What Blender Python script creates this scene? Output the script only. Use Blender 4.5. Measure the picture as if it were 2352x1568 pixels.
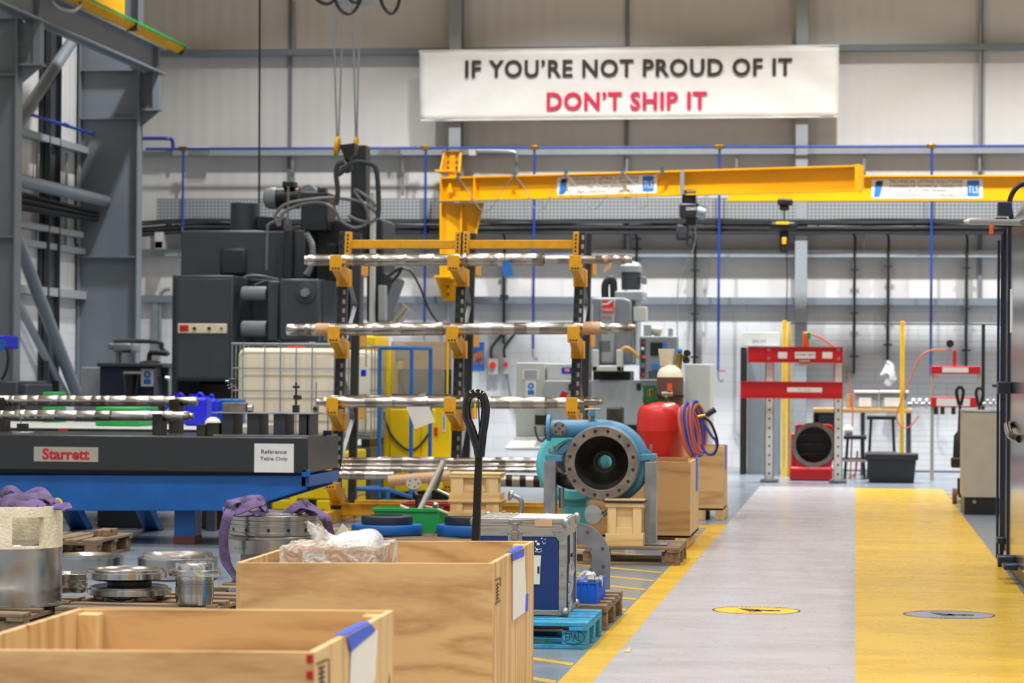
import bpy, math, random
from mathutils import Vector, Matrix, noise as mnoise
V = Vector
PI = math.pi
random.seed(7)
for o in list(bpy.data.objects):
    bpy.data.objects.remove(o)
SC = bpy.context.scene
COL = SC.collection

# ------------------------------------------------------------------ camera
F = 6200.0
CAM = V((0.0, 0.0, 1.48))
_yc = V((787.0, -77.0, -F)).normalized()          # world +Y seen from the camera
_r = math.radians(0.33)
_zc = V((math.sin(_r), math.cos(_r), 0.0))
_zc = (_zc - _zc.dot(_yc) * _yc).normalized()
_xc = _yc.cross(_zc)
RM = Matrix((_xc, _yc, _zc))
cd = bpy.data.cameras.new('camera')
cam = bpy.data.objects.new('camera', cd)
COL.objects.link(cam)
cam.matrix_world = Matrix.Translation(CAM) @ RM.to_4x4()
cd.sensor_width = 36.0
cd.lens = F * 36.0 / 2352.0
cd.clip_end = 200
cd.clip_start = 0.1
cd.dof.use_dof = True
cd.dof.focus_distance = 14.8
cd.dof.aperture_fstop = 4.5
SC.camera = cam

# ------------------------------------------------------------------ world, lamps of the hall, exposure
w = bpy.data.worlds.new('world')
SC.world = w
w.use_nodes = True
nt = w.node_tree
bg = nt.nodes['Background']
tc = nt.nodes.new('ShaderNodeTexCoord')
sp = nt.nodes.new('ShaderNodeSeparateXYZ')
rp = nt.nodes.new('ShaderNodeValToRGB')
nt.links.new(tc.outputs['Generated'], sp.inputs[0])
nt.links.new(sp.outputs['Z'], rp.inputs[0])
nt.links.new(rp.outputs[0], bg.inputs[0])
rp.color_ramp.elements[0].position = 0.0
rp.color_ramp.elements[0].color = (0.60, 0.62, 0.66, 1)
rp.color_ramp.elements[1].position = 0.5
rp.color_ramp.elements[1].color = (0.68, 0.44, 0.18, 1)
bg.inputs[1].default_value = 0.5

def lamp(x, y, z, sx, sy, power, col=(0.97, 0.985, 1.0), spread=150, tx=0, ty=0):
    l = bpy.data.lights.new('high_bay_lamp', 'AREA')
    l.shape = 'RECTANGLE'
    l.size = sx
    l.size_y = sy
    l.energy = power
    l.color = col
    l.spread = math.radians(spread)
    o = bpy.data.objects.new('high_bay_lamp', l)
    o.location = (x, y, z)
    o.rotation_euler = (tx, ty, 0)
    COL.objects.link(o)
    return o
for gy, pw, sd in ((-4.0, 240, 150), (3.0, 225, 140), (10.0, 200, 130), (17.0, 205, 130), (24.0, 200, 135), (31.0, 125, 130)):
    for gx in (-8.5, -4.2, 0.3, 4.8):
        lamp(gx, gy, 10.5, 0.35, 1.2, pw, spread=sd)
for gx in (-8.7, -4.4, 0.0, 4.4):
    lamp(gx, 38.2, 10.5, 0.3, 0.5, 520 if gx > -8 else 300, spread=100, tx=math.radians(4))
SC.view_settings.view_transform = 'Standard'
SC.view_settings.look = 'None'
SC.view_settings.gamma = 1
SC.view_settings.use_curve_mapping = False
SC.view_settings.exposure = 0.0
SC.cycles.max_bounces = 7
SC.cycles.diffuse_bounces = 3
SC.cycles.glossy_bounces = 4
SC.cycles.transmission_bounces = 4
SC.cycles.transparent_max_bounces = 8
SC.cycles.caustics_reflective = False
SC.cycles.caustics_refractive = False
SC.cycles.sample_clamp_indirect = 4
SC.cycles.sample_clamp_direct = 0

# ------------------------------------------------------------------ points of the place read off the photograph
def P(px, py, Y):
    d = RM @ V((px - 1176.0, 784.0 - py, -F))
    return CAM + d * (Y / d.y)
def G(px, py, z=0.0):
    d = RM @ V((px - 1176.0, 784.0 - py, -F))
    return CAM + d * ((z - CAM.z) / d.z)
def Rc(px0, py0, px1, py1, Y):
    a = P(px0, py1, Y)
    b = P(px1, py0, Y)
    return a.x, b.x, a.z, b.z

# ------------------------------------------------------------------ materials
def lin(h):
    h = h.lstrip('#')
    c = [int(h[i:i + 2], 16) / 255.0 for i in (0, 2, 4)]
    return [x / 12.92 if x <= 0.04045 else ((x + 0.055) / 1.055) ** 2.4 for x in c]
MATS = {}
def mat(name, col, rough=0.5, metal=0.0, var=0.12, vs=6.0, bump=0.0, bs=40.0, col2=None, thr=None, coat=0.0, stretch=(1, 1, 1), spec=0.5, detail=4.0):
    m = bpy.data.materials.new(name)
    m.use_nodes = True
    t = m.node_tree
    N, L = t.nodes, t.links
    b = N['Principled BSDF']
    c = lin(col)
    b.inputs['Roughness'].default_value = rough
    b.inputs['Metallic'].default_value = metal
    b.inputs['Coat Weight'].default_value = coat
    b.inputs['Specular IOR Level'].default_value = spec
    tcx = N.new('ShaderNodeTexCoord')
    mp = N.new('ShaderNodeMapping')
    mp.inputs['Scale'].default_value = stretch
    L.new(tcx.outputs['Object'], mp.inputs[0])
    n = N.new('ShaderNodeTexNoise')
    n.inputs['Scale'].default_value = vs
    n.inputs['Detail'].default_value = detail
    L.new(mp.outputs[0], n.inputs['Vector'])
    r = N.new('ShaderNodeValToRGB')
    if col2:
        d = lin(col2)
        a0, a1 = thr or (0.4, 0.6)
        r.color_ramp.elements[0].position = a0
        r.color_ramp.elements[1].position = a1
        r.color_ramp.elements[0].color = (*d, 1)
        r.color_ramp.elements[1].color = (*c, 1)
    else:
        r.color_ramp.elements[0].position = 0.3
        r.color_ramp.elements[1].position = 0.7
        r.color_ramp.elements[0].color = (*[x * (1 - var) for x in c], 1)
        r.color_ramp.elements[1].color = (*[min(1, x * (1 + var)) for x in c], 1)
    L.new(n.outputs['Fac'], r.inputs[0])
    L.new(r.outputs[0], b.inputs['Base Color'])
    if bump > 0:
        n2 = N.new('ShaderNodeTexNoise')
        n2.inputs['Scale'].default_value = bs
        n2.inputs['Detail'].default_value = 4
        L.new(mp.outputs[0], n2.inputs['Vector'])
        bp = N.new('ShaderNodeBump')
        bp.inputs['Strength'].default_value = bump
        bp.inputs['Distance'].default_value = 0.02
        L.new(n2.outputs['Fac'], bp.inputs['Height'])
        L.new(bp.outputs[0], b.inputs['Normal'])
    MATS[name] = m
    return m
def nodes(m):
    return m.node_tree.nodes, m.node_tree.links, m.node_tree.nodes['Principled BSDF']

# wood with a grain running along one axis
def wood(name, ca, cb, axis='X', scale=3.0, rough=0.6, knots=True):
    m = mat(name, ca, rough)
    N, L, b = nodes(m)
    tcx = N.new('ShaderNodeTexCoord')
    mp = N.new('ShaderNodeMapping')
    s = {'X': (0.2, 2.0, 2.0), 'Y': (2.0, 0.2, 2.0), 'Z': (2.0, 2.0, 0.2)}[axis]
    mp.inputs['Scale'].default_value = s
    oi = N.new('ShaderNodeObjectInfo')
    ad = N.new('ShaderNodeVectorMath')
    ad.operation = 'MULTIPLY_ADD'
    ad.inputs[1].default_value = (1, 1, 1)
    L.new(tcx.outputs['Object'], ad.inputs[0])
    cm = N.new('ShaderNodeCombineXYZ')
    mu = N.new('ShaderNodeMath')
    mu.operation = 'MULTIPLY'
    mu.inputs[1].default_value = 37.0
    L.new(oi.outputs['Random'], mu.inputs[0])
    L.new(mu.outputs[0], cm.inputs[0])
    L.new(mu.outputs[0], cm.inputs[1])
    L.new(mu.outputs[0], cm.inputs[2])
    L.new(cm.outputs[0], ad.inputs[2])
    L.new(ad.outputs[0], mp.inputs[0])
    n = N.new('ShaderNodeTexNoise')
    n.inputs['Scale'].default_value = scale
    n.inputs['Detail'].default_value = 3
    n.inputs['Distortion'].default_value = 0.3
    n.inputs['Detail'].default_value = 1
    L.new(mp.outputs[0], n.inputs['Vector'])
    mm = N.new('ShaderNodeMath')
    mm.operation = 'MULTIPLY'
    mm.inputs[1].default_value = 9.0
    L.new(n.outputs['Fac'], mm.inputs[0])
    fr = N.new('ShaderNodeMath')
    fr.operation = 'PINGPONG'
    fr.inputs[1].default_value = 1.0
    L.new(mm.outputs[0], fr.inputs[0])
    n2 = N.new('ShaderNodeTexNoise')
    n2.inputs['Scale'].default_value = scale * 14
    n2.inputs['Detail'].default_value = 5
    L.new(mp.outputs[0], n2.inputs['Vector'])
    mx = N.new('ShaderNodeMix')
    mx.data_type = 'FLOAT'
    mx.inputs[0].default_value = 0.5
    L.new(fr.outputs[0], mx.inputs[2])
    L.new(n2.outputs['Fac'], mx.inputs[3])
    r = N.new('ShaderNodeValToRGB')
    r.color_ramp.elements[0].position = 0.14
    r.color_ramp.elements[1].position = 0.6
    r.color_ramp.elements[0].color = (*lin(cb), 1)
    r.color_ramp.elements[1].color = (*lin(ca), 1)
    L.new(mx.outputs[0], r.inputs[0])
    # a few small dark knots
    vo = N.new('ShaderNodeTexVoronoi')
    vo.inputs['Scale'].default_value = 3.2
    mp2 = N.new('ShaderNodeMapping')
    mp2.inputs['Scale'].default_value = {'X': (0.6, 1, 1), 'Y': (1, .6, 1), 'Z': (1, 1, .6)}[axis]
    L.new(ad.outputs[0], mp2.inputs[0])
    L.new(mp2.outputs[0], vo.inputs['Vector'])
    r2 = N.new('ShaderNodeValToRGB')
    r2.color_ramp.elements[0].position = 0.05
    r2.color_ramp.elements[1].position = 0.085
    r2.color_ramp.elements[0].color = (0.35, 0.2, 0.1, 1) if knots else (1, 1, 1, 1)
    r2.color_ramp.elements[1].color = (1, 1, 1, 1)
    L.new(vo.outputs['Distance'], r2.inputs[0])
    mc = N.new('ShaderNodeMix')
    mc.data_type = 'RGBA'
    mc.blend_type = 'MULTIPLY'
    mc.inputs[0].default_value = 1.0
    L.new(r.outputs[0], mc.inputs[6])
    L.new(r2.outputs[0], mc.inputs[7])
    L.new(mc.outputs[2], b.inputs['Base Color'])
    return m

# turned steel: polished bands of different brightness along one axis
def turned(name, ca, cb, axis='X', scale=9.0, r0=0.16, r1=0.38):
    m = mat(name, ca, 0.25, 1.0)
    N, L, b = nodes(m)
    tcx = N.new('ShaderNodeTexCoord')
    sep = N.new('ShaderNodeSeparateXYZ')
    L.new(tcx.outputs['Object'], sep.inputs[0])
    vo = N.new('ShaderNodeTexVoronoi')
    vo.voronoi_dimensions = '1D'
    vo.inputs['Scale'].default_value = scale
    L.new(sep.outputs[axis], vo.inputs['W'])
    r = N.new('ShaderNodeValToRGB')
    r.color_ramp.elements[0].position = 0.15
    r.color_ramp.elements[1].position = 0.85
    r.color_ramp.elements[0].color = (*lin(cb), 1)
    r.color_ramp.elements[1].color = (*lin(ca), 1)
    sc2 = N.new('ShaderNodeSeparateColor')
    L.new(vo.outputs['Color'], sc2.inputs[0])
    L.new(sc2.outputs[0], r.inputs[0])
    L.new(r.outputs[0], b.inputs['Base Color'])
    mr = N.new('ShaderNodeMapRange')
    mr.inputs[3].default_value = r0
    mr.inputs[4].default_value = r1
    L.new(sc2.outputs[1], mr.inputs[0])
    L.new(mr.outputs[0], b.inputs['Roughness'])
    return m

# ------------------------------------------------------------------ mesh builder (world coordinates)
class B:
    def __init__(s):
        s.v, s.f, s.mi = [], [], []
    def add(s, vs, fs, mi=0):
        n = len(s.v)
        s.v += [V(p) for p in vs]
        s.f += [tuple(i + n for i in f) for f in fs]
        s.mi += [mi] * len(fs)
        return s
    def box(s, x0, x1, y0, y1, z0, z1, mi=0):
        if x0 > x1: x0, x1 = x1, x0
        if y0 > y1: y0, y1 = y1, y0
        if z0 > z1: z0, z1 = z1, z0
        return s.hexa([(x0, y0, z0), (x1, y0, z0), (x1, y1, z0), (x0, y1, z0), (x0, y0, z1), (x1, y0, z1), (x1, y1, z1), (x0, y1, z1)], mi)
    def hexa(s, p, mi=0):
        return s.add(p, [(3, 2, 1, 0), (4, 5, 6, 7), (0, 1, 5, 4), (1, 2, 6, 5), (2, 3, 7, 6), (3, 0, 4, 7)], mi)
    def obox(s, c, size, m=None, mi=0):
        hx, hy, hz = [q / 2 for q in size]
        m = m or Matrix.Identity(3)
        c = V(c)
        return s.hexa([c + m @ V(q) for q in [(-hx, -hy, -hz), (hx, -hy, -hz), (hx, hy, -hz), (-hx, hy, -hz), (-hx, -hy, hz), (hx, -hy, hz), (hx, hy, hz), (-hx, hy, hz)]], mi)
    def bar(s, p0, p1, w, h, up=(0, 0, 1), mi=0):
        p0, p1 = V(p0), V(p1)
        d = (p1 - p0)
        L = d.length
        d.normalize()
        up = V(up)
        if abs(d.dot(up)) > 0.98:
            up = V((0, 1, 0))
        sx = d.cross(up).normalized()
        uz = sx.cross(d).normalized()
        m = Matrix((d, sx, uz)).transposed()
        return s.obox((p0 + p1) / 2, (L, w, h), m, mi)
    def lathe(s, base, axis, prof, n=32, mi=0, closed=False, caps=True):
        base, ax = V(base), V(axis).normalized()
        u = ax.orthogonal().normalized()
        if abs(ax.z) > 0.9:
            u = V((1, 0, 0))
        w_ = ax.cross(u).normalized()
        vs = []
        for h, r in prof:
            for k in range(n):
                a = 2 * PI * k / n
                vs.append(base + ax * h + (u * math.cos(a) + w_ * math.sin(a)) * r)
        fs = []
        m = len(prof)
        for i in range(m if closed else m - 1):
            j = (i + 1) % m
            for k in range(n):
                k2 = (k + 1) % n
                fs.append((i * n + k, i * n + k2, j * n + k2, j * n + k))
        if caps and not closed:
            fs.append(tuple(range(n - 1, -1, -1)))
            fs.append(tuple(range((m - 1) * n, m * n)))
        return s.add(vs, fs, mi)
    def cyl(s, p0, p1, r0, r1=None, n=20, mi=0):
        p0, p1 = V(p0), V(p1)
        return s.lathe(p0, p1 - p0, [(0, r0), ((p1 - p0).length, r0 if r1 is None else r1)], n, mi)
    def ring(s, c, axis, ro, ri, t, n=40, mi=0):
        return s.lathe(V(c) - V(axis).normalized() * t / 2, axis, [(0, ri), (0, ro), (t, ro), (t, ri)], n, mi, closed=True)
    def tube(s, pts, r, n=8, mi=0, closed=False):
        pts = [V(p) for p in pts]
        m = len(pts)
        if m < 2: return s
        vs = []
        t0 = (pts[1] - pts[0]).normalized()
        u = t0.orthogonal().normalized()
        for i, p in enumerate(pts):
            a = pts[max(0, i - 1)]
            b = pts[min(m - 1, i + 1)]
            if closed:
                a, b = pts[(i - 1) % m], pts[(i + 1) % m]
            t = (b - a).normalized()
            u = (u - u.dot(t) * t)
            u = u.normalized() if u.length > 1e-6 else t.orthogonal().normalized()
            q = t.cross(u)
            rr = r[i] if isinstance(r, (list, tuple)) else r
            for k in range(n):
                an = 2 * PI * k / n
                vs.append(p + (u * math.cos(an) + q * math.sin(an)) * rr)
        fs = []
        for i in range(m if closed else m - 1):
            j = (i + 1) % m
            for k in range(n):
                k2 = (k + 1) % n
                fs.append((i * n + k, i * n + k2, j * n + k2, j * n + k))
        if not closed:
            fs.append(tuple(range(n - 1, -1, -1)))
            fs.append(tuple(range((m - 1) * n, m * n)))
        return s.add(vs, fs, mi)
    def prism(s, poly, vec, mi=0):
        poly = [V(p) for p in poly]
        vec = V(vec)
        n = len(poly)
        fs = [tuple(range(n - 1, -1, -1)), tuple(range(n, 2 * n))]
        fs += [(k, (k + 1) % n, (k + 1) % n + n, k + n) for k in range(n)]
        return s.add(poly + [p + vec for p in poly], fs, mi)
    def ball(s, c, r, sx=1, sy=1, sz=1, n=16, mi=0):
        c = V(c)
        prof = [(-math.cos(PI * i / (n // 2)) , max(1e-4, math.sin(PI * i / (n // 2)))) for i in range(n // 2 + 1)]
        k = B().lathe((0, 0, 0), (0, 0, 1), prof, n)
        return s.add([c + V((p.x * r * sx, p.y * r * sy, p.z * r * sz)) for p in k.v], k.f, mi)
    def ribbon(s, pts, w, ups, th=0.004, mi=0):
        pts = [V(p) for p in pts]
        vs, fs = [], []
        m = len(pts)
        for i, p in enumerate(pts):
            t = (pts[min(m - 1, i + 1)] - pts[max(0, i - 1)]).normalized()
            sd = t.cross(ups[i])
            sd = sd.normalized() if sd.length > 1e-5 else V((1, 0, 0))
            nn = sd.cross(t).normalized()
            for a, b in ((-1, -1), (0, -1), (1, -1), (1, 1), (0, 1), (-1, 1)):
                bow = (0.12 * w if a == 0 else 0)
                vs.append(p + sd * (a * w / 2) + nn * (b * th / 2 + bow))
        for i in range(m - 1):
            for k in range(6):
                k2 = (k + 1) % 6
                fs.append((i * 6 + k, i * 6 + k2, i * 6 + 6 + k2, i * 6 + 6 + k))
        fs.append((5, 4, 3, 2, 1, 0))
        fs.append(tuple(range((m - 1) * 6, m * 6)))
        return s.add(vs, fs, mi)
    def build(s, name, m, parent=None, bev=0.0, label=None, flat=False, origin=None, seg=2):
        me = bpy.data.meshes.new(name)
        off = V((0, 0, 0))
        o = bpy.data.objects.new(name, me)
        if parent is not None:
            o.parent = parent
            off = parent.get('_w') and V(parent['_w']) or V((0, 0, 0))
        else:
            if origin is None:
                xs = [p.x for p in s.v]; ys = [p.y for p in s.v]; zs = [p.z for p in s.v]
                origin = V(((min(xs) + max(xs)) / 2, (min(ys) + max(ys)) / 2, min(zs)))
            off = V(origin)
            o.location = off
        o['_w'] = list(off)
        me.from_pydata([p - off for p in s.v], [], s.f)
        ms = m if isinstance(m, (list, tuple)) else [m]
        for q in ms:
            me.materials.append(MATS[q])
        me.polygons.foreach_set('material_index', s.mi)
        me.update()
        if not flat:
            me.polygons.foreach_set('use_smooth', [True] * len(me.polygons))
            me.set_sharp_from_angle(angle=math.radians(38))
        COL.objects.link(o)
        if bev > 0:
            md = o.modifiers.new('bevel', 'BEVEL')
            md.width = bev
            md.segments = seg
            md.limit_method = 'ANGLE'
            md.angle_limit = math.radians(50)
        if label: o['label'] = label
        return o

def tag(o, label, cat, group=None, kind=None):
    o['label'] = label
    o['category'] = cat
    if group: o['group'] = group
    if kind: o['kind'] = kind
    return o
def thing(name, label, cat, loc, group=None):
    o = bpy.data.objects.new(name, None)
    o.empty_display_size = 0.1
    o.location = V(loc)
    o['_w'] = list(V(loc))
    COL.objects.link(o)
    return tag(o, label, cat, group)
def struct(b, name, m, bev=0.0):
    o = b.build(name, m, None, bev)
    o['kind'] = 'structure'
    return o
SEP = {'uprights': 'upright', 'cross_tubes': 'cross_tube', 'tee_fittings': 'tee_fitting', 'clips': 'clip', 'rail_hangers': 'rail_hanger', 'stiffeners': 'stiffener',
       'cable_clips': 'cable_clip', 'door_latches': 'door_latch', 'feet': 'foot', 'hem_cords': 'hem_cord', 'press_pins': 'press_pin', 'flanges': 'flange',
       'tray_brackets': 'tray_bracket', 'inner_vanes': 'inner_vane', 'mounting_feet': 'mounting_foot', 'studs': 'stud', 'knobs': 'knob', 'tool_holders': 'tool_holder',
       'slings': 'sling', 'ropes': 'rope', 'loose_cables': 'loose_cable', 'lower_rails': 'lower_rail', 'upper_rails': 'upper_rail', 'side_rails': 'side_rail',
       'end_battens': 'end_batten', 'clamp_knobs': 'clamp_knob', 'clamp_screws': 'clamp_screw', 'lattice_braces': 'lattice_brace', 'bolts': 'bolt', 'conductor_bars': 'conductor_bar',
       'panel_seams': 'panel_seam', 'rivets': 'rivet', 'chain': 'chain_link', 'orange_hose': 'orange_hose', 'blue_hose': 'blue_hose', 'ribs': 'rib'}
def islands(b):
    par = list(range(len(b.v)))
    def find(a):
        while par[a] != a:
            par[a] = par[par[a]]; a = par[a]
        return a
    for f in b.f:
        r0 = find(f[0])
        for q in f[1:]:
            par[find(q)] = r0
    out = {}
    for f, mi in zip(b.f, b.mi):
        out.setdefault(find(f[0]), []).append((f, mi))
    for fl in out.values():
        ids = sorted({q for f, _ in fl for q in f})
        mp = {q: i for i, q in enumerate(ids)}
        nb = B(); nb.v = [b.v[q] for q in ids]; nb.f = [tuple(mp[q] for q in f) for f, _ in fl]; nb.mi = [m for _, m in fl]
        yield nb
def part(b, name, m, parent, bev=0.0, label=None, **k):
    if name in SEP:
        o = None
        for nb in islands(b):
            o = nb.build(SEP[name], m, parent, bev, label, **k)
        return o
    return b.build(name, m, parent, bev, label, **k)
def solo(b, name, m, label, cat, group=None, bev=0.0, **k):
    return tag(b.build(name, m, None, bev, **k), label, cat, group)
def dup(o, delta, label=None, parent=None, rot=0.0):
    c = o.copy()
    COL.objects.link(c)
    if parent is None:
        c.location = o.location + V(delta)
        c.rotation_euler = (0, 0, o.rotation_euler.z + rot)
        c['_w'] = list(c.location)
        if label: c['label'] = label
    else:
        c.parent = parent
    for ch in list(o.children):
        dup(ch, (0, 0, 0), None, c)
    return c
def cr(pts, n=8, closed=False):
    pts = [V(p) for p in pts]
    out = []
    m = len(pts)
    rng = range(m) if closed else range(m - 1)
    for i in rng:
        if closed:
            p0, p1, p2, p3 = pts[(i - 1) % m], pts[i], pts[(i + 1) % m], pts[(i + 2) % m]
        else:
            p0, p1, p2, p3 = pts[max(0, i - 1)], pts[i], pts[i + 1], pts[min(m - 1, i + 2)]
        for k in range(n):
            t = k / n
            out.append(0.5 * ((2 * p1) + (-p0 + p2) * t + (2 * p0 - 5 * p1 + 4 * p2 - p3) * t * t + (-p0 + 3 * p1 - 3 * p2 + p3) * t ** 3))
    if not closed: out.append(pts[-1])
    return out
def text(name, s, x0, x1, z0, z1, Y, m, parent, bold=0.0, shear=0.0, axis='Y', flip=False, label=None, spacing=1.0):
    """lettering fitted to a rectangle; axis 'Y' faces -Y, 'Z' lies on a floor, 'XL' faces -X / 'XR' faces +X (x0..x1 then run along Y)"""
    cu = bpy.data.curves.new(name, 'FONT')
    cu.body = s
    cu.offset = bold
    cu.shear = shear
    cu.space_character = spacing
    cu.align_x = 'CENTER'
    cu.resolution_u = 3
    t = bpy.data.objects.new('tmp', cu)
    COL.objects.link(t)
    dg = bpy.context.evaluated_depsgraph_get()
    me = bpy.data.meshes.new_from_object(t.evaluated_get(dg))
    vs = [V(q.co) for q in me.vertices]
    fs = [tuple(p.vertices) for p in me.polygons]
    bpy.data.objects.remove(t)
    ax0, ax1 = min(p.x for p in vs), max(p.x for p in vs)
    ay0, ay1 = min(p.y for p in vs), max(p.y for p in vs)
    b = B()
    out = []
    for p in vs:
        u = (p.x - ax0) / (ax1 - ax0)
        q = (p.y - ay0) / (ay1 - ay0)
        X = x0 + (x1 - x0) * u
        Z = z0 + (z1 - z0) * q
        out.append({'Y': (X, Y, Z), 'Z': (X, Z, Y), 'X': (Y, X, Z)}[axis])
    b.add(out, fs)
    return b.build(name, m, parent, label=label, flat=True)
# ------------------------------------------------------------------ material set
mat('cladding', '#D9D8D6', 0.55, var=0.03, vs=0.6)
N, L, b_ = nodes(MATS['cladding'])
tcx = N.new('ShaderNodeTexCoord'); wv = N.new('ShaderNodeTexWave'); wv.bands_direction = 'DIAGONAL'
mpx = N.new('ShaderNodeMapping'); mpx.inputs['Scale'].default_value = (1, 1, 0)
wv.inputs['Scale'].default_value = 2.6
L.new(tcx.outputs['Object'], mpx.inputs[0]); L.new(mpx.outputs[0], wv.inputs['Vector'])
bp = N.new('ShaderNodeBump'); bp.inputs['Strength'].default_value = 0.35; bp.inputs['Distance'].default_value = 0.02
L.new(wv.outputs['Fac'], bp.inputs['Height']); L.new(bp.outputs[0], b_.inputs['Normal'])

mat('blockwork', '#D6D8DA', 0.5, var=0.02, vs=2)
N, L, b_ = nodes(MATS['blockwork'])
tcx = N.new('ShaderNodeTexCoord'); sep = N.new('ShaderNodeSeparateXYZ'); cmb = N.new('ShaderNodeCombineXYZ'); adx = N.new('ShaderNodeMath')
L.new(tcx.outputs['Object'], sep.inputs[0]); L.new(sep.outputs['X'], adx.inputs[0]); L.new(sep.outputs['Y'], adx.inputs[1])
L.new(adx.outputs[0], cmb.inputs['X']); L.new(sep.outputs['Z'], cmb.inputs['Y'])
br = N.new('ShaderNodeTexBrick'); br.inputs['Scale'].default_value = 1.0; br.inputs['Brick Width'].default_value = 0.45
br.inputs['Row Height'].default_value = 0.225; br.inputs['Mortar Size'].default_value = 0.006
br.inputs['Color1'].default_value = (*lin('#D8DADC'), 1); br.inputs['Color2'].default_value = (*lin('#D2D4D8'), 1); br.inputs['Mortar'].default_value = (*lin('#C2C5C9'), 1)
L.new(cmb.outputs[0], br.inputs['Vector']); L.new(br.outputs['Color'], b_.inputs['Base Color'])

def floorpaint(name, c, c2, rough):
    m = mat(name, c, rough, var=0.05, vs=1.2, spec=0.45)
    N, L, b_ = nodes(m)
    tcx = N.new('ShaderNodeTexCoord'); mp = N.new('ShaderNodeMapping')
    mp.inputs['Scale'].default_value = (0.45, 1.0, 1.0)
    L.new(tcx.outputs['Object'], mp.inputs[0])
    n = N.new('ShaderNodeTexNoise'); n.inputs['Scale'].default_value = 2.2; n.inputs['Detail'].default_value = 9; n.inputs['Roughness'].default_value = 0.72
    L.new(mp.outputs[0], n.inputs['Vector'])
    r = N.new('ShaderNodeValToRGB'); r.color_ramp.elements[0].position = 0.36; r.color_ramp.elements[1].position = 0.62
    r.color_ramp.elements[0].color = (*lin(c2), 1); r.color_ramp.elements[1].color = (*lin(c), 1)
    L.new(n.outputs['Fac'], r.inputs[0])
    # thin scuff marks
    mp2 = N.new('ShaderNodeMapping'); mp2.inputs['Scale'].default_value = (9, 0.9, 1); mp2.inputs['Rotation'].default_value = (0, 0, 0.25)
    n2 = N.new('ShaderNodeTexNoise'); n2.inputs['Scale'].default_value = 1.3; n2.inputs['Detail'].default_value = 3
    L.new(tcx.outputs['Object'], mp2.inputs[0]); L.new(mp2.outputs[0], n2.inputs['Vector'])
    r2 = N.new('ShaderNodeValToRGB'); r2.color_ramp.elements[0].position = 0.27; r2.color_ramp.elements[1].position = 0.34
    r2.color_ramp.elements[0].color = (0.72, 0.72, 0.74, 1); r2.color_ramp.elements[1].color = (1, 1, 1, 1)
    L.new(n2.outputs['Fac'], r2.inputs[0])
    mc = N.new('ShaderNodeMix'); mc.data_type = 'RGBA'; mc.blend_type = 'MULTIPLY'; mc.inputs[0].default_value = 0.5
    L.new(r.outputs[0], mc.inputs[6]); L.new(r2.outputs[0], mc.inputs[7]); L.new(mc.outputs[2], b_.inputs['Base Color'])
    mr = N.new('ShaderNodeMapRange'); mr.inputs[3].default_value = rough - 0.05; mr.inputs[4].default_value = rough + 0.12
    L.new(n.outputs['Fac'], mr.inputs[0]); L.new(mr.outputs[0], b_.inputs['Roughness'])
    return m
floorpaint('floor_grey', '#7D8790', '#737C86', 0.2)
floorpaint('walk_grey', '#B0AFB2', '#A3A2A5', 0.24)
floorpaint('walk_yellow', '#D8B032', '#C8A026', 0.24)
mat('decal_grey', '#8C8A98', 0.4)
mat('decal_yellow', '#EBB420', 0.4)
mat('steel_grey', '#757E86', 0.45, var=0.05, vs=2)
mat('steel_pale', '#969DA2', 0.45, var=0.05)
mat('steel_dark', '#3C4247', 0.5)
mat('galv', '#9AA2A6', 0.38, 0.6, var=0.1)
mat('crane_yellow', '#E6A600', 0.38, var=0.04, vs=2)
mat('rack_yellow', '#E3A51C', 0.45, var=0.1, vs=14)
mat('post_yellow', '#E8B800', 0.4)
mat('mach_yellow', '#EBCB08', 0.4, var=0.04)
mat('green', '#1E9A48', 0.45)
mat('green_dark', '#0F5A2A', 0.4)
mat('red', '#C4161C', 0.38, var=0.06)
mat('gas_red', '#D4302C', 0.35, var=0.05)
mat('bin_red', '#A81224', 0.4)
mat('blue_pipe', '#2345A0', 0.4)
mat('blue_table', '#0E5CA8', 0.42, var=0.12, vs=4, bump=0.1, bs=30)
mat('blue_frame', '#1668B8', 0.4)
mat('blue_bin', '#1F66D8', 0.35)
mat('blue_drum', '#1022D8', 0.35)
mat('blue_tape', '#1C55D6', 0.5)
mat('blue_case', '#10306A', 0.42, var=0.06)
mat('blue_pallet', '#2E97C8', 0.6, col2='#27809A', vs=7, bump=0.3)
mat('blue_pump', '#4F86A4', 0.42, col2='#3C6C88', vs=7, thr=(.3, .5))
mat('teal', '#5FC2C8', 0.4)
mat('blue_sign', '#2376D2', 0.5)
mat('blue_dark', '#16243C', 0.4)
mat('granite', '#2B2E30', 0.3, var=0.15, vs=60)
mat('mach_dark', '#3A434A', 0.4, var=0.08, vs=5)
mat('mach_dark2', '#2A3137', 0.45, var=0.1, vs=5)
mat('mach_grey', '#9BA2A6', 0.42, var=0.04)
mat('mach_light', '#C0C4BE', 0.42, var=0.04)
mat('mach_mid', '#7E878F', 0.4, var=0.06)
mat('black', '#17181A', 0.4)
mat('black_gloss', '#0B0B0C', 0.12, coat=0.5)
mat('rubber', '#26272A', 0.6)
mat('cable_grey', '#6E7276', 0.5)
mat('white', '#E4E4E0', 0.5, var=0.03)
mat('paper', '#E2E0DA', 0.6, var=0.05)
mat('sticker', '#D8D6CE', 0.45, var=0.04)
mat('banner', '#E9E9E6', 0.55, var=0.02, bump=0.5, bs=1.6, stretch=(1, 1, 2.0))
mat('ink', '#332A26', 0.6)
mat('ink_blue', '#31436E', 0.6)
mat('ink_red', '#D3224E', 0.6)
mat('brand_red', '#B81D2A', 0.5)
mat('label_red', '#D8281E', 0.5)
mat('cream', '#EBE2C8', 0.5)
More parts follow.
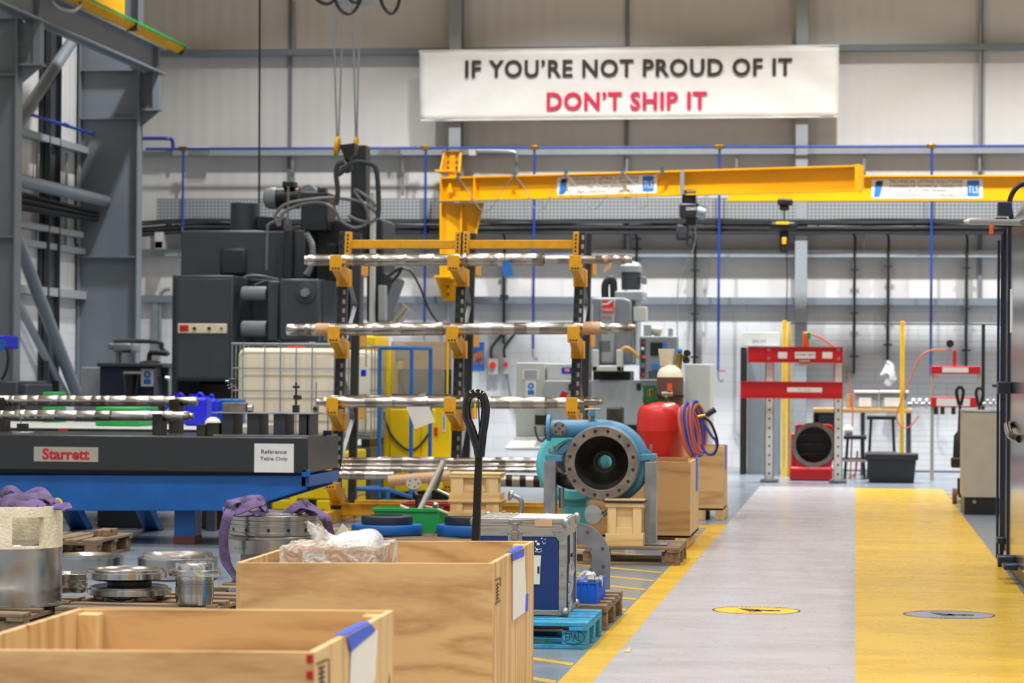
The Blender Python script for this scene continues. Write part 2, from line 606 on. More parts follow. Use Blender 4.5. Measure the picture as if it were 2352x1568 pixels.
mat('cream_cast', '#F4E6C8', 0.5, col2='#DED2B2', vs=12, bump=0.35, bs=60, thr=(.25, .6))
mat('ibc', '#F0E8D2', 0.35, var=0.03)
mat('orange', '#E8601C', 0.4)
mat('hose_orange', '#C8603A', 0.45)
mat('brass', '#B08A3C', 0.3, 0.9)
mat('brown_cyl', '#5A4A44', 0.4, col2='#6E4A38', vs=8)
mat('steel', '#B8B8B8', 0.22, 1.0, var=0.1, vs=10)
mat('steel_brushed', '#B4B2AE', 0.27, 1.0, var=0.15, vs=6, stretch=(1, 1, .15))
mat('steel_raw', '#969B9F', 0.38, 0.7, var=0.2, vs=9)
mat('iron', '#8E857C', 0.45, 0.5, col2='#776E66', vs=9)
mat('iron_dark', '#4A4642', 0.5, 0.7, col2='#35322F', vs=6)
mat('rust', '#6A4030', 0.7)
mat('alu', '#B4B2AC', 0.42, 0.8, col2='#8F8A80', vs=16, thr=(.3, .55), stretch=(.25, 1, 3))
mat('oven_steel', '#B9B7B4', 0.16, 1.0, var=0.06, vs=1.5, stretch=(1, 3, .2))
mat('cab_steel', '#B4ADA0', 0.5, 0.3, var=0.06)
mat('sling', '#65507E', 0.75, col2='#453A50', vs=12, thr=(.3, .6), bump=0.4, bs=90)
mat('dark_wood', '#8B7458', 0.75, col2='#63513C', vs=9, bump=0.3, stretch=(.2, 1, 1))
turned('shaft_steel', '#C9C4BE', '#95908A', 'X', 8.0, .18, .32)
turned('turned_z', '#CFCFCF', '#ABABAB', 'Z', 14.0, 0.16, 0.26)
wood('ply', '#D0AA74', '#AC8050', 'X', 2.2)
wood('ply_y', '#D8B680', '#B58950', 'Z', 2.2)
wood('ply_brown', '#B98E5C', '#99703F', 'X', 2.2)
wood('pine', '#DDBD88', '#C59B5E', 'X', 3.0)
wood('pine_z', '#E0C088', '#C59B5E', 'Z', 3.0)
wood('pallet_wood', '#857057', '#5A4734', 'X', 3.5, 0.8)
wood('pallet_wood_y', '#857057', '#5A4734', 'Y', 3.5, 0.8)
# pattern of punched slots for the trays
def punched(name, c, dark, w_, h_, mortar):
    m = mat(name, c, 0.4, 0.5)
    N, L, b_ = nodes(m)
    tcx = N.new('ShaderNodeTexCoord'); sep = N.new('ShaderNodeSeparateXYZ'); cmb = N.new('ShaderNodeCombineXYZ')
    L.new(tcx.outputs['Object'], sep.inputs[0]); L.new(sep.outputs['X'], cmb.inputs['X']); L.new(sep.outputs['Z'], cmb.inputs['Y'])
    br = N.new('ShaderNodeTexBrick'); br.offset = 0.0; br.inputs['Scale'].default_value = 1.0
    br.inputs['Brick Width'].default_value = w_; br.inputs['Row Height'].default_value = h_; br.inputs['Mortar Size'].default_value = mortar
    br.inputs['Color1'].default_value = (*lin(dark), 1); br.inputs['Color2'].default_value = (*lin(dark), 1); br.inputs['Mortar'].default_value = (*lin(c), 1)
    L.new(cmb.outputs[0], br.inputs['Vector']); L.new(br.outputs['Color'], b_.inputs['Base Color'])
punched('tray', '#8E979C', '#C8CED2', 0.06, 0.055, 0.011)
def clearmat(name, col, alpha, rough=0.1):
    m = mat(name, col, rough)
    N, L, b_ = nodes(m)
    b_.inputs['Alpha'].default_value = alpha
    return m
clearmat('clear', '#C8C4B8', 0.28)
clearmat('film', '#E6E2DA', 0.5, 0.12)
N, L, b_ = nodes(MATS['film'])
nz = N.new('ShaderNodeTexNoise'); nz.inputs['Scale'].default_value = 17; nz.inputs['Detail'].default_value = 5; nz.inputs['Distortion'].default_value = 1.5
tcx = N.new('ShaderNodeTexCoord'); L.new(tcx.outputs['Object'], nz.inputs['Vector'])
bp = N.new('ShaderNodeBump'); bp.inputs['Strength'].default_value = 1.0; bp.inputs['Distance'].default_value = 0.03
L.new(nz.outputs['Fac'], bp.inputs['Height']); L.new(bp.outputs[0], b_.inputs['Normal'])
rr = N.new('ShaderNodeMapRange'); rr.inputs[1].default_value = .35; rr.inputs[2].default_value = .6; rr.inputs[3].default_value = .1; rr.inputs[4].default_value = .75
L.new(nz.outputs['Fac'], rr.inputs[0]); L.new(rr.outputs[0], b_.inputs['Alpha'])
m_ = mat('wrap_white', '#E8E6E2', 0.25, coat=0.6)
N, L, b_ = nodes(m_)
nz = N.new('ShaderNodeTexNoise'); nz.inputs['Scale'].default_value = 30; nz.inputs['Detail'].default_value = 5; nz.inputs['Distortion'].default_value = 1.2
tcx = N.new('ShaderNodeTexCoord'); L.new(tcx.outputs['Object'], nz.inputs['Vector'])
bp = N.new('ShaderNodeBump'); bp.inputs['Strength'].default_value = 0.9; bp.inputs['Distance'].default_value = 0.02
L.new(nz.outputs['Fac'], bp.inputs['Height']); L.new(bp.outputs[0], b_.inputs['Normal'])

# ------------------------------------------------------------------ the hall
WY = 43.0
XL = P(300, 600, WY).x          # face of the left wall
XR = 7.5
ZT = 9.6
ZB = P(1200, 697, WY).z         # top of the blockwork
struct(B().box(XL - .3, XR + .25, -9.25, WY + .3, -0.2, 0.0), 'floor', 'floor_grey')
struct(B().box(XL - .3, XR, WY, WY + .25, 0, ZB), 'wall_back', 'blockwork')
struct(B().box(XL - .3, XR, WY + .02, WY + .25, ZB, ZT), 'wall_back_upper', 'cladding')
struct(B().box(XL - .28, XL, 20, WY, 0, ZB), 'wall_left', 'blockwork')
struct(B().box(XL - .28, XL - .02, 20, WY + .02, ZB, ZT), 'wall_left_upper', 'cladding')
struct(B().box(XL - .3, XR, -9.25, -9, 0, ZT), 'wall_front', 'cladding')
struct(B().box(XR, XR + .25, -9, WY + .25, 0, ZT), 'wall_right', 'cladding')
struct(B().box(XL - .28, XL, -9, 20, 0, ZT), 'wall_left_near', 'cladding')
ntrim = [0]
def trim(b, m, bev=0.0):
    ntrim[0] += 1
    return struct(b, 'trim_%d' % ntrim[0], m, bev)
# sheeting joints
for px in (666, 1440, 2253):
    x = P(px, 200, WY).x
    trim(B().box(x - .03, x + .03, WY - .025, WY + .05, ZB, ZT), 'steel_grey')
# rails across the back wall
def wallrail(py0, py1, d=0.2, m='steel_grey', x0=None, x1=None):
    z1 = P(1200, py0, WY - d).z; z0 = P(1200, py1, WY - d).z
    b = B()
    xa = XL if x0 is None else x0; xb = XR if x1 is None else x1
    b.box(xa, xb, WY - d, WY + .02, z1 - .012, z1)
    b.box(xa, xb, WY - d, WY - d + .012, z0 + .012, z1 - .012)
    b.box(xa, xb, WY - d, WY - .02, z0, z0 + .012)
    return trim(b, m)
wallrail(108, 122, 0.2, 'steel_grey')
wallrail(341, 355, 0.2, 'steel_pale')
wallrail(573, 589, 0.2, 'steel_pale')
wallrail(681, 697, 0.16, 'steel_grey')
# columns of the back wall
def hcol(px, d=.34, z1=ZT, w_=.19, m='steel_grey'):
    x = P(px, 600, WY - d).x
    b = B()
    b.box(x - w_ / 2, x + w_ / 2, WY - d, WY - d + .02, 0, z1)
    b.box(x - w_ / 2, x + w_ / 2, WY - .03, WY - .01, 0, z1)
    b.box(x - .008, x + .008, WY - d + .02, WY - .03, 0, z1)
    return b, x
for px, lb in ((1042, ''), (1840, '')):
    b, x = hcol(px)
    trim(b, 'steel_pale')
# little vertical tie angles between the rails
for px, a, c in ((672, 357, 455), (925, 345, 450), (1440, 355, 455), (1985, 345, 580), (2250, 0, 455), (1443, 500, 590), (672, 0, 120), (1692, 355, 455)):
    x = P(px, 400, WY - .12).x
    trim(B().box(x - .02, x + .02, WY - .14, WY - .1, P(1200, c, WY).z, P(1200, a, WY).z), 'galv')

# columns of the walls behind the camera
for k in range(5):
    x = XL + 1.5 + k * 4.0
    trim(B().box(x - .18, x + .18, -9, -8.6, 0, ZT), 'steel_grey')
trim(B().box(XL + 4, XL + 8.4, -9, -8.96, 0, 5.0), 'steel_dark')
for k in range(7):
    trim(B().box(XR - .4, XR, 1 + k * 6 - .15, 1 + k * 6 + .15, 0, ZT), 'steel_grey')
# painted floor
def flat(x0, x1, y0, y1, m, z=0.0015):
    return trim(B().box(x0, x1, y0, y1, 0, z), m)
XW0, XW1, XW2 = -1.235, 0.012, 1.145
flat(XW0, XW1, 5, 35.8, 'walk_grey')
flat(XW1, XW2, 5, 35.6, 'walk_yellow', .0018)
flat(-1.40, XW0, 5, 26.6, 'walk_yellow', .002)
hb = B()
y = 8.0
while y < 26:
    t = .12
    hb.prism([(-1.41, y, 0.0008), (-1.41, y + t, 0.0008), (-3.3, y + t + 1.9, 0.0008), (-3.3, y + 1.9, 0.0008)], (0, 0, .001))
    y += .8
trim(hb, 'walk_yellow')
flat(-1.75, -1.40, 26.0, 26.5, 'walk_yellow', .0012)
hb = B()
for k in range(5):
    yy = 30.2 + k * 1.05
    hb.prism([(XW2, yy, .0008), (XW2, yy + .3, .0008), (XW2 + .3, yy + .3, .0008), (XW2 + .3, yy, .0008)], (0, 0, .001))
trim(hb, 'walk_yellow')
flat(-6.0, -1.9, 24.9, 25.1, 'walk_yellow', .0012)
flat(-12, -6.0, 25.2, 25.5, 'walk_yellow', .0012)
flat(-3.4, -3.28, 12, 21, 'walk_yellow', .0012)

# round floor signs
def floor_sign(px, py, r, m, label, col2):
    c = G(px, py)
    t = thing('floor_sign', label, 'floor sign', (c.x, c.y, 0))
    part(B().lathe((c.x, c.y, 0.0018), (0, 0, 1), [(0, r), (.0006, r)], 48), 'disc', m, t)
    part(B().ring((c.x, c.y, .0026), (0, 0, 1), r, r - .012, .0008, 48), 'border', col2, t)
    # trolley-and-person pictogram lying on the floor
    b = B()
    z = .0026
    for k in range(4):
        b.prism([(c.x - .12 + k * .035, c.y + .12 - k * .02, z), (c.x - .09 + k * .035, c.y + .12 - k * .02, z), (c.x - .02 + k * .02, c.y - .1, z), (c.x - .04 + k * .02, c.y - .1, z)], (0, 0, .0006))
    b.prism([(c.x - .02, c.y - .03, z), (c.x + .08, c.y - .05, z), (c.x + .12, c.y + .02, z), (c.x + .0, c.y + .06, z)], (0, 0, .0006))
    b.prism([(c.x + .07, c.y - .06, z), (c.x + .15, c.y - .04, z), (c.x + .15, c.y + .03, z), (c.x + .09, c.y + .03, z)], (0, 0, .0006))
    part(b, 'pictogram', col2, t)
    text('lettering', 'NO PEDESTRIANS', c.x - r * .7, c.x + r * .7, c.y + r * .62, c.y + r * .82, z, col2, t, axis='Z')
    text('lettering', 'ATTENTION', c.x - r * .45, c.x + r * .45, c.y - r * .84, c.y - r * .62, z, col2, t, axis='Z')
    return t
floor_sign(1737, 1402, .276, 'decal_yellow', 'round yellow warning sign stuck on the pale grey walkway', 'ink')
floor_sign(2180, 1412, .282, 'decal_grey', 'round grey warning sign stuck on the yellow lane', 'ink')
# ------------------------------------------------------------------ steelwork along the left wall
def PX(px, py, X):
    d = RM @ V((px - 1176.0, 784.0 - py, -F))
    return CAM + d * (X / d.x)
XC = P(321, 500, 40.0).x
def portal_col(Y, label):
    b = B()
    b.box(XL + .04, XC - .02, Y - .012, Y + .012, 0, ZT)
    b.box(XC - .02, XC, Y - .13, Y + .13, 0, ZT)
    b.box(XL + .02, XL + .04, Y - .13, Y + .13, 0, ZT)
    for pz in (P(280, 273, 40).z, P(280, 162, 40).z, P(280, 590, 40).z):
        b.box(XL + .04, XC - .02, Y - .12, Y - .01, pz - .012, pz + .012)
    for k in range(4):
        x = XC - .16 - k * .075
        for pz in (P(280, 264, 40).z, P(280, 170, 40).z):
            b.cyl((x, Y - .03, pz), (x, Y - .01, pz), .016, n=8)
    return trim(b, 'steel_grey')
portal_col(40.0, 'far')
portal_col(34.0, 'near')
XB = P(366, 150, 40.3).x
# crane runway beam
zt_, zb_ = P(366, 112, 40.3).z, P(366, 172, 40.3).z
b = B()
b.box(XB - .01, XB + .01, 14, 40.3, zb_, zt_)
b.box(XB - .13, XB + .11, 14, 40.3, zb_, zb_ + .03)
b.box(XB - .13, XB + .11, 14, 40.3, zt_ - .03, zt_)
for yy in (33.9, 39.9):
    b.box(XB - .1, XB + .09, yy - .01, yy + .01, zb_, zt_)
runway = solo(b, 'runway_beam', 'steel_grey', 'long grey crane runway beam slanting through the upper left corner', 'beam', origin=(XB, 40.3, zb_))
# corbels carrying it
for Y in (40.0, 34.0):
    b = B()
    z1 = zb_
    z0 = P(350, 250, 40).z; zt0 = P(350, 285, 40).z
    b.box(XC, XB + .12, Y - .1, Y + .1, z0 - .03, z0)
    b.box(XC, XB + .02, Y - .01, Y + .01, z0, z1)
    b.box(XB + .0, XB + .09, Y - .09, Y + .09, z0, z1)
    b.prism([(XC, Y - .01, z0 - .03), (XB + .1, Y - .01, z0 - .03), (XC, Y - .01, zt0 - .05)], (0, .02, 0))
    for k in range(3):
        b.cyl((XC + .05, Y - .03, z0 + .08 + k * .17), (XC + .05, Y - .01, z0 + .08 + k * .17), .018, n=8)
    trim(b, 'steel_grey')
# conductor rail on the runway
t = thing('conductor_rail', 'green and yellow power rail running along the top of the grey runway beam', 'power rail', (XB + .16, 40.6, zt_))
x_ = XB + .18
b = B()
for k in range(4):
    b.box(x_ - .05 + k * .03, x_ - .03 + k * .03, 14, 41.0, zt_ + .0 + k * .02, zt_ + .03 + k * .02)
part(b, 'conductor_bars', 'post_yellow', t)
b = B().box(x_ + .05, x_ + .08, 14, 41.1, zt_ + .1, zt_ + .13)
part(b, 'earth_bar', 'green', t)
b = B()
for yy in (22, 26, 30, 34, 38, 40.9):
    b.box(x_ - .06, x_ + .09, yy, yy + .03, zt_ - .02, zt_ + .12)
part(b, 'rail_hangers', 'steel_dark', t)
# end carriage of the travelling crane, on the runway
t = thing('crane_end_carriage', 'yellow end carriage of the travelling crane at the upper left edge', 'crane', (XB, 37, zt_))
part(B().box(XB - .2, XB + .14, 35.6, 37.8, zt_ + .1, zt_ + .7), 'carriage', 'crane_yellow', t, .01)
for yy in (36.0, 37.4):
    part(B().cyl((XB - .05, yy, zt_ + .11), (XB + .05, yy, zt_ + .11), .11, n=20), 'wheel', 'steel_dark', t)
t = thing('festoon_trolley', 'black current collector with dangling cable loop beside the runway beam', 'collector', (XB, 34.5, zt_))
part(B().box(XB - .12, XB + .04, 34.2, 35.2, zt_ + .001, zt_ + .12), 'collector_block', 'black', t, .01)
part(B().tube(cr([PX(120, 2, XB + .2), PX(135, 18, XB + .2), PX(165, 26, XB + .2), PX(183, 15, XB + .2), PX(187, -8, XB + .2)]), .022), 'loop_cable', 'galv', t)

# tubes and braces
def leftbar(p, q, r, m='steel_grey', label=None, X=None):
    X0 = X if X is not None else XL + .3
    return trim(B().tube([PX(*p, X0), PX(*q, X0)], r, 16), m)
leftbar((165, 95), (28, 305), .085)
leftbar((20, 408), (278, 470), .095, X=XL + .42)
leftbar((20, 500), (190, 940), .09)
leftbar((38, 690), (155, 915), .06, 'steel_pale', X=XL + .12)
def leftrail(p0, p1, w_, X, m='steel_grey', d=.16):
    a = PX(*p0, X); c = PX(*p1, X)
    zz = (a.z + c.z) / 2
    return trim(B().box(XL, X, a.y, c.y, zz - w_ / 2, zz + w_ / 2), m)
leftrail((33, 298), (226, 350), .1, XL + .15, 'steel_pale')
leftrail((33, 512), (192, 538), .09, XL + .15, 'steel_pale')
leftrail((50, 556), (200, 577), .09, XL + .12, 'steel_pale')
leftrail((33, 660), (262, 686), .12, XL + .14, 'steel_pale')
for pxl, w_ in ((120, .22), (212, .1), (226, .12)):
    a = PX(pxl, 400, XL + .1)
    trim(B().box(XL, XL + .16, a.y - w_ * 1.4, a.y - w_ * 1.4 + .03, 0, ZT).box(XL, XL + .16, a.y + w_, a.y + w_ + .02, 0, ZT).box(XL + .06, XL + .08, a.y - w_ * 1.4, a.y + w_, 0, ZT), 'steel_dark')
for pxl, y0, y1 in ((94, 310, 560), (160, 350, 580), (188, 335, 560)):
    a = PX(pxl, 400, XL + .1)
    trim(B().box(XL + .02, XL + .06, a.y, a.y + .05, PX(pxl, y1, XL + .1).z, PX(pxl, y0, XL + .1).z), 'steel_pale')
b = B()
for k in range(9):
    p = PX(33, 438 + k * 5.2, XL + .34 - (k % 3) * .04); q = PX(228, 488 + k * 2.7, XL + .34 - (k % 3) * .04)
    b.tube([p, q], .016, 6)
solo(b, 'cable_bundle', 'rubber', 'thick bundle of dark cables under the grey tube on the left wall', 'cables')
t = thing('air_pipe', 'blue air pipe sloping along the left wall near the top', 'pipe', PX(230, 315, XL + .2))
part(B().tube([PX(20, 247, XL + .2), PX(230, 313, XL + .2)], .024, 10), 'pipe', 'blue_pipe', t)
part(B().tube([PX(148, 286, XL + .2), PX(156, 289, XL + .2)], .034, 10), 'coupling', 'blue_pipe', t)
t = thing('cable_conduit', 'bent dark conduit running down the left wall to a grey switch box', 'conduit', PX(232, 800, XL + .3))
part(B().tube(cr([PX(206, 505, XL + .06), PX(206, 585, XL + .06), PX(232, 665, XL + .06), PX(232, 720, XL + .06), PX(230, 808, XL + .06)], 6), .028, 8), 'conduit', 'black', t)
part(B().tube(cr([PX(200, 505, XL + .06), PX(200, 585, XL + .06), PX(226, 665, XL + .06), PX(226, 720, XL + .06), PX(224, 800, XL + .06)], 6), .022, 8), 'grey_conduit', 'galv', t)
c = PX(233, 822, XL + .12)
part(B().box(c.x - .08, c.x + .08, c.y - .1, c.y + .1, c.z - .1, c.z + .1), 'switch_box', 'mach_light', t, .01)
part(B().box(c.x + .03, c.x + .1, c.y - .14, c.y - .1, c.z - .08, c.z - .02), 'isolator_handle', 'orange', t)
# notice on left wall
c = PX(210, 806, XL + .01)
solo(B().box(XL, XL + .008, c.y - .1, c.y + .12, c.z - .09, c.z + .12), 'notice', 'paper', 'faded notice on the white left wall beside the diagonal brace', 'notice')

# ------------------------------------------------------------------ services on the back wall
YS = WY - .32
z_t0, z_t1 = P(1300, 512, YS).z, P(1300, 455, YS).z
t = thing('cable_tray', 'long perforated metal cable tray across the back wall', 'cable tray', (P(360, 500, YS).x, YS, z_t0))
part(B().box(P(360, 480, YS).x, XR, YS, YS + .012, z_t0 + .02, z_t1), 'tray_face', 'tray', t)
part(B().box(P(360, 480, YS).x, XR, YS, YS + .3, z_t0 + .0, z_t0 + .012), 'tray_base', 'galv', t)
b = B()
x = P(380, 480, YS).x
while x < XR:
    b.box(x, x + .03, YS + .0, WY, z_t0 - .05, z_t0)
    x += 1.5
part(b, 'tray_brackets', 'galv', t)
b = B()
for k in range(9):
    pts = []
    zz = z_t0 + .05 - k * .027
    r_ = random.Random(k)
    x = P(322, 480, YS).x
    while x < XR:
        sag = -.05 if x < P(360, 480, YS).x else 0
        pts.append((x, YS - .03 - .02 * (k % 3), zz + r_.uniform(-.014, .014) + sag))
        x += .9
    b.tube(cr(pts, 3), r_.uniform(.012, .02), 6)
solo(b, 'cable_run', 'rubber', 'black cables slung along the lower edge of the perforated cable tray', 'cables')

zA = P(1200, 339, WY - .46).z
t = thing('air_main', 'blue compressed air main running along the rail below the banner', 'pipe', (0, WY - .46, zA))
part(B().tube([(P(335, 340, WY - .46).x, WY - .46, zA), (XR, WY - .46, zA)], .022, 10), 'pipe', 'blue_pipe', t)
b = B()
for px in (420, 977, 1227, 1652, 2140):
    x = P(px, 340, WY - .46).x
    b.box(x - .07, x + .07, WY - .5, WY - .42, zA - .035, zA + .035)
part(b, 'tee_fittings', 'brass', t, .008)
drops = [(420, 522, 'blue air pipe dropping behind the dark boring machine on the left'),
         (977, 765, 'blue air pipe dropping beside the yellow jib crane bracket'),
         (1227, 800, 'blue air pipe dropping between the middle and right rack posts'),
         (1652, 850, 'blue air pipe ending above the grey milling machine, right of its mast'),
         (2140, 862, 'blue air pipe dropping behind the mesh fence on the right')]
for px, py, lb in drops:
    x = P(px, 450, WY - .46).x
    t = thing('air_drop_pipe', lb, 'pipe', (x, WY - .46, P(px, py, WY - .46).z), 'blue air drop pipes on the back wall')
    z0 = P(px, py, WY - .46).z
    part(B().tube([(x, WY - .46, zA), (x, WY - .46, z0)], .02, 10), 'pipe', 'blue_pipe', t)
    part(B().tube(cr([(x, WY - .46, z0), (x, WY - .46, z0 - .1), (x + .03, WY - .46, z0 - .17), (x + .08, WY - .5, z0 - .16)]), .014, 8), 'tap', 'steel_raw', t)
    if px > 1600:
        part(B().box(x + .02, x + .12, WY - .5, WY - .48, z0 - .02, z0 + .0), 'tap_lever', 'red', t)
cond = [(1160, 505, 790, 'black conduit running down behind the blue tag of the top shaft'),
        (1463, 512, 605, 'short black conduit above the milling machine motor'),
        (1597, 510, 860, 'dark conduit beside the grey milling machine control panel'),
        (1963, 512, 858, 'black conduit dropping right of the big red press'),
        (2040, 515, 828, 'black conduit dropping to the plastic bag on the wall'),
        (2220, 512, 842, 'black conduit dropping behind the small red press')]
for px, p0, p1, lb in cond:
    x = P(px, 600, WY - .12).x
    za, zb2 = P(px, 527, WY - .12).z, P(px, p1, WY - .12).z
    t = thing('conduit', lb, 'conduit', (x, WY - .12, zb2), 'black conduits on the back wall')
    pts = cr([(x - .3, WY - .3, za), (x - .1, WY - .28, za - .01), (x, WY - .22, za - .12), (x, WY - .21, za - .4)], 5) + [V((x, WY - .21, zb2))]
    part(B().tube(pts, .02, 8), 'cable', 'black', t)
    b = B().box(x - .028, x + .022, WY - .19, WY - .0, zb2, za - .5)
    part(b, 'channel', 'galv', t)
    b = B()
    for q in range(3):
        zz = zb2 + (za - zb2) * (.12 + .3 * q)
        b.box(x - .07, x + .07, WY - .2, WY - .17, zz - .015, zz + .015)
    part(b, 'clips', 'steel_dark', t)
# isolator switches
for px, py, w_, lb in ((1133, 842, .16, 'wide grey isolator switch box with a red knob on the white wall'), (1163, 840, .09, 'narrow cream switch box with a red button on the white wall')):
    c = P(px, py, WY - .08)
    t = thing('isolator_switch', lb, 'switch', (c.x, WY, c.z - .12))
    part(B().box(c.x - w_ / 2, c.x + w_ / 2, WY - .14, WY, c.z - .13, c.z + .13), 'switch_box', 'mach_light', t, .012)
    part(B().cyl((c.x, WY - .18, c.z + .02), (c.x, WY - .14, c.z + .02), .045 * w_ / .16 + .01, n=20), 'knob', 'label_red', t)
    part(B().tube(cr([(c.x - .03, WY - .08, c.z + .12), (c.x - .03, WY - .08, c.z + .3), (c.x + .12, WY - .08, c.z + .5), (c.x + .15, WY - .08, c.z + .6)]), .02), 'feed_cable', 'black', t)
solo(B().tube(cr([P(1165, 862, WY - .05), P(1172, 905, WY - .05), P(1190, 960, WY - .05), P(1215, 1010, WY - .05)]), .012, 6), 'wall_cable', 'cable_grey', 'thin grey cable trailing down from the narrow switch box', 'cable')
# poster
x0, x1, z0, z1 = Rc(1084, 786, 1112, 850, WY - .02)
t = thing('poster', 'small dark blue poster with an orange picture beside the middle rack post', 'poster', ((x0 + x1) / 2, WY, z0))
part(B().box(x0, x1, WY - .015, WY, z0, z1), 'sheet', 'blue_sign', t)
mat('orange_pic', '#D08848', 0.6, col2='#7A4A80', vs=9, thr=(.45, .55))
part(B().box(x0 + .02, x1 - .02, WY - .018, WY - .015, z0 + .1, z1 - .14), 'picture', 'orange_pic', t)
# warning box on the far left rail
x0, x1, z0, z1 = Rc(364, 535, 384, 573, WY - .2)
t = thing('junction_box', 'small grey box with a white and yellow warning label near the left column', 'junction box', ((x0 + x1) / 2, WY - .2, z0))
part(B().box(x0, x1, WY - .46, WY - .12, z0, z1), 'box_body', 'mach_light', t, .01)
part(B().box(x0 + .01, x1 - .01, WY - .265, WY - .46, z0 + .0, z0 + .12), 'label_plate', 'white', t)
part(B().prism([((x0 + x1) / 2 - .04, WY - .272, z0 + .02), ((x0 + x1) / 2 + .04, WY - .272, z0 + .02), ((x0 + x1) / 2, WY - .272, z0 + .09)], (0, .004, 0)), 'warning_triangle', 'crane_yellow', t)
# emergency lights on the rail
for px, lb in ((894, 'clear emergency light on the rail left of the banner'), (457, 'dull emergency light on the rail above the left machine')):
    x0, x1, z0, z1 = Rc(px - 22, 337, px + 22, 358, WY - .3)
    t = thing('emergency_light', lb, 'light fitting', ((x0 + x1) / 2, WY - .3, z0))
    part(B().box(x0, x1, WY - .34, WY - .22, z0 + .09, z1), 'housing', 'white', t, .01)
    part(B().box(x0 + .01, x1 - .01, WY - .33, WY - .23, z0, z0 + .09), 'diffuser', 'clear', t, .02)
x0, x1, z0, z1 = Rc(1072, 335, 1090, 356, WY - .46)
solo(B().box(x0, x1, WY - .3, WY - .2, z0, z1), 'junction_box', 'mach_light', 'grey junction box on the dark rail right of the yellow crane bracket', 'junction box', bev=.015)
solo(B().tube(cr([P(1092, 345, WY - .25), P(1160, 346, WY - .25), P(1183, 350, WY - .25), P(1187, 365, WY - .25), P(1187, 405, WY - .25)]), .02, 8), 'conduit', 'galv', 'grey bent conduit leading from the junction box down behind the yellow beam', 'conduit')
# corner pipe end by the left column
solo(B().tube(cr([P(325, 318, WY - .4), P(380, 318, WY - .4), P(395, 322, WY - .35), P(397, 345, WY - .3)]), .03, 8), 'air_pipe', 'blue_pipe', 'short blue pipe end beside the big left column', 'pipe')
solo(B().tube(cr([P(368, 800, WY - .1), P(368, 690, WY - .1), P(376, 668, WY - .1), P(390, 664, WY - .1)], 6), .03, 8), 'conduit', 'galv', 'grey curved conduit on the white wall left of the dark cabinet', 'conduit')
b = B()
x = P(358, 700, WY - .1).x
solo(B().box(x - .05, x + .05, WY - .14, WY, 0, P(358, 690, WY).z), 'cable_trunking', 'galv', 'upright galvanised trunking behind the drilling machine', 'trunking')

# ------------------------------------------------------------------ banner
YB = WY - .42
tl, tr_, brr, bl = P(963, 117, YB), P(1927, 104, YB), P(1926, 268, YB), P(966, 277, YB)
b = B()
nx, nz_ = 72, 12
vs = []
for j in range(nz_ + 1):
    for i in range(nx + 1):
        u, v_ = i / nx, j / nz_
        p = tl.lerp(tr_, u).lerp(bl.lerp(brr, u), v_)
        cor = min(u, 1 - u) * 7
        rip = .012 * math.sin((u * 40 + v_ * (9 if u < .5 else -9))) * max(.25, 1 - cor * .45)
        p = p + V((0, rip, 0))
        vs.append(p)
fs = [(j * (nx + 1) + i, (j + 1) * (nx + 1) + i, (j + 1) * (nx + 1) + i + 1, j * (nx + 1) + i + 1) for j in range(nz_) for i in range(nx)]
b.add(vs, fs)
t = thing('banner', 'wide white banner with black and red lettering hung between the wall columns', 'banner', ((tl.x + tr_.x) / 2, YB, bl.z))
o = part(b, 'banner_sheet', 'banner', t)
md = o.modifiers.new('t', 'SOLIDIFY'); md.thickness = .004; md.offset = 0
b = B()
b.tube([tl, tr_], .012).tube([bl, brr], .012)
part(b, 'hem_cords', 'white', t)
for px in (1042, 1840):
    x = P(px, 200, WY - .4).x
    for pz in (P(px, 118, YB).z, P(px, 262, YB).z):
        part(B().box(x - .03, x + .03, YB + .01, WY - .335, pz - .02, pz + .02), 'hanging_bracket', 'steel_pale', t)
text('lettering', 'IF YOU\u2019RE NOT PROUD OF IT', P(1069, 160, YB).x, P(1820, 160, YB).x, P(1440, 177, YB).z, P(1440, 136, YB).z, YB - .03, 'ink', t, bold=.026, spacing=1.1)
text('lettering', 'DON\u2019T SHIP IT', P(1256, 230, YB).x, P(1624, 230, YB).x, P(1440, 253, YB).z, P(1440, 211, YB).z, YB - .03, 'ink_red', t, bold=.03, spacing=1.1, label='red lettering')

# ------------------------------------------------------------------ jib cranes
def ibeam(b, p0, p1, h, w_, tf=.02, tw=.012, mi=0):
    """p0,p1: ends of the top centre line (same z)"""
    p0, p1 = V(p0), V(p1)
    b.bar(p0 - V((0, 0, tf / 2)), p1 - V((0, 0, tf / 2)), w_, tf, mi=mi)
    b.bar(p0 - V((0, 0, h - tf / 2)), p1 - V((0, 0, h - tf / 2)), w_, tf, mi=mi)
    b.bar(p0 - V((0, 0, h / 2)), p1 - V((0, 0, h / 2)), tw, h - 2 * tf, mi=mi)
    return b
def signboard(t, pa, pb, Yf, off=0.0):
    """the maker's plate on a jib: logo, four lines, square"""
    pass
jA = P(1015, 408, 42.0)
jB = P(1974, 387, 39.7); jB.z = jA.z
HJ = .375
jd = (jB - jA).normalized()
jn = V((jd.y, -jd.x, 0)).normalized()      # towards the camera
if jn.y > 0: jn = -jn
t = thing('jib_crane', 'yellow jib crane with its arm reaching right from the left wall column', 'crane', (jA.x, jA.y, P(1030, 690, 42).z))
b = B(); ibeam(b, jA + jd * .0, jB, HJ, .2, .022)
b.obox(jB - V((0, 0, HJ / 2)), (.06, .22, HJ + .02), Matrix((jd, jn, V((0, 0, 1)))).transposed())
arm = part(b, 'arm', 'crane_yellow', t)
b = B()
for s in (0.03, .62):
    b.obox(jA + jd * s - V((0, 0, HJ / 2)), (.02, .2, HJ - .04), Matrix((jd, jn, V((0, 0, 1)))).transposed())
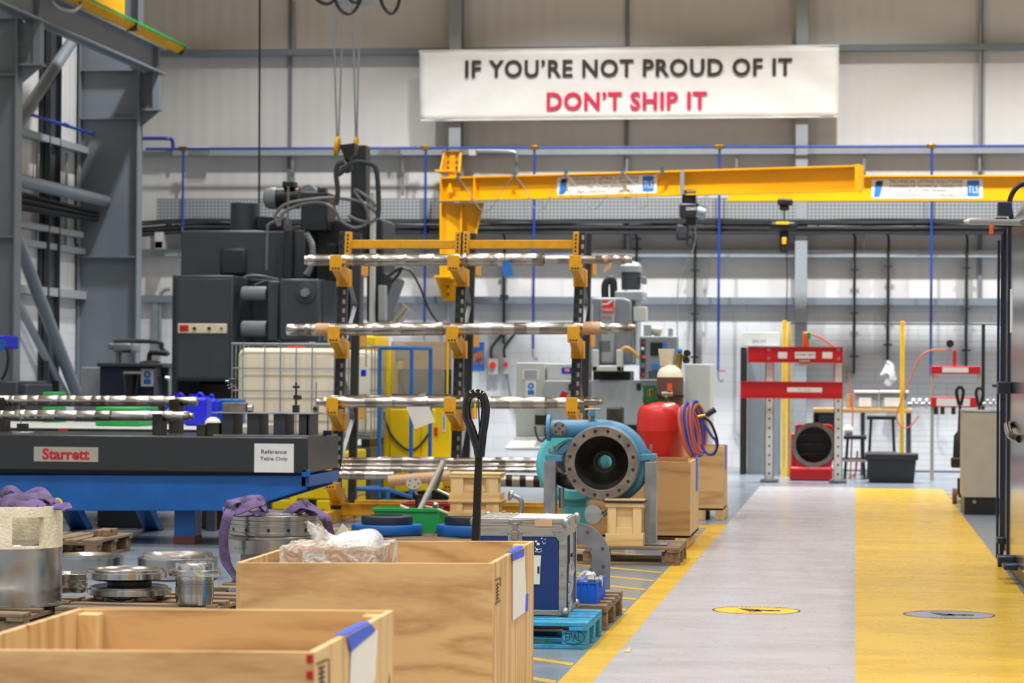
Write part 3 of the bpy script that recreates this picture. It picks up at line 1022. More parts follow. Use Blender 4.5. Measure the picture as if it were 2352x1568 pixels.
part(b, 'stiffeners', 'crane_yellow', t)
# mast: gusseted plates under the arm
Ym = 42.0
def pp(px, py, Y=Ym): return P(px, py, Y)
b = B()
outl = [pp(1010, 466), pp(1110, 466), pp(1086, 560), pp(1050, 640), pp(1010, 640)]
b.prism(outl, (0, .014, 0))
for q in ((1012, 1012), (1060, 1056)):
    b.hexa([pp(q[1] - 2, 640, Ym - .1), pp(q[1] + 2, 640, Ym - .1), pp(q[1] + 2, 640, Ym + .1), pp(q[1] - 2, 640, Ym + .1), pp(q[0] - 2, 466, Ym - .1), pp(q[0] + 2, 466, Ym - .1), pp(q[0] + 2, 466, Ym + .1), pp(q[0] - 2, 466, Ym + .1)])
b.hexa([pp(1084, 560, Ym - .1), pp(1089, 560, Ym - .1), pp(1089, 560, Ym + .1), pp(1084, 560, Ym + .1), pp(1108, 466, Ym - .1), pp(1113, 466, Ym - .1), pp(1113, 466, Ym + .1), pp(1108, 466, Ym + .1)])
part(b, 'mast', 'crane_yellow', t)
x0, x1, z0, z1 = Rc(1015, 347, 1061, 397, WY - .4)
b = B()
b.box(x0, x1, WY - .4, WY - .36, z0, z1)
b.hexa([(x0 - .01, WY - .62, z0), (x0 + .015, WY - .62, z0), (x0 + .015, WY - .38, z0), (x0 - .01, WY - .38, z0), (x0 + .03, WY - .42, z1), (x0 + .05, WY - .42, z1), (x0 + .05, WY - .38, z1), (x0 + .03, WY - .38, z1)])
b.hexa([(x1 - .03, WY - .62, z0), (x1 - .0, WY - .62, z0), (x1 - .0, WY - .38, z0), (x1 - .03, WY - .38, z0), (x1 - .03, WY - .42, z1), (x1 - .0, WY - .42, z1), (x1 - .0, WY - .38, z1), (x1 - .03, WY - .38, z1)])
b.box(x0, x1, Ym - .1, WY - .36, z0 - .03, z0)
part(b, 'top_bracket', 'crane_yellow', t)
b = B()
for i in (.32, .74):
    for j in (.25, .52, .8):
        xx = x0 + (x1 - x0) * i; zz = z0 + (z1 - z0) * j
        b.cyl((xx, WY - .43, zz), (xx, WY - .4, zz), .02, n=8)
part(b, 'bolts', 'steel_dark', t)
part(B().cyl(pp(1038, 412), pp(1038, 392), .07, n=18), 'pivot', 'crane_yellow', t)
x0, x1, z0, z1 = Rc(1012, 636, 1048, 690, WY - .4)
b = B().box(x0, x1, Ym - .12, WY - .36, z1 - .03, z1).box(x0 + .04, x1, WY - .4, WY - .36, z0, z1)
b.prism([(x0 + .04, WY - .38, z0), (x0, Ym - .1, z1), (x0 + .04, WY - .36, z1)], (.015, 0, 0))
part(b, 'lower_bracket', 'crane_yellow', t)
b = B()
for zz in (z0 + .1, z0 + .22):
    b.cyl((x0 + .12, WY - .43, zz), (x0 + .12, WY - .4, zz), .02, n=8)
part(b, 'bolts', 'steel_dark', t)
# eye lug and festoon cable
part(B().prism([pp(1027, 442, 41.9), pp(1041, 442, 41.9), pp(1036, 421, 41.9), pp(1032, 421, 41.9)], (0, -.03, 0)), 'lifting_lug', 'crane_yellow', t)
b = B()
def armpt(px, dz=0, off=.12):
    u = (px - 1015) / (1974 - 1015)
    p = jA.lerp(jB, u) + jn * off
    p.z += dz
    return p
cl = [1062, 1200, 1322, 1455, 1545]
for a_, c_ in zip(cl[:-1], cl[1:]):
    m1 = armpt((a_ + c_) / 2 - 12, -.52); m2 = armpt((a_ + c_) / 2 + 12, -.52)
    b.tube(cr([armpt(a_, 0), armpt(a_ + 30, -.25), m1, m2, armpt(c_ - 30, -.25), armpt(c_, 0)], 5), .006, 6)
part(b, 'festoon_cable', 'cable_grey', t)
b = B()
for a_ in cl:
    q = armpt(a_, .0, .1); b.obox(q, (.05, .04, .1))
part(b, 'cable_clips', 'steel_dark', t)

def plate(t, pxa, pxb, pya, pyb, fn, N_):
    """maker's plate on the web; fn(px, v) -> point of the web face"""
    q = [fn(pxa, 0), fn(pxb, 0), fn(pxb, 1), fn(pxa, 1)]
    s = part(B().prism(q, N_ * .006), 'sign_plate', 'white', t)
    def sub(name, u0, u1, v0, v1, m, k=.009):
        def pt(u, v_): return fn(pxa + (pxb - pxa) * u, v_)
        return part(B().prism([pt(u0, v0), pt(u1, v0), pt(u1, v1), pt(u0, v1)], N_ * k), name, m, s)
    b = B()
    for i in range(7):
        u = .03 + i * .003
        v_ = .1 + i * .115
        def pt(u, v_): return fn(pxa + (pxb - pxa) * u, v_)
        b.prism([pt(.045 - i * .003, v_), pt(.11 - i * .004, v_), pt(.09 - i * .004, v_ + .13), pt(.03 - i * .003 + .002, v_ + .13)], N_ * (.009 + i * .0004), mi=0 if i < 2 else 1)
    part(b, 'logo', ['blue_dark', 'blue_sign'], s)
    sub('blue_square', .86, .97, .08, .9, 'blue_sign', .009)
    d_ = (fn(pxb, 0) - fn(pxa, 0)); 
    def lettering(sx, u0, u1, v0, v1, m, k):
        a_ = fn(pxa, 0); ztop = fn(pxa, 0).z; zbot = fn(pxa, 1).z
        Lx = d_.length
        o = text('lettering', sx, u0 * Lx, u1 * Lx, ztop + (zbot - ztop) * v1, ztop + (zbot - ztop) * v0, 0, m, s, bold=.0)
        dd = V((d_.x, d_.y, 0)).normalized()
        base = V(s['_w'])
        for vtx in o.data.vertices:
            c = vtx.co + base
            vtx.co = V((a_.x, a_.y, 0)) + dd * c.x + V((0, 0, c.z)) + N_ * k - base
    lettering('TECHNICAL LIFTING SOLUTIONS', .16, .82, .06, .22, 'ink', .01)
    lettering('A DIVISION OF TECHNICAL CRANES LTD', .16, .82, .3, .45, 'ink', .01)
    lettering('TEL: 01709 000000', .3, .68, .53, .66, 'ink', .01)
    lettering('S.W.L. 500 KG', .2, .48, .76, .9, 'ink', .01)
    lettering('1/00258-2', .6, .77, .76, .9, 'ink', .01)
    lettering('TLS', .87, .96, .35, .72, 'white', .012)
def f1(px, v_):
    u = (px - 1015) / (1974 - 1015)
    p = jA.lerp(jB, u) + jn * .01
    p.z = jA.z - .045 - v_ * (HJ - .09)
    return p
plate(t, 1296, 1528, 0, 0, f1, jn)

# second jib, its arm coming in from the right
kA = P(1672, 404, 41.5); kB = V((XR - .4, 41.5, kA.z))
t2 = thing('jib_crane', 'second yellow jib crane arm entering from the right edge behind the first', 'crane', (kB.x, 41.5, kA.z - .4))
b = B(); ibeam(b, kA, kB, .39, .2, .022)
part(b, 'arm', 'crane_yellow', t2)
kn = V((0, -1, 0))
def f2(px, v_):
    p = P(px, 430, 41.5) + kn * .01
    p.z = kA.z - .05 - v_ * .3
    return p
plate(t2, 2002, 2257, 0, 0, f2, kn)

# hoist on the first arm
def armz(px, dz, off=0.0):
    return armpt(px, dz, off)
c = armpt(1585, -HJ, 0)
t = thing('chain_hoist', 'black electric chain hoist hanging under the first yellow beam', 'hoist', c - V((0, 0, .8)), 'chain hoists under the yellow beams')
Yh = c.y
def hb_(px0, py0, px1, py1, d, name, m, bev=.02, Y=None):
    Y = Y or Yh
    x0, x1, z0, z1 = Rc(px0, py0, px1, py1, Y - d / 2)
    return part(B().box(x0, x1, Y - d / 2, Y + d / 2, z0, z1), name, m, t, bev)
part(B().bar(P(1567, 392, Yh - .16), P(1567, 446, Yh - .16), .06, .02, (0, 1, 0)), 'hanger_strap', 'galv', t)
hb_(1566, 436, 1598, 468, .25, 'trolley_block', 'black', .03)
hb_(1560, 466, 1606, 500, .3, 'motor_housing', 'black', .03)
part(B().cyl(P(1602, 486, Yh - .1), P(1620, 490, Yh - .1), .1, n=20), 'motor_cap', 'steel_raw', t)
hb_(1575, 498, 1598, 518, .2, 'gear_case', 'black', .02)
hb_(1552, 514, 1580, 552, .2, 'chain_bag', 'rubber', .04)
text('lettering', 'DONATI', P(1578, 480, Yh).x, P(1602, 480, Yh).x, P(1578, 484, Yh).z, P(1578, 477, Yh).z, Yh - .155, 'white', t)
b = B()
for k in range(5):
    p = P(1585, 518 + k * 5, Yh)
    b.ring(p, (0, 1, 0) if k % 2 else (1, 0, 0), .022, .013, .014, 12)
part(b, 'chain', 'galv', t)
pts = [P(1585, 541, Yh), P(1592, 550, Yh), P(1590, 561, Yh), P(1583, 565, Yh), P(1578, 558, Yh), P(1580, 550, Yh), P(1585, 541, Yh)]
part(B().tube(cr(pts, 4), .016, 8), 'hook', 'steel_dark', t)
# hoist on the second arm
Yh = 41.5
c = P(1800, 462, Yh)
t = thing('chain_hoist', 'dark hoist with a yellow hook block hanging in front of the right wall column', 'hoist', c - V((0, 0, .8)), 'chain hoists under the yellow beams')
hb_(1786, 456, 1820, 470, .26, 'trolley_block', 'black', .02)
hb_(1790, 470, 1812, 482, .2, 'trolley_frame', 'black', .02)
part(B().cyl(P(1801, 482, Yh), P(1801, 510, Yh), .012, n=8), 'chain', 'steel_dark', t)
hb_(1768, 508, 1830, 526, .3, 'motor_housing', 'black', .04)
part(B().box(P(1783, 512, Yh).x, P(1812, 512, Yh).x, Yh - .17, Yh - .15, P(1783, 516, Yh).z, P(1783, 510, Yh).z), 'label_plate', 'post_yellow', t)
hb_(1790, 530, 1812, 580, .16, 'hook_block', 'black', .03)
hb_(1796, 545, 1806, 561, .19, 'hook_cover', 'crane_yellow', .01)
part(B().tube(cr([P(1807, 580, Yh), P(1808, 650, Yh), P(1806, 740, Yh)]), .008, 6), 'pendant_cable', 'black', t)

# thin pull cord near the milling machine
solo(B().tube(cr([P(1597, 520, 42.6), P(1596, 560, 42.6), P(1580, 600, 42.6), P(1560, 640, 42.6), P(1556, 700, 42.6), P(1556, 790, 42.6)]), .008, 6), 'pull_cord', 'cable_grey', 'thin grey cord hanging beside the grey milling machine', 'cord')
# overhead hook block ropes and cable loops (travelling crane)
YC = 33.5
t = thing('crane_hook_block', 'yellow pulley wheels and steel ropes of the travelling crane above the dark machine', 'crane', P(795, 400, YC))
b = B()
for a_, c_ in (((763, -40), (774, 315)), ((790, -40), (778, 315)), ((809, -40), (817, 315)), ((827, -40), (820, 315))):
    b.cyl(P(*a_, YC), P(*c_, YC), .012, n=8)
part(b, 'ropes', 'galv', t)
part(B().cyl(P(771, 335, YC), P(778, 336, YC), .125, n=28), 'pulley', 'crane_yellow', t, .01)
part(B().cyl(P(814, 333, YC + .3), P(820, 334, YC + .3), .12, n=28), 'pulley', 'crane_yellow', t, .01)
b = B().prism([P(779, 332, YC), P(815, 328, YC), P(813, 352, YC), P(803, 362, YC), P(803, 368, YC), P(790, 368, YC), P(790, 360, YC)], (0, .25, 0))
part(b, 'hook_housing', 'black', t, .01)
part(B().tube(cr([P(797, 366, YC + .1), P(806, 376, YC + .1), P(803, 390, YC + .1), P(793, 392, YC + .1), P(787, 383, YC + .1)]), [.03] * 33, 10), 'hook', 'mach_dark', t)
b = B()
for pts in ([(775, 380), (772, 400), (776, 440), (772, 470)], [(790, 372), (775, 380), (778, 400), (800, 380), (820, 372), (850, 376), (862, 384), (867, 410), (870, 470), (868, 500)]):
    b.tube(cr([P(*q, YC - .05) for q in pts], 6), .032, 8)
part(b, 'slings', 'mach_dark2', t)
b = B()
for pts in ([(720, -10), (735, 4), (752, 9), (765, 2), (772, -12)], [(768, -12), (775, 12), (792, 30), (810, 28), (825, 8), (830, -12)], [(798, -12), (808, 3), (820, 4), (830, -10)], [(872, -12), (880, 14), (897, 31), (912, 18), (920, -12)]):
    b.tube(cr([P(*q, YC) for q in pts], 6), .022, 8)
solo(b, 'festoon_cable', 'black', 'black cable loops hanging at the top edge above the steel ropes', 'cable')
x0, x1, z0, z1 = Rc(775, -30, 860, 6, YC + .4)
solo(B().box(x0, x1, YC + .3, YC + .7, z0, z1), 'crane_trolley', 'steel_pale', 'grey underside of the crane trolley at the top edge', 'crane trolley', bev=.01)
solo(B().cyl(P(597, -60, 36), P(595, 495, 36), .014, n=8), 'pendant_cable', 'black', 'long black cable hanging straight down behind the dark machine', 'cable')
def pb(t, px0, py0, px1, py1, Y, d, name, m, bev=.012, label=None):
    """box part whose front face spans a pixel rectangle at depth Y, d deep"""
    x0, x1, z0, z1 = Rc(px0, py0, px1, py1, Y)
    return part(B().box(x0, x1, Y, Y + d, max(z0, 0), z1), name, m, t, bev, label)
def mandatory_sign(px0, py0, px1, py1, Y, t):
    x0, x1, z0, z1 = Rc(px0, py0, px1, py1, Y)
    s = part(B().box(x0, x1, Y - .006, Y, z0, z1), 'safety_sign', 'white', t, label='white sign with a blue disc')
    cx = (x0 + x1) / 2; w_ = x1 - x0; h = z1 - z0
    b = B().lathe((cx, Y - .006, z1 - h * .33), (0, -1, 0), [(0, w_ * .3), (.002, w_ * .3)], 24)
    b.box(x0 + w_ * .2, x1 - w_ * .2, Y - .008, Y - .006, z0 + h * .12, z0 + h * .42)
    part(b, 'sign_print', 'blue_sign', s)
    part(B().box(cx - w_ * .08, cx + w_ * .08, Y - .0095, Y - .008, z1 - h * .4, z1 - h * .26), 'pictogram', 'white', s)

# ------------------------------------------------------------------ dark horizontal boring machine
Y0 = 33.0
t = thing('boring_machine', 'huge dark grey boring machine with control cabinet behind the cream tank', 'machine', (P(560, 900, 34).x, 34, 0))
pb(t, 412, 529, 660, 905, 34.3, 1.5, 'machine_body', 'mach_dark', .03)
pb(t, 650, 526, 672, 640, 34.1, 1.4, 'body_edge', 'mach_dark2', .02)
pb(t, 672, 528, 702, 640, 34.2, 1.2, 'body_side', 'mach_dark', .02)
pb(t, 503, 567, 567, 634, 34.26, .1, 'access_panel', 'mach_dark2', .06)
x0, x1, z0, z1 = Rc(522, 464, 588, 530, 34.8)
part(B().lathe(((x0 + x1) / 2, 35.0, z0), (0, 0, 1), [(0, (x1 - x0) / 2), (z1 - z0, (x1 - x0) / 2)], 32), 'top_drum', 'mach_dark', t, .01)
pb(t, 588, 496, 650, 528, 34.9, .6, 'blue_motor_case', 'blue_dark', .02)
pb(t, 393, 631, 410, 930, 33.3, 1.2, 'cabinet_frame', 'mach_dark2', .02)
cb = pb(t, 402, 632, 535, 874, Y0, 1.1, 'control_cabinet', 'mach_dark', .02)
pb(cb, 408, 640, 528, 868, Y0 - .02, .03, 'cabinet_door', 'mach_dark', .008)
s = pb(cb, 408, 743, 521, 765, Y0 - .035, .02, 'control_strip', 'cream', .008, 'cream strip with knobs')
pb(s, 412, 746, 433, 761, Y0 - .042, .01, 'red_plate', 'label_red', .002, 'red maker plate')
text('lettering', 'SIP', P(416, 755, Y0).x, P(429, 755, Y0).x, P(416, 758, Y0).z, P(416, 752, Y0).z, Y0 - .044, 'ink', s)
for px, r in ((446, .02), (480, .02), (508, .012)):
    c = P(px, 754, Y0 - .06)
    part(B().cyl((c.x, Y0 - .07, c.z), (c.x, Y0 - .035, c.z), r, n=16), 'knob', 'black', s)
pb(t, 430, 880, 700, 1300, 34.2, 1.4, 'machine_base', 'black', .02)
pb(t, 548, 640, 620, 900, 34.0, 1.0, 'column_body', 'mach_dark2', .02)
hd = pb(t, 640, 640, 733, 783, 33.0, 1.1, 'spindle_head', 'mach_dark', .03)
pb(t, 613, 645, 641, 783, 33.06, 1.0, 'head_side_panel', 'mach_dark', .02)
pb(t, 733, 642, 743, 783, 33.2, .9, 'head_edge', 'mach_dark2', .01)
c = P(703, 672, 33)
part(B().lathe((c.x, 33, c.z), (0, -1, 0), [(0, .13), (.025, .13), (.03, .115)], 36), 'boss', 'mach_dark', hd)
part(B().lathe((c.x, 32.97, c.z), (0, -1, 0), [(0, .06), (.07, .055)], 6), 'hex_nut', 'mach_mid', hd)
c = P(703, 755, 33)
part(B().lathe((c.x, 33, c.z), (0, -1, 0), [(0, .1), (.012, .1)], 36), 'boss', 'mach_dark', hd)
for py0, py1 in ((657, 690), (736, 772)):
    a = P(556, (py0 + py1) / 2, 33.2); c2 = P(613, (py0 + py1) / 2, 33.2)
    r = (py1 - py0) / 2 * 33.2 / F
    part(B().lathe(a, (1, 0, 0), [(0, r * .9), (.02, r), ((c2 - a).length, r)], 28), 'servo_motor', 'mach_mid', t)
pb(t, 722, 505, 806, 860, 34.6, 1.0, 'dark_column', 'mach_dark2', .03)
pb(t, 750, 560, 770, 700, 34.3, .3, 'guide_rail', 'black', .01)
b = B()
x0, x1, z0, z1 = Rc(804, 333, 841, 620, 34.0)
part(b.box(x0, x1, 34.0, 34.3, z0, z1), 'upright_beam', 'mach_dark2', t, .01)
pb(t, 847, 441, 860, 760, 33.9, .15, 'pale_post', 'mach_light', .01, 'pale upright post')
x0, x1, z0, z1 = Rc(860, 503, 903, 760, 34.2)
b = B()
b.prism([P(842, 500, 34.2), P(872, 500, 34.2), P(880, 508, 34.2), P(882, 625, 34.2), P(905, 640, 34.2), P(868, 740, 34.2), P(842, 740, 34.2)], (0, .9, 0))
part(b, 'cable_arm', 'mach_dark2', t, .02)
pb(t, 868, 655, 884, 735, 34.0, .2, 'side_panel', 'mach_grey', .01)
# electric motor on top
a = P(607, 455, 34.6); c2 = P(690, 455, 34.6)
r = 26 * 34.6 / F
L_ = (c2 - a).length
mo = part(B().lathe(a, (1, 0, 0), [(0, r * .55), (.03, r * .88), (.1, r), (.17, r)], 32), 'motor_fan_cover', 'mach_mid', t)
prof = [(.17, r * .9)]
k = .18
while k < L_ - .02:
    prof += [(k, r * .88), (k, r * .96), (k + .008, r * .96), (k + .008, r * .88)]
    k += .02
part(B().lathe(a, (1, 0, 0), prof, 32), 'motor_body', 'black', t)
pb(t, 648, 416, 675, 430, 34.45, .25, 'terminal_box', 'black', .01)
pb(t, 690, 440, 752, 530, 34.3, .6, 'gearbox', 'mach_dark2', .02)
c = P(707, 440, 34.4)
part(B().lathe(c, (0, 1, 0), [(0, .09), (.3, .09)], 28), 'gear_cover', 'mach_mid', t)
pb(t, 728, 429, 747, 440, 34.3, .2, 'cap_box', 'mach_dark', .015)
b = B()
for pts, rr in (([(640, 520), (632, 495), (655, 470), (700, 460), (760, 455), (815, 460), (850, 475), (868, 495), (855, 508), (830, 508), (800, 495)], .022),
            ([(642, 518), (650, 490), (690, 470), (735, 465), (765, 480), (785, 508), (815, 523), (845, 510), (842, 480), (825, 455), (815, 440), (822, 438), (850, 458), (865, 475)], .022),
            ([(612, 620), (614, 530), (618, 515), (640, 505), (650, 500)], .018),
            ([(662, 428), (662, 470), (660, 515)], .016), ([(556, 660), (560, 638), (590, 633), (640, 642)], .018), ([(585, 655), (610, 645), (640, 645)], .014)):
    b.tube(cr([P(*q, 33.9) for q in pts], 6), rr, 8)
part(b, 'loose_cables', 'cable_grey', t)
b = B()
p0 = [P(703, 536, 33.8), P(716, 560, 33.8), P(718, 590, 33.8), P(712, 615, 33.8), P(704, 632, 33.8)]
path = cr(p0, 12)
b.tube(path, [.045 if i % 2 else .035 for i in range(len(path))], 12)
part(b, 'corrugated_hose', 'mach_mid', t)
solo(B().tube(cr([P(925, 615, 34), P(945, 625, 34), P(965, 660, 34), P(985, 710, 34), P(1010, 745, 34)]), .014, 8), 'trailing_cable', 'black', 'black cable curving away right of the dark boring machine', 'cable')
solo(B().tube(cr([P(885, 640, 33.8), P(905, 625, 33.8), P(922, 615, 33.8), P(915, 630, 33.8), P(900, 648, 33.8)]), .02, 8), 'cable_coil', 'black', 'coil of black cable at the right side of the dark boring machine', 'cable')
# white waste can and long bars behind rack
a = P(905, 742, 34); c = P(935, 705, 34)
solo(B().cyl(a, c, .085, n=28), 'steel_bar', 'steel', 'thick polished steel bar end pointing up behind the middle shafts', 'bar')

# ------------------------------------------------------------------ drilling bench on the left
t = thing('drill_press', 'old drill press on a dark bench by the left column', 'machine', (P(290, 900, 36).x, 36, 0))
pb(t, 224, 842, 353, 1300, 35.2, .8, 'bench_cabinet', 'blue_dark', .02)
pb(t, 222, 834, 372, 842, 35.1, 1.0, 'bench_top', 'mach_dark', .01)
mandatory_sign(324, 847, 353, 887, 35.18, t)
pb(t, 182, 843, 225, 1300, 35.6, .7, 'side_cabinet', 'mach_grey', .015)
pb(t, 353, 842, 388, 1300, 35.7, .6, 'side_cabinet', 'mach_mid', .015)
a = P(272, 834, 35.6)
part(B().cyl((a.x, 35.6, a.z), (a.x, 35.6, P(272, 790, 35.6).z), .05, n=20), 'column', 'steel_raw', t)
pb(t, 258, 788, 300, 808, 35.4, .5, 'drill_head', 'mach_mid', .03)
pb(t, 246, 788, 260, 802, 35.4, .4, 'head_motor', 'mach_mid', .02)
pb(t, 280, 802, 300, 810, 35.4, .2, 'chuck', 'black', .01)
part(B().tube(cr([P(262, 783, 35.5), P(310, 783, 35.5), P(366, 786, 35.5), P(372, 800, 35.5), P(388, 815, 35.5)]), .03, 8), 'feed_arm', 'mach_dark', t)
part(B().tube(cr([P(342, 832, 35.4), P(345, 812, 35.4), P(358, 810, 35.4), P(384, 812, 35.4)]), .035, 8), 'vice_arm', 'black', t)
part(B().lathe(P(345, 834, 35.4), (0, 0, 1), [(0, .14), (.02, .14), (.04, .06)], 28), 'round_table', 'mach_dark2', t)
part(B().tube([P(365, 865, 35.0), P(372, 900, 35.0), P(380, 940, 35.0)], .03, 8), 'lever', 'mach_dark', t)
part(B().cyl(P(380, 867, 35.0), P(388, 870, 35.0), .03, n=14), 'lever_knob', 'steel', t)
a = G(303, 1000); 
x0, x1, z0, z1 = Rc(283, 853, 323, 905, 35.0)
solo(B().lathe(((x0 + x1) / 2, 34.95, z0), (0, 0, 1), [(0, .075), (z1 - z0, .11), (z1 - z0, .1), (.01, .07)], 28), 'bucket', 'black', 'black bucket hanging in front of the dark drill bench', 'bucket')
solo(B().box(*Rc(283, 853, 323, 858, 34.82)[:2], 34.83, 34.9, *Rc(283, 853, 323, 858, 34.82)[2:]), 'rag', 'cab_steel', 'folded pale rag over the black bucket rim', 'rag')
t = thing('lathe_end', 'dark grey machine end with a blue round badge at the far left edge', 'machine', (P(10, 900, 30).x, 30, 0))
pb(t, -120, 875, 40, 1300, 31, 1.2, 'machine_bed', 'mach_dark', .02)
pb(t, 38, 882, 64, 1300, 31.1, 1.0, 'bed_step', 'mach_dark', .02)
pb(t, -60, 770, 8, 800, 31, .6, 'blue_cover', 'blue_drum', .02)
c = P(-2, 792, 30.98)
part(B().lathe(c, (0, -1, 0), [(0, .08), (.01, .08)], 28), 'round_badge', 'blue_frame', t)
part(B().tube(cr([P(8, 790, 31), P(18, 810, 31), P(16, 845, 31), P(4, 872, 31)]), .018, 8), 'cable', 'black', t)

# ------------------------------------------------------------------ grey milling machine
t = thing('milling_machine', 'grey vertical milling machine with control screen against the back wall', 'machine', (P(1410, 1000, 35).x, 35, 0))
YM = 35.6
b = B().prism([P(1380, 683, YM), P(1432, 683, YM), P(1450, 690, YM), P(1455, 835, YM), P(1430, 838, YM), P(1352, 838, YM), P(1358, 683, YM)], (0, 1.2, 0))
col_ = part(b, 'machine_column', 'mach_mid', t, .03)
pb(t, 1378, 683, 1413, 835, YM - .05, .2, 'front_cover', 'mach_grey', .03)
pb(t, 1412, 668, 1476, 690, YM + .1, .8, 'motor_base', 'mach_grey', .02)
pb(t, 1452, 685, 1462, 838, YM + .2, .8, 'column_side', 'mach_grey', .02)
c = P(1449, 665, YM + .4)
r = 25 * YM / F
z2 = P(1449, 625, YM + .4).z; z3 = P(1449, 600, YM + .4).z
b = B()
prof = [(0, r * .85)]
part(B().lathe(c, (0, 0, 1), [(0, r * .88), (z2 - c.z, r * .92)], 16, caps=True), 'spindle_motor', 'mach_dark', t)
part(B().lathe((c.x, c.y, z2), (0, 0, 1), [(0, r * 1.02), (.08, r * 1.0), (.13, r * .7), (z3 - z2, r * .2)], 28), 'motor_cap', 'mach_grey', t)
pb(t, 1472, 635, 1484, 652, YM + .3, .2, 'motor_terminal_box', 'mach_mid', .015)
part(B().tube(cr([P(1390, 684, YM + .3), P(1390, 655, YM + .3), P(1398, 642, YM + .3), P(1408, 645, YM + .3), P(1410, 684, YM + .3)], 6), .05, 12), 'air_hose', 'rubber', t)
x0, x1, z0, z1 = Rc(1383, 690, 1410, 717, YM - .06)
lg = part(B().box(x0, x1, YM - .062, YM - .05, z0, z1), 'logo_plate', 'label_red', t, label='red logo plate')
b = B()
b.prism([(x0 + .0, YM - .066, z0 + .1), (x0 + .07, YM - .066, z0 + .1), (x1, YM - .066, z1), (x1 - .05, YM - .066, z1), (x0 + .06, YM - .066, z0 + .12), (x0, YM - .066, z0 + .12)], (0, .003, 0))
part(b, 'logo_swoosh', 'white', lg)
text('lettering', 'HAAS', x0 + .015, x1 - .015, z0 + .015, z0 + .06, YM - .066, 'white', lg)
text('lettering', 'MINI MILL', P(1383, 730, YM).x, P(1405, 730, YM).x, P(1383, 733, YM).z, P(1383, 726, YM).z, YM - .062, 'brand_red', t, shear=.3)
b = B()
for k in range(5):
    z = P(1383, 785 + k * 5, YM).z
    b.box(P(1382, 0, YM).x, P(1408, 0, YM).x, YM - .056, YM - .05, z - .006, z + .006)
part(b, 'vent_slots', 'mach_dark', t)
b = B()
x0, x1, z0, z1 = Rc(1360, 803, 1428, 852, YM - .35)
b.box(x0, x0 + .07, YM - .35, YM, z0, z1).box(x1 - .07, x1, YM - .35, YM, z0, z1).box(x0, x1, YM - .35, YM, z0, z0 + .07)
part(b, 'head_guard', 'mach_light', t, .01)
pb(t, 1362, 852, 1448, 875, YM + .1, .6, 'table_recess', 'black', .01)
pb(t, 1185, 833, 1252, 1003, YM + .3, .6, 'enclosure_panel', 'mach_light', .01)
pb(t, 1256, 835, 1355, 876, YM + .3, .3, 'enclosure_panel', 'mach_light', .01)
pb(t, 1570, 836, 1632, 1300, YM + .1, .9, 'enclosure_panel', 'mach_light', .01)
pb(t, 1250, 874, 1356, 980, YM - .1, .8, 'front_door', 'mach_grey', .015)
pb(t, 1356, 874, 1572, 975, YM - .15, .8, 'front_door', 'mach_grey', .015)
b = B()
for px in (1310, 1466):
    x0, x1, z0, z1 = Rc(px - 4, 880, px + 6, 896, YM - .17)
    b.box(x0, x1, YM - .17, YM - .1, z0, z1)
part(b, 'door_latches', 'black', t, .01)
pb(t, 1256, 975, 1500, 1300, YM + .1, .7, 'machine_base', 'mach_dark2', .02)
b = B().hexa([P(1160, 1032, YM - .4), P(1252, 1032, YM - .4), P(1252, 1034, YM + .2), P(1182, 1034, YM + .2), P(1160, 1028, YM - .4), P(1252, 1028, YM - .4), P(1252, 1005, YM + .2), P(1182, 1005, YM + .2)])
part(b, 'chip_tray', 'mach_light', t)
pb(t, 1228, 952, 1256, 976, YM - .2, .3, 'monitor', 'black', .01)
cp = pb(t, 1468, 772, 1556, 872, YM - .35, .3, 'control_panel', 'mach_mid', .02)
pb(cp, 1471, 778, 1482, 866, YM - .37, .02, 'button_strip', 'mach_dark2', .004)
pb(cp, 1494, 786, 1522, 816, YM - .37, .02, 'screen', 'black', .004)
pb(cp, 1522, 786, 1530, 802, YM - .37, .02, 'blue_tag', 'blue_sign', .002)
pb(cp, 1497, 836, 1512, 848, YM - .37, .02, 'blue_keys', 'blue_sign', .002)
b = B()
for i in range(8):
    for j in range(3):
        x0, x1, z0, z1 = Rc(1490 + i * 7, 852 + j * 6, 1495 + i * 7, 856 + j * 6, YM - .36)
        b.box(x0, x1, YM - .362, YM - .35, z0, z1)
part(b, 'keys', 'mach_dark', cp)
for px, py, m in ((1479, 819, 'orange'), (1476, 839, 'steel'), (1478, 786, 'brand_red'), (1478, 860, 'brand_red'), (1476, 800, 'white')):
    c = P(px, py, YM - .38)
    part(B().cyl(c, c + V((0, .03, 0)), .035 if m == 'steel' else .022, n=16), 'button', m, cp)
pb(t, 1534, 753, 1545, 800, YM - .2, .1, 'panel_arm', 'mach_grey', .01)
pb(t, 1478, 745, 1495, 772, YM - .1, .2, 'lamp_housing', 'mach_grey', .01)
part(B().lathe(P(1495, 757, YM), (1, 0, -.25), [(0, .05), (.12, .08), (.14, .08)], 20), 'work_lamp', 'cab_steel', t)
pb(t, 1454, 704, 1484, 738, YM + .05, .3, 'information_plate', 'mach_light', .01)
pb(t, 1358, 700, 1362, 835, YM - .02, .1, 'trim_strip', 'mach_light', .003)
part(B().tube(cr([P(1428, 803, YM - .3), P(1440, 798, YM - .3), P(1456, 808, YM - .3), P(1468, 822, YM - .3)]), .02, 8), 'yellow_conduit', 'rack_yellow', t)
Ys_ = YM + .29
s = pb(t, 1200, 848, 1238, 872, Ys_, .01, 'notice', 'paper', .0)
b = B()
for k in range(4):
    x0, x1, z0, z1 = Rc(1204, 851 + k * 5.2, 1234, 854 + k * 5.2, Ys_ - .003)
    b.box(x0, x1, Ys_ - .003, Ys_, z0, z1)
part(b, 'print_lines', 'decal_grey', s)
mandatory_sign(1207, 874, 1232, 911, Ys_, t)
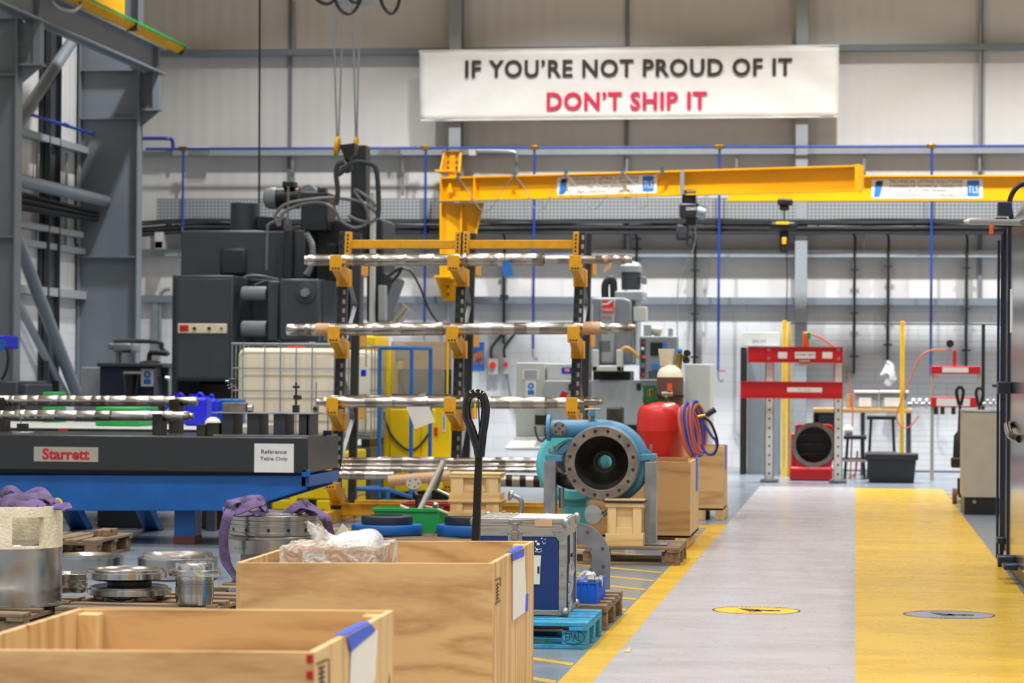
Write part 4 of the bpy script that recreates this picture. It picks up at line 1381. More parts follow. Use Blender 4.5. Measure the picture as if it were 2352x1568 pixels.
pb(t, 1290, 844, 1314, 858, Ys_, .01, 'blue_sticker', 'blue_drum', 0)
pb(t, 1297, 846, 1308, 853, Ys_ - .005, .01, 'yellow_sticker', 'rack_yellow', 0)
part(B().tube(cr([P(1229, 978, YM - .3), P(1231, 995, YM - .3), P(1240, 1012, YM - .3), P(1252, 1008, YM - .3), P(1258, 985, YM - .3)]), .014, 8), 'loop_cable', 'black', t)

# ------------------------------------------------------------------ yellow enclosed machine
YY = 31.2
t = thing('yellow_machine', 'bright yellow enclosed machine with a clear window behind the rack', 'machine', (P(940, 1100, YY).x, YY, 0))
pb(t, 867, 905, 1036, 1300, YY, 1.0, 'lower_cabinet', 'mach_yellow', .02)
pb(t, 895, 940, 965, 1050, YY - .02, .04, 'cabinet_door', 'mach_yellow', .01)
pb(t, 967, 940, 1000, 1050, YY - .02, .04, 'cabinet_door', 'mach_yellow', .01)
pb(t, 867, 795, 898, 905, YY, 1.0, 'left_pillar', 'mach_yellow', .02)
pb(t, 826, 770, 868, 841, YY + .1, .8, 'left_hood', 'mach_yellow', .03)
pb(t, 840, 841, 868, 1160, YY + .3, .7, 'left_leg', 'mach_yellow', .02)
pb(t, 898, 905, 1036, 912, YY, .9, 'sill', 'mach_dark', .005)
pb(t, 1025, 780, 1030, 905, YY - .01, .04, 'window_edge', 'mach_yellow', .003)
pb(t, 898, 785, 1036, 848, YY + .85, .05, 'back_shelf', 'ply_brown', .0, 'tan back wall behind the window')
pb(t, 898, 848, 1036, 905, YY + .5, .05, 'inner_guard', 'iron_dark', .0)
pb(t, 900, 775, 1022, 905, YY, .01, 'window', 'clear', .0, 'clear plastic window')
pb(t, 900, 788, 926, 828, YY + .3, .2, 'inner_spindle', 'mach_mid', .03)
b = B()
for k in range(5):
    c = P(938 + k * 6, 830, YY + .6)
    b.cyl(c, c + V((0, 0, .05)), .01, n=8)
part(b, 'tool_holders', 'steel_raw', t)
pb(t, 997, 980, 1004, 1000, YY - .05, .05, 'red_handle', 'label_red', .01, 'red handle')
pb(t, 1016, 948, 1023, 992, YY - .01, .01, 'warning_strip', 'paper', 0)
pb(t, 1018, 955, 1021, 986, YY - .015, .006, 'strip_print', 'blue_sign', 0)
pb(t, 1032, 905, 1042, 1120, YY + .1, .8, 'right_side', 'mach_yellow', .02)
solo(B().tube(cr([P(877, 935, YY - .05), P(885, 965, YY - .05), P(900, 1000, YY - .05), P(925, 1026, YY - .05), P(945, 1034, YY - .05), P(965, 1022, YY - .05), P(985, 995, YY - .05)]), .014, 8), 'sagging_cable', 'rubber', 'dark cable sagging across the yellow cabinet doors', 'cable')
# sloped yellow tail below the shafts
b = B().prism([P(1005, 1060, YY - .3), P(1042, 1060, YY - .3), P(1042, 1110, YY - .3), P(1010, 1125, YY - .3), P(905, 1130, YY - .3), P(905, 1090, YY - .3)], (0, .3, 0))
part(b, 'chip_chute', 'mach_yellow', t, .01)
pb(t, 880, 1128, 1040, 1300, YY - .1, .9, 'plinth', 'mach_dark', .01)

# blue tubular trolley
t = thing('tube_trolley', 'blue tubular trolley frame in front of the yellow machine', 'trolley', (P(925, 1100, 29).x, 29, 0))
YT = 29.0
rt = .022
zt1 = P(945, 799, YT).z
b = B()
xs = [P(q, 900, YT).x for q in (872, 945)]
xd = P(982, 900, YT + .3).x
b.tube([(xs[0], YT, 0.1), (xs[0], YT, zt1)], rt).tube([(xs[1], YT, 0.1), (xs[1], YT, zt1)], rt).tube([(xd, YT + .5, 0.1), (xd, YT + .5, zt1)], rt)
part(b, 'uprights', 'blue_frame', t)
b = B().tube([(xs[0], YT, zt1), (xs[1], YT, zt1), (xd, YT + .5, zt1)], rt)
z_ = P(945, 1119, YT).z
b.tube([(xs[0] - .15, YT - .6, z_), (xs[1] - .15, YT - .6, z_), (xs[1], YT, z_ - .1)], rt).tube([(xs[0] - .15, YT - .6, z_), (xs[0], YT, z_)], rt)
b.tube([(xs[0] - .15, YT - .6, z_), (xs[0] - .15, YT - .6, .1)], rt).tube([(xs[1] - .15, YT - .6, z_), (xs[1] - .15, YT - .6, .1)], rt)
part(b, 'cross_tubes', 'blue_frame', t)
for x_, y_ in ((xs[0], YT), (xs[1], YT), (xd, YT + .5), (xs[0] - .15, YT - .6), (xs[1] - .15, YT - .6)):
    part(B().cyl((x_ - .015, y_, .05), (x_ + .015, y_, .05), .05, n=18), 'castor', 'rubber', t)

# ------------------------------------------------------------------ caged liquid tanks
def ibc(px0, px1, pyt, Y, d, label, group=None):
    x0, x1, _, zt = Rc(px0, pyt + 10, px1, pyt, Y)
    zt = P(px0, pyt, Y).z
    zb = zt - 1.15
    t = thing('liquid_tank', label, 'tank', ((x0 + x1) / 2, Y + d / 2, zb))
    part(B().box(x0 + .04, x1 - .03, Y + .04, Y + d - .04, zb + .12, zt - .05), 'bottle', 'ibc', t, .09, seg=5)
    b = B()
    nv = 7
    hs = [zt - .01, zt - .27, zt - .51, zt - .75, zt - .98, zb + .14]
    for z in hs:
        r = .016 if z == hs[0] else .009
        b.tube([(x0, Y, z), (x1, Y, z), (x1, Y + d, z), (x0, Y + d, z)], r, 6, closed=True)
    for f in (0, .1, .3, .445, .59, .735, .94, 1):
        x = x0 + (x1 - x0) * f
        b.tube([(x, Y - .006, zb + .1), (x, Y - .006, zt)], .008, 6)
        b.tube([(x, Y + d + .006, zb + .1), (x, Y + d + .006, zt)], .008, 6)
    for f in (.2, .4, .6, .8):
        for x in (x0 - .006, x1 + .006):
            b.tube([(x, Y + d * f, zb + .1), (x, Y + d * f, zt)], .008, 6)
    part(b, 'cage', 'galv', t)
    part(B().box(x0, x1, Y, Y + d, zb + .09, zb + .12), 'base_plate', 'galv', t)
    b = B()
    for f in (.06, .5, .94):
        x = x0 + (x1 - x0) * f
        b.box(x - .05, x + .05, Y, Y + d, zb, zb + .09)
    part(b, 'feet', 'black', t)
    part(B().lathe(((x0 + x1) / 2, Y + d / 2, zt - .06), (0, 0, 1), [(0, .09), (.04, .09)], 24), 'lid', 'label_red', t)
    return t, x0, x1, zb, zt
t1_, xa, xb, zb1, _z = ibc(534, 784, 787, 28.3, 1.0, 'cream liquid tank in a wire cage standing behind the black granite table')
def spill(x0, x1, Y, d, z1, label):
    t = thing('spill_pallet', label, 'pallet', ((x0 + x1) / 2, Y + d / 2, 0))
    b = B().box(x0, x1, Y, Y + d, .12, z1).box(x0 + .0, x0 + .3, Y, Y + d, 0, .12).box(x1 - .3, x1, Y, Y + d, 0, .12).box((x0 + x1) / 2 - .2, (x0 + x1) / 2 + .2, Y, Y + d, 0, .12)
    part(b, 'sump', 'mach_yellow', t, .02)
    b = B()
    for f in (.3, .62):
        b.hexa([(x0 + (x1 - x0) * f - .04, Y - .05, 0), (x0 + (x1 - x0) * f + .04, Y - .05, 0), (x0 + (x1 - x0) * f + .04, Y, 0), (x0 + (x1 - x0) * f - .04, Y, 0), (x0 + (x1 - x0) * f - .02, Y - .005, z1), (x0 + (x1 - x0) * f + .02, Y - .005, z1), (x0 + (x1 - x0) * f + .02, Y, z1), (x0 + (x1 - x0) * f - .02, Y, z1)])
    part(b, 'ribs', 'mach_yellow', t)
spill(xa - .15, xb + .08, 28.1, 1.3, zb1, 'yellow plastic spill pallet under the tank behind the black table')
t2_, xa, xb, zb1, _z = ibc(640, 854, 792, 30.1, .9, 'second cream liquid tank, half hidden between the rack posts')
x0, x1, z0, z1 = Rc(826, 843, 850, 905, 30.09)
pl_ = part(B().box(x0, x1, 30.06, 30.08, z0, z1), 'label_sheet', 'paper', t2_)
part(B().box(x0 + .02, x1 - .04, 30.055, 30.06, z1 - .1, z1 - .03), 'label_print', 'blue_drum', pl_)
solo(B().box(xa, xb, 30.1, 30.95, 0, zb1), 'tank_plinth', 'mach_dark', 'dark plinth under the half hidden second tank', 'plinth', bev=.01)

# ------------------------------------------------------------------ presses, fence and bench at the far right
YF = 39.3
xf0, xf1 = P(1800, 900, YF).x, P(2310, 900, YF).x
ztop = P(2000, 742, YF).z
t = thing('mesh_fence', 'tall wire mesh fence with yellow posts in front of the white back wall', 'fence', ((xf0 + xf1) / 2, YF, 0))
for px in (1801, 2072):
    x = P(px, 900, YF).x
    part(B().box(x - .03, x + .03, YF - .03, YF + .03, 0, ztop + .03), 'post', 'post_yellow', t, .004, 'yellow post')
x = P(1812, 900, YF).x
part(B().box(x - .02, x + .02, YF + .05, YF + .35, 0, ztop), 'side_post', 'post_yellow', t, .004, 'yellow post')
x = P(2258, 900, YF).x
part(B().box(x - .025, x + .025, YF - .025, YF + .025, 0, ztop), 'post', 'black', t, .004, 'black post')
segs = [(1815, 2068), (2076, 2254), (2262, 2330)]
for a_, c_ in segs:
    xa_, xb_ = P(a_, 900, YF).x, P(c_, 900, YF).x
    b = B()
    z0 = .1
    x = xa_
    while x <= xb_:
        b.box(x - .0012, x + .0012, YF - .002, YF + .002, z0, ztop)
        x += .03
    z = z0
    while z < ztop:
        b.box(xa_, xb_, YF - .003, YF + .001, z - .0012, z + .0012)
        z += .085
    for z in (z0, ztop - .01):
        b.box(xa_, xb_, YF - .01, YF + .01, z - .01, z + .01)
    part(b, 'mesh_panel', 'steel_dark', t)

YP = 37.3
t = thing('hydraulic_press', 'large red hydraulic press with two pale drilled legs', 'press', (P(1845, 1105, YP).x, YP, 0))
for px in (1767, 1925):
    x = P(px, 1000, YP).x
    z1 = P(px, 800, YP).z
    b = B()
    b.box(x - .06, x + .06, YP, YP + .012, 0, z1).box(x - .06, x - .05, YP, YP + .1, 0, z1).box(x + .05, x + .06, YP, YP + .1, 0, z1)
    lg = part(b, 'leg', 'sticker', t)
    b = B()
    z = .12
    while z < 1.2:
        b.cyl((x, YP - .002, z), (x, YP + .001, z), .016, n=12)
        z += .125
    part(b, 'peg_holes', 'mach_dark', lg)
    part(B().box(x - .12, x + .12, YP - .15, YP + .45, 0, .03), 'foot', 'steel_dark', t, .005)
def chan(px0, py0, px1, py1, Y, name):
    x0, x1, z0, z1 = Rc(px0, py0, px1, py1, Y)
    b = B().box(x0, x1, Y + .05, Y + .062, z0, z1).box(x0, x1, Y, Y + .06, z1 - .014, z1).box(x0, x1, Y, Y + .06, z0, z0 + .014)
    return part(b, name, 'red', t), x0, x1, z0, z1
o, x0, x1, z0, z1 = chan(1717, 797, 1936, 832, YP - .14, 'top_beam')
for a_, c_ in ((1787, 1808), (1826, 1873), (1889, 1912)):
    q = Rc(a_, 808, c_, 823, YP - .09)
    part(B().box(q[0], q[1], YP - .1, YP - .09, q[2], q[3]), 'plate', 'white', o, label='white plate')
text('lettering', 'POWER TEAM', P(1829, 815, YP).x, P(1870, 815, YP).x, P(1829, 817, YP).z, P(1829, 812, YP).z, YP - .103, 'ink_blue', o)
b = B()
for px in (1766, 1926):
    for py in (803, 823):
        c = P(px, py, YP - .1); b.cyl(c, c + V((0, .04, 0)), .022, n=10)
part(b, 'bolts', 'steel_raw', o)
o, x0, x1, z0, z1 = chan(1700, 877, 1935, 914, YP - .3, 'bed_beam')
q = Rc(1808, 890, 1888, 900, YP - .25)
part(B().box(q[0], q[1], YP - .26, YP - .25, q[2], q[3]), 'plate', 'paper', o)
text('lettering', '55 TON', q[0] + .15, q[1] - .15, q[2] + .015, q[3] - .015, YP - .263, 'rack_yellow', o)
pb(t, 1835, 826, 1862, 840, YP - .1, .2, 'ram', 'cab_steel', .02)
pb(t, 1722, 797, 1936, 832, YP + .2, .02, 'rear_beam', 'red', .004)
pb(t, 1844, 762, 1858, 798, YP, .12, 'orange_cylinder', 'orange', .02, 'orange jack cylinder')
pb(t, 1853, 762, 1862, 778, YP - .04, .06, 'green_valve', 'green', .01)
part(B().tube(cr([P(1860, 766, YP), P(1885, 775, YP), P(1910, 792, YP), P(1930, 805, YP)]), .012, 8), 'hydraulic_hose', 'hose_orange', t)
# tall grey cabinet behind
t = thing('grey_cabinet', 'tall grey cabinet behind the left leg of the red press', 'cabinet', (P(1750, 1080, 40).x, 40.4, 0))
pb(t, 1716, 792, 1792, 1110, 40.2, .6, 'cabinet_body', 'mach_mid', .01)
pb(t, 1705, 763, 1791, 794, 40.3, .05, 'header_panel', 'mach_light', .005)
text('lettering', 'SEAL KIT', P(1728, 780, 40.3).x, P(1760, 780, 40.3).x, P(1728, 786, 40.3).z, P(1728, 780, 40.3).z, 40.29, 'ink', t)
pb(t, 1699, 797, 1712, 1110, 40.0, .8, 'side_panel', 'black', .005)
# red casing with a round bore
YR = 37.9
t = thing('red_casing', 'red cast casing with a big dark round opening under the press', 'casing', (P(1864, 1100, YR).x, YR, 0))
x0, x1, z0, z1 = Rc(1813, 975, 1913, 1098, YR)
cc = P(1869, 1021, YR)
cc = V((cc.x, YR, cc.z))
ro = 46 * YR / F
n = 48
outer = []
hw0, hw1 = cc.x - P(1826, 1000, YR).x, P(1912, 1000, YR).x - cc.x
zt_c = P(1869, 975, YR).z - cc.z
for k in range(n):
    a = 2 * PI * k / n
    dx, dz = math.cos(a), math.sin(a)
    s_ = 1e9
    if dx > 0: s_ = min(s_, hw1 / dx)
    if dx < 0: s_ = min(s_, hw0 / -dx)
    if dz > 0: s_ = min(s_, zt_c / dz)
    if dz < 0: s_ = min(s_, (cc.z - z0 - .16) / -dz)
    outer.append(V((cc.x + dx * s_, YR, cc.z + dz * s_)))
inner = [V((cc.x + math.cos(2 * PI * k / n) * (ro - .02), YR, cc.z + math.sin(2 * PI * k / n) * (ro - .02))) for k in range(n)]
vs = outer + inner + [p + V((0, .4, 0)) for p in outer] + [p + V((0, .4, 0)) for p in inner]
fs = []
for k in range(n):
    k2 = (k + 1) % n
    fs += [(k, k2, n + k2, n + k), (2 * n + k, 3 * n + k, 3 * n + k2, 2 * n + k2), (k, 2 * n + k, 2 * n + k2, k2), (n + k, n + k2, 3 * n + k2, 3 * n + k)]
part(B().add(vs, fs), 'casing_body', 'red', t)
part(B().lathe(cc + V((0, .38, 0)), (0, 1, 0), [(0, ro), (.02, ro)], 40), 'back_cover', 'black', t)
part(B().ring(cc + V((0, -.01, 0)), (0, 1, 0), ro + .03, ro - .03, .03, 48), 'rim', 'iron', t)
b = B()
for k in range(3):
    zz = cc.z + (k - 1) * .13
    b.box(cc.x - ro * .8, cc.x + ro * .8, YR + .2, YR + .22, zz - .01, zz + .01)
part(b, 'inner_vanes', 'iron_dark', t)
part(B().box(x0, x1, YR - .05, YR + .4, 0, .2), 'casing_foot', 'red', t, .04)
pb(t, 1816, 995, 1828, 1078, YR + .05, .3, 'side_lug', 'red', .02)

# long bench with wooden top behind the fence
t = thing('workbench', 'workbench with a wooden top behind the mesh fence', 'workbench', (P(1980, 1080, 40).x, 40.2, 0))
x0, x1, _, _ = Rc(1868, 938, 2096, 948, 40)
zt2 = P(1980, 938, 40).z
part(B().box(x0, x1, 39.9, 40.7, zt2 - .06, zt2), 'worktop', 'ply', t, .005)
for x in (x0 + .05, (x0 + x1) / 2, x1 - .05):
    for yy in (39.95, 40.6):
        part(B().box(x - .03, x + .03, yy, yy + .05, 0, zt2 - .06), 'leg', 'steel_dark', t)
part(B().box(x0, x0 + .42, 39.95, 40.6, .25, zt2 - .07), 'drawer_unit', 'mach_dark2', t, .01)
part(B().box(x0, x1, 39.95, 40.6, .22, .25), 'lower_shelf', 'steel_dark', t)
for k, (a_, c_) in enumerate(((1963, 2017), (2022, 2086))):
    x0, x1, z0, z1 = Rc(a_, 897, c_, 938, 40)
    t = thing('storage_box', ('left', 'right')[k] + ' silver lidded box with a paper label on the wooden workbench', 'box', ((x0 + x1) / 2, 40.2, z0))
    part(B().box(x0, x1, 39.98, 40.45, z0, z1 - .04), 'box_body', 'steel_pale', t, .02)
    part(B().box(x0 - .01, x1 + .01, 39.96, 40.47, z1 - .04, z1), 'lid', 'white', t, .01)
    part(B().box(x0 + .06, x1 - .1, 39.972, 39.98, z0 + .03, z0 + .16), 'label_sheet', 'paper', t)
solo(B().box(*Rc(1945, 905, 1961, 938, 40)[:2], 40, 40.2, *Rc(1945, 905, 1961, 938, 40)[2:]), 'carton', 'ply_brown', 'small brown carton left of the silver boxes', 'carton', bev=.005)
# dark stands under the bench
for k, (a_, c_, lb) in enumerate(((1937, 1990, 'low'), (1990, 2060, 'tall'))):
    x0, x1, z0, z1 = Rc(a_, 955 if k else 1000, c_, 1100, 38.9)
    t = thing('stand', lb + ' dark steel stand under the workbench, in front of the fence', 'stand', ((x0 + x1) / 2, 38.8, 0))
    part(B().box(x0, x1, 38.6, 39.1, z1 - .05, z1), 'top', 'black', t, .005)
    for x in (x0 + .02, x1 - .02):
        part(B().bar((x, 38.65, 0), (x - .04 if x > (x0 + x1) / 2 else x + .04, 38.65, z1 - .05), .04, .03), 'leg', 'black', t)
    part(B().box(x0, x1, 38.62, 38.66, z1 * .4, z1 * .4 + .04), 'crossbar', 'cab_steel', t)
# black lidded crate
x0, x1, z0, z1 = Rc(1988, 1042, 2108, 1104, 37.4)
t = thing('plastic_crate', 'black plastic crate with a flared rim on the floor before the fence', 'crate', ((x0 + x1) / 2, 37.6, 0))
part(B().hexa([(x0 + .05, 37.45, 0), (x1 - .05, 37.45, 0), (x1 - .05, 37.85, 0), (x0 + .05, 37.85, 0), (x0 + .02, 37.4, z1 - .08), (x1 - .02, 37.4, z1 - .08), (x1 - .02, 37.9, z1 - .08), (x0 + .02, 37.9, z1 - .08)]), 'crate_body', 'rubber', t, .01)
part(B().box(x0 - .01, x1 + .01, 37.38, 37.92, z1 - .09, z1), 'rim', 'rubber', t, .012)
# plastic bag hanging
b = B()
c = P(2042, 856, WY - .4)
b.ball(c, .14, .8, .5, 1.5, 20)
for i, v_ in enumerate(b.v):
    nn = mnoise.noise(v_ * 9) * .08
    b.v[i] = v_ + V((nn, nn * .5, nn))
b.cyl(P(2041, 826, WY - .2), P(2041, 840, WY - .4), .01, n=6)
solo(b, 'plastic_bag', 'wrap_white', 'crumpled white plastic bag hanging on the far wall', 'bag')
b = B()
c = P(1945, 850, WY - .12)
b.box(c.x - .14, c.x - .01, c.y, c.y + .1, c.z - .12, c.z + .02).box(c.x + .0, c.x + .09, c.y, c.y + .1, c.z - .14, c.z - .02)
solo(b, 'socket_cluster', 'cab_steel', 'cluster of grey sockets on the wall right of the red press', 'socket', bev=.02)
solo(B().tube(cr([P(1952, 872, 39.0), P(1956, 930, 39.0), P(1958, 970, 39.0), P(1945, 1300, 39.0), P(1968, 1045, 39.0), P(1965, 1085, 39.0), P(1945, 1100, 39.0)]), .012, 6), 'red_hose', 'hose_orange', 'thin red hose dangling between the press and the dark stands', 'hose')
b = B().ball(P(1948, 988, 38.9), .07, 1, .7, 1.1)
solo(b, 'filter_bowl', 'white', 'small white filter bowl on the red hose beside the press', 'filter')

# small press
YQ = 38.6
t = thing('bench_press', 'small press with two thin red beams and a round gauge in front of the fence', 'press', (P(2195, 1100, YQ).x, YQ, 0))
for px in (2141, 2248):
    x = P(px, 1000, YQ).x
    part(B().box(x - .025, x + .025, YQ, YQ + .08, 0, P(px, 842, YQ).z), 'leg', 'cab_steel', t, .003)
for nm, py0, py1, m_ in (('top_beam', 841, 858, 0), ('bed_beam', 912, 935, 1)):
    x0, x1, z0, z1 = Rc(2138, py0, 2252 if not m_ else 2244, py1, YQ - .04)
    o = part(B().box(x0, x1, YQ - .06, YQ + .0, z0, z1), nm, 'red', t, .006)
    part(B().box(x0 + (.16 if not m_ else .08), x1 - (.17 if not m_ else .1), YQ - .068, YQ - .06, z0 + .02, z1 - .02), 'plate', 'paper', o)
part(B().box(*Rc(2189, 804, 2197, 841, YQ)[:2], YQ, YQ + .06, *Rc(2189, 804, 2197, 841, YQ)[2:]), 'ram', 'red', t, .005)
c = P(2182, 789, YQ)
g = part(B().lathe(c, (0, -1, 0), [(0, .055), (.03, .055)], 28), 'gauge', 'black', t)
part(B().tube([P(2182, 796, YQ), P(2182, 804, YQ), P(2190, 806, YQ)], .01, 8), 'gauge_stem', 'steel_raw', t)
part(B().tube(cr([P(2189, 804, YQ), P(2140, 804, YQ), P(2112, 822, YQ), P(2090, 870, YQ), P(2068, 925, YQ), P(2060, 965, YQ), P(2085, 982, YQ), P(2110, 955, YQ)]), .01, 8), 'hydraulic_hose', 'hose_orange', t)
b = B()
for px in (2150, 2165, 2190):
    c = P(px, 935, YQ); b.cyl(c, c - V((0, 0, .1)), .03, n=12)
part(b, 'press_pins', 'iron_dark', t)
t = thing('pipe_fittings', 'shiny steel pipe fittings on a rail between the fence posts', 'pipe fittings', P(2115, 935, 39.0))
b = B()
b.cyl(P(2085, 928, 39.2), P(2290, 928, 39.2), .03, n=12)
part(b, 'rail', 'steel_raw', t)
b = B()
for px in (2098, 2112, 2128, 2268, 2282):
    b.cyl(P(px - 3, 925, 39.2), P(px + 3, 925, 39.2), .075, n=20)
part(b, 'flanges', 'steel', t)

# ------------------------------------------------------------------ steel cabinet, pallet truck, oven at the right edge
YK = 29.2
x0, x1, z0, z1 = Rc(2213, 946, 2330, 1142, YK)
t = thing('steel_cabinet', 'plain beige steel cabinet on a dark plinth beside the tall oven', 'cabinet', ((x0 + x1) / 2, YK + .5, 0))
part(B().box(x0, x1, YK, YK + 1.0, z0, z1), 'cabinet_body', 'cab_steel', t, .008)
part(B().box(x0 - .01, x1 + .01, YK - .01, YK + 1.01, z1, z1 + .012), 'top_sheet', 'steel_brushed', t, .003)
part(B().box(x0 + .01, x1 - .01, YK + .02, YK + .98, 0, z0), 'plinth', 'black', t, .005)
c = P(2238, 1152, YK)
part(B().cyl(c, c + V((0, .03, 0)), .02, n=12), 'bolt', 'steel', t)
def truck_handle(px, py0, py1, Y, label, m='black', foot=True):
    t = thing('pallet_truck', label, 'pallet truck', (P(px, py1, Y).x, Y, 0))
    a = P(px + 1, py0, Y)
    w_ = 7 * Y / F
    top, mid = P(px, py0, Y), P(px, py0 + 42, Y)
    pts = [V((mid.x - .01, Y, mid.z)), V((top.x - w_, Y, mid.z + .12)), V((top.x - w_, Y, top.z - .04)), V((top.x, Y, top.z)), V((top.x + w_, Y, top.z - .04)), V((top.x + w_, Y, mid.z + .12)), V((mid.x + .01, Y, mid.z))]
    part(B().tube(cr(pts, 6), .02, 10), 'handle_loop', m, t)
    zb_ = P(px, py1, Y).z
    part(B().tube([V((mid.x, Y, mid.z)), V((mid.x - .01, Y, (mid.z + zb_) / 2)), V((mid.x - .02, Y, zb_ + .25)), V((mid.x - .02, Y, zb_))], [.016, .018, .05, .06], 10), 'drawbar', m, t)
    part(B().box(mid.x - .1, mid.x + .06, Y - .08, Y + .1, max(.12, zb_ - .12), zb_), 'pump', 'iron_dark', t, .02)
    for s in (-.08, .02):
        part(B().cyl((mid.x + s, Y, .09), (mid.x + s + .05, Y, .09), .09, n=24), 'wheel', 'rust', t)
    part(B().box(mid.x - .02, mid.x + .7, Y + .1, Y + .2, .1, .3), 'head', m, t, .02)
    for s in (.05, .5):
        part(B().box(mid.x + s - .05, mid.x + s + .12, Y + .2, Y + 1.25, .06, .12), 'fork', m, t, .01)
truck_handle(2205, 888, 1050, 31.6, 'black pallet truck handle left of the beige cabinet')
truck_handle(2250, 890, 1050, 33.6, 'second black pallet truck handle rising behind the beige cabinet')

# tall polished oven: its long side faces the walkway
XO = G(2300, 1293).x
t = thing('steel_oven', 'tall polished steel oven with dark blue hinges cut off by the right edge', 'oven', (XO + .6, 19, 0))
zo = P(2310, 520, 21.4).z
part(B().box(XO, XO + 1.4, 14.5, 21.4, .12, zo), 'oven_side', 'oven_steel', t, .01)
part(B().box(XO + .02, XO + 1.38, 14.6, 21.35, .0, .12), 'oven_plinth', 'black', t)
b = B()
for yy in (21.35, 20.7, 18.0):
    b.box(XO - .016, XO, yy, yy + .03, .1, zo - .02)
part(b, 'panel_seams', 'blue_dark', t)
part(B().box(XO - .03, XO + .0, 21.4, 21.46, .05, zo - .05), 'corner_post', 'blue_dark', t, .004)
part(B().box(XO - .05, XO - .03, 21.55, 21.58, .05, zo - .1), 'guide_rod', 'blue_dark', t)
# sloped hood
b = B().prism([(XO + .02, 20.9, zo), (XO + 1.3, 20.9, zo), (XO + 1.3, 20.9, zo + .9), (XO + .5, 20.9, zo + .9)], (0, -5, 0))
part(b, 'hood', 'oven_steel', t)
for py, Y, w_, h in ((1240, 21.3, .06, .05), (1283, 20.0, .12, .05), (512, 21.2, .09, .08), (480, 20.6, .1, .1), (890, 20.5, .1, .09), (1300, 19.6, .1, .04)):
    c = P(2300, py, Y)
    part(B().box(XO - w_, XO, Y - .1, Y + .1, c.z - h / 2, c.z + h / 2), 'hinge', 'blue_dark', t, .008)
part(B().tube([(XO, 21.3, P(2300, 886, 21.3).z), (XO - .08, 21.5, P(2300, 886, 21.3).z)], .012, 8), 'hinge_pin', 'blue_dark', t)
c = P(2325, 985, 20.4)
part(B().tube(cr([(XO, 20.3, c.z + .03), (XO - .04, 20.2, c.z + .03), (XO - .05, 19.6, c.z - .03), (XO - .0, 19.4, c.z - .05)]), .028, 12), 'door_handle', 'black_gloss', t)
part(B().cyl((XO - .05, 21.3, .05), (XO - .02, 21.3, .05), .05, n=18), 'castor', 'iron_dark', t)
x0, x1, z0, z1 = Rc(2318, 664, 2327, 764, 20.6)
part(B().box(XO - .004, XO, 20.35, 20.6, z0, z1), 'label_strip', 'paper', t)
part(B().tube(cr([(XO + .02, 20.8, zo + .0), (XO - .0, 20.8, zo + .15), (XO + .05, 20.8, zo + .26), (XO + .15, 20.8, zo + .3), (XO + .3, 20.8, zo + .25)]), .02, 10), 'top_cable', 'black', t)
# wrapped tube poking out
t = thing('wrapped_tube', 'tape-wrapped metal tube sticking out to the left of the oven top', 'tube', P(2300, 511, 21.9))
part(B().cyl(P(2232, 509, 21.75), P(2350, 511, 18.4), .022, n=16), 'tube', 'steel_raw', t)
part(B().lathe(P(2213, 508, 21.9), (1, 0, -.03), [(0, .006), (.03, .02), (.05, .026), (.15, .024), (.16, .02)], 16), 'wrapped_end', 'wrap_white', t)
part(B().box(P(2275, 0, 21.9).x, P(2284, 0, 21.9).x, 21.88, 21.92, P(2280, 537, 21.9).z, P(2280, 516, 21.9).z), 'orange_tag', 'orange', t)
# ------------------------------------------------------------------ cantilever rack
YA, YR2, YE = 26.2, 26.9, 25.62
t = thing('cantilever_rack', 'yellow and black cantilever rack carrying long steel shafts', 'rack', (P(1050, 1205, 26).x, 26.4, 0))
frames = {'l': (790, 775, 820, 810), 'm': (1061, 1048, 1083, 1070), 'r': (1334, 1318, 1350, 1340)}
def upx(k, py, rear=False):
    a, c, d, e = frames[k]
    return (d + (e - d) * (py - 540) / 460.0) if rear else (a + (c - a) * (py - 540) / 460.0)
def slantbox(pxa, pya, pxb, pyb, w_, Y, d):
    """upright between two pixels at depth Y, w_ pixels wide, d deep"""
    return B().hexa([P(pxb - w_ / 2, pyb, Y), P(pxb + w_ / 2, pyb, Y), P(pxb + w_ / 2, pyb, Y) + V((0, d, 0)), P(pxb - w_ / 2, pyb, Y) + V((0, d, 0)),
                     P(pxa - w_ / 2, pya, Y), P(pxa + w_ / 2, pya, Y), P(pxa + w_ / 2, pya, Y) + V((0, d, 0)), P(pxa - w_ / 2, pya, Y) + V((0, d, 0))])
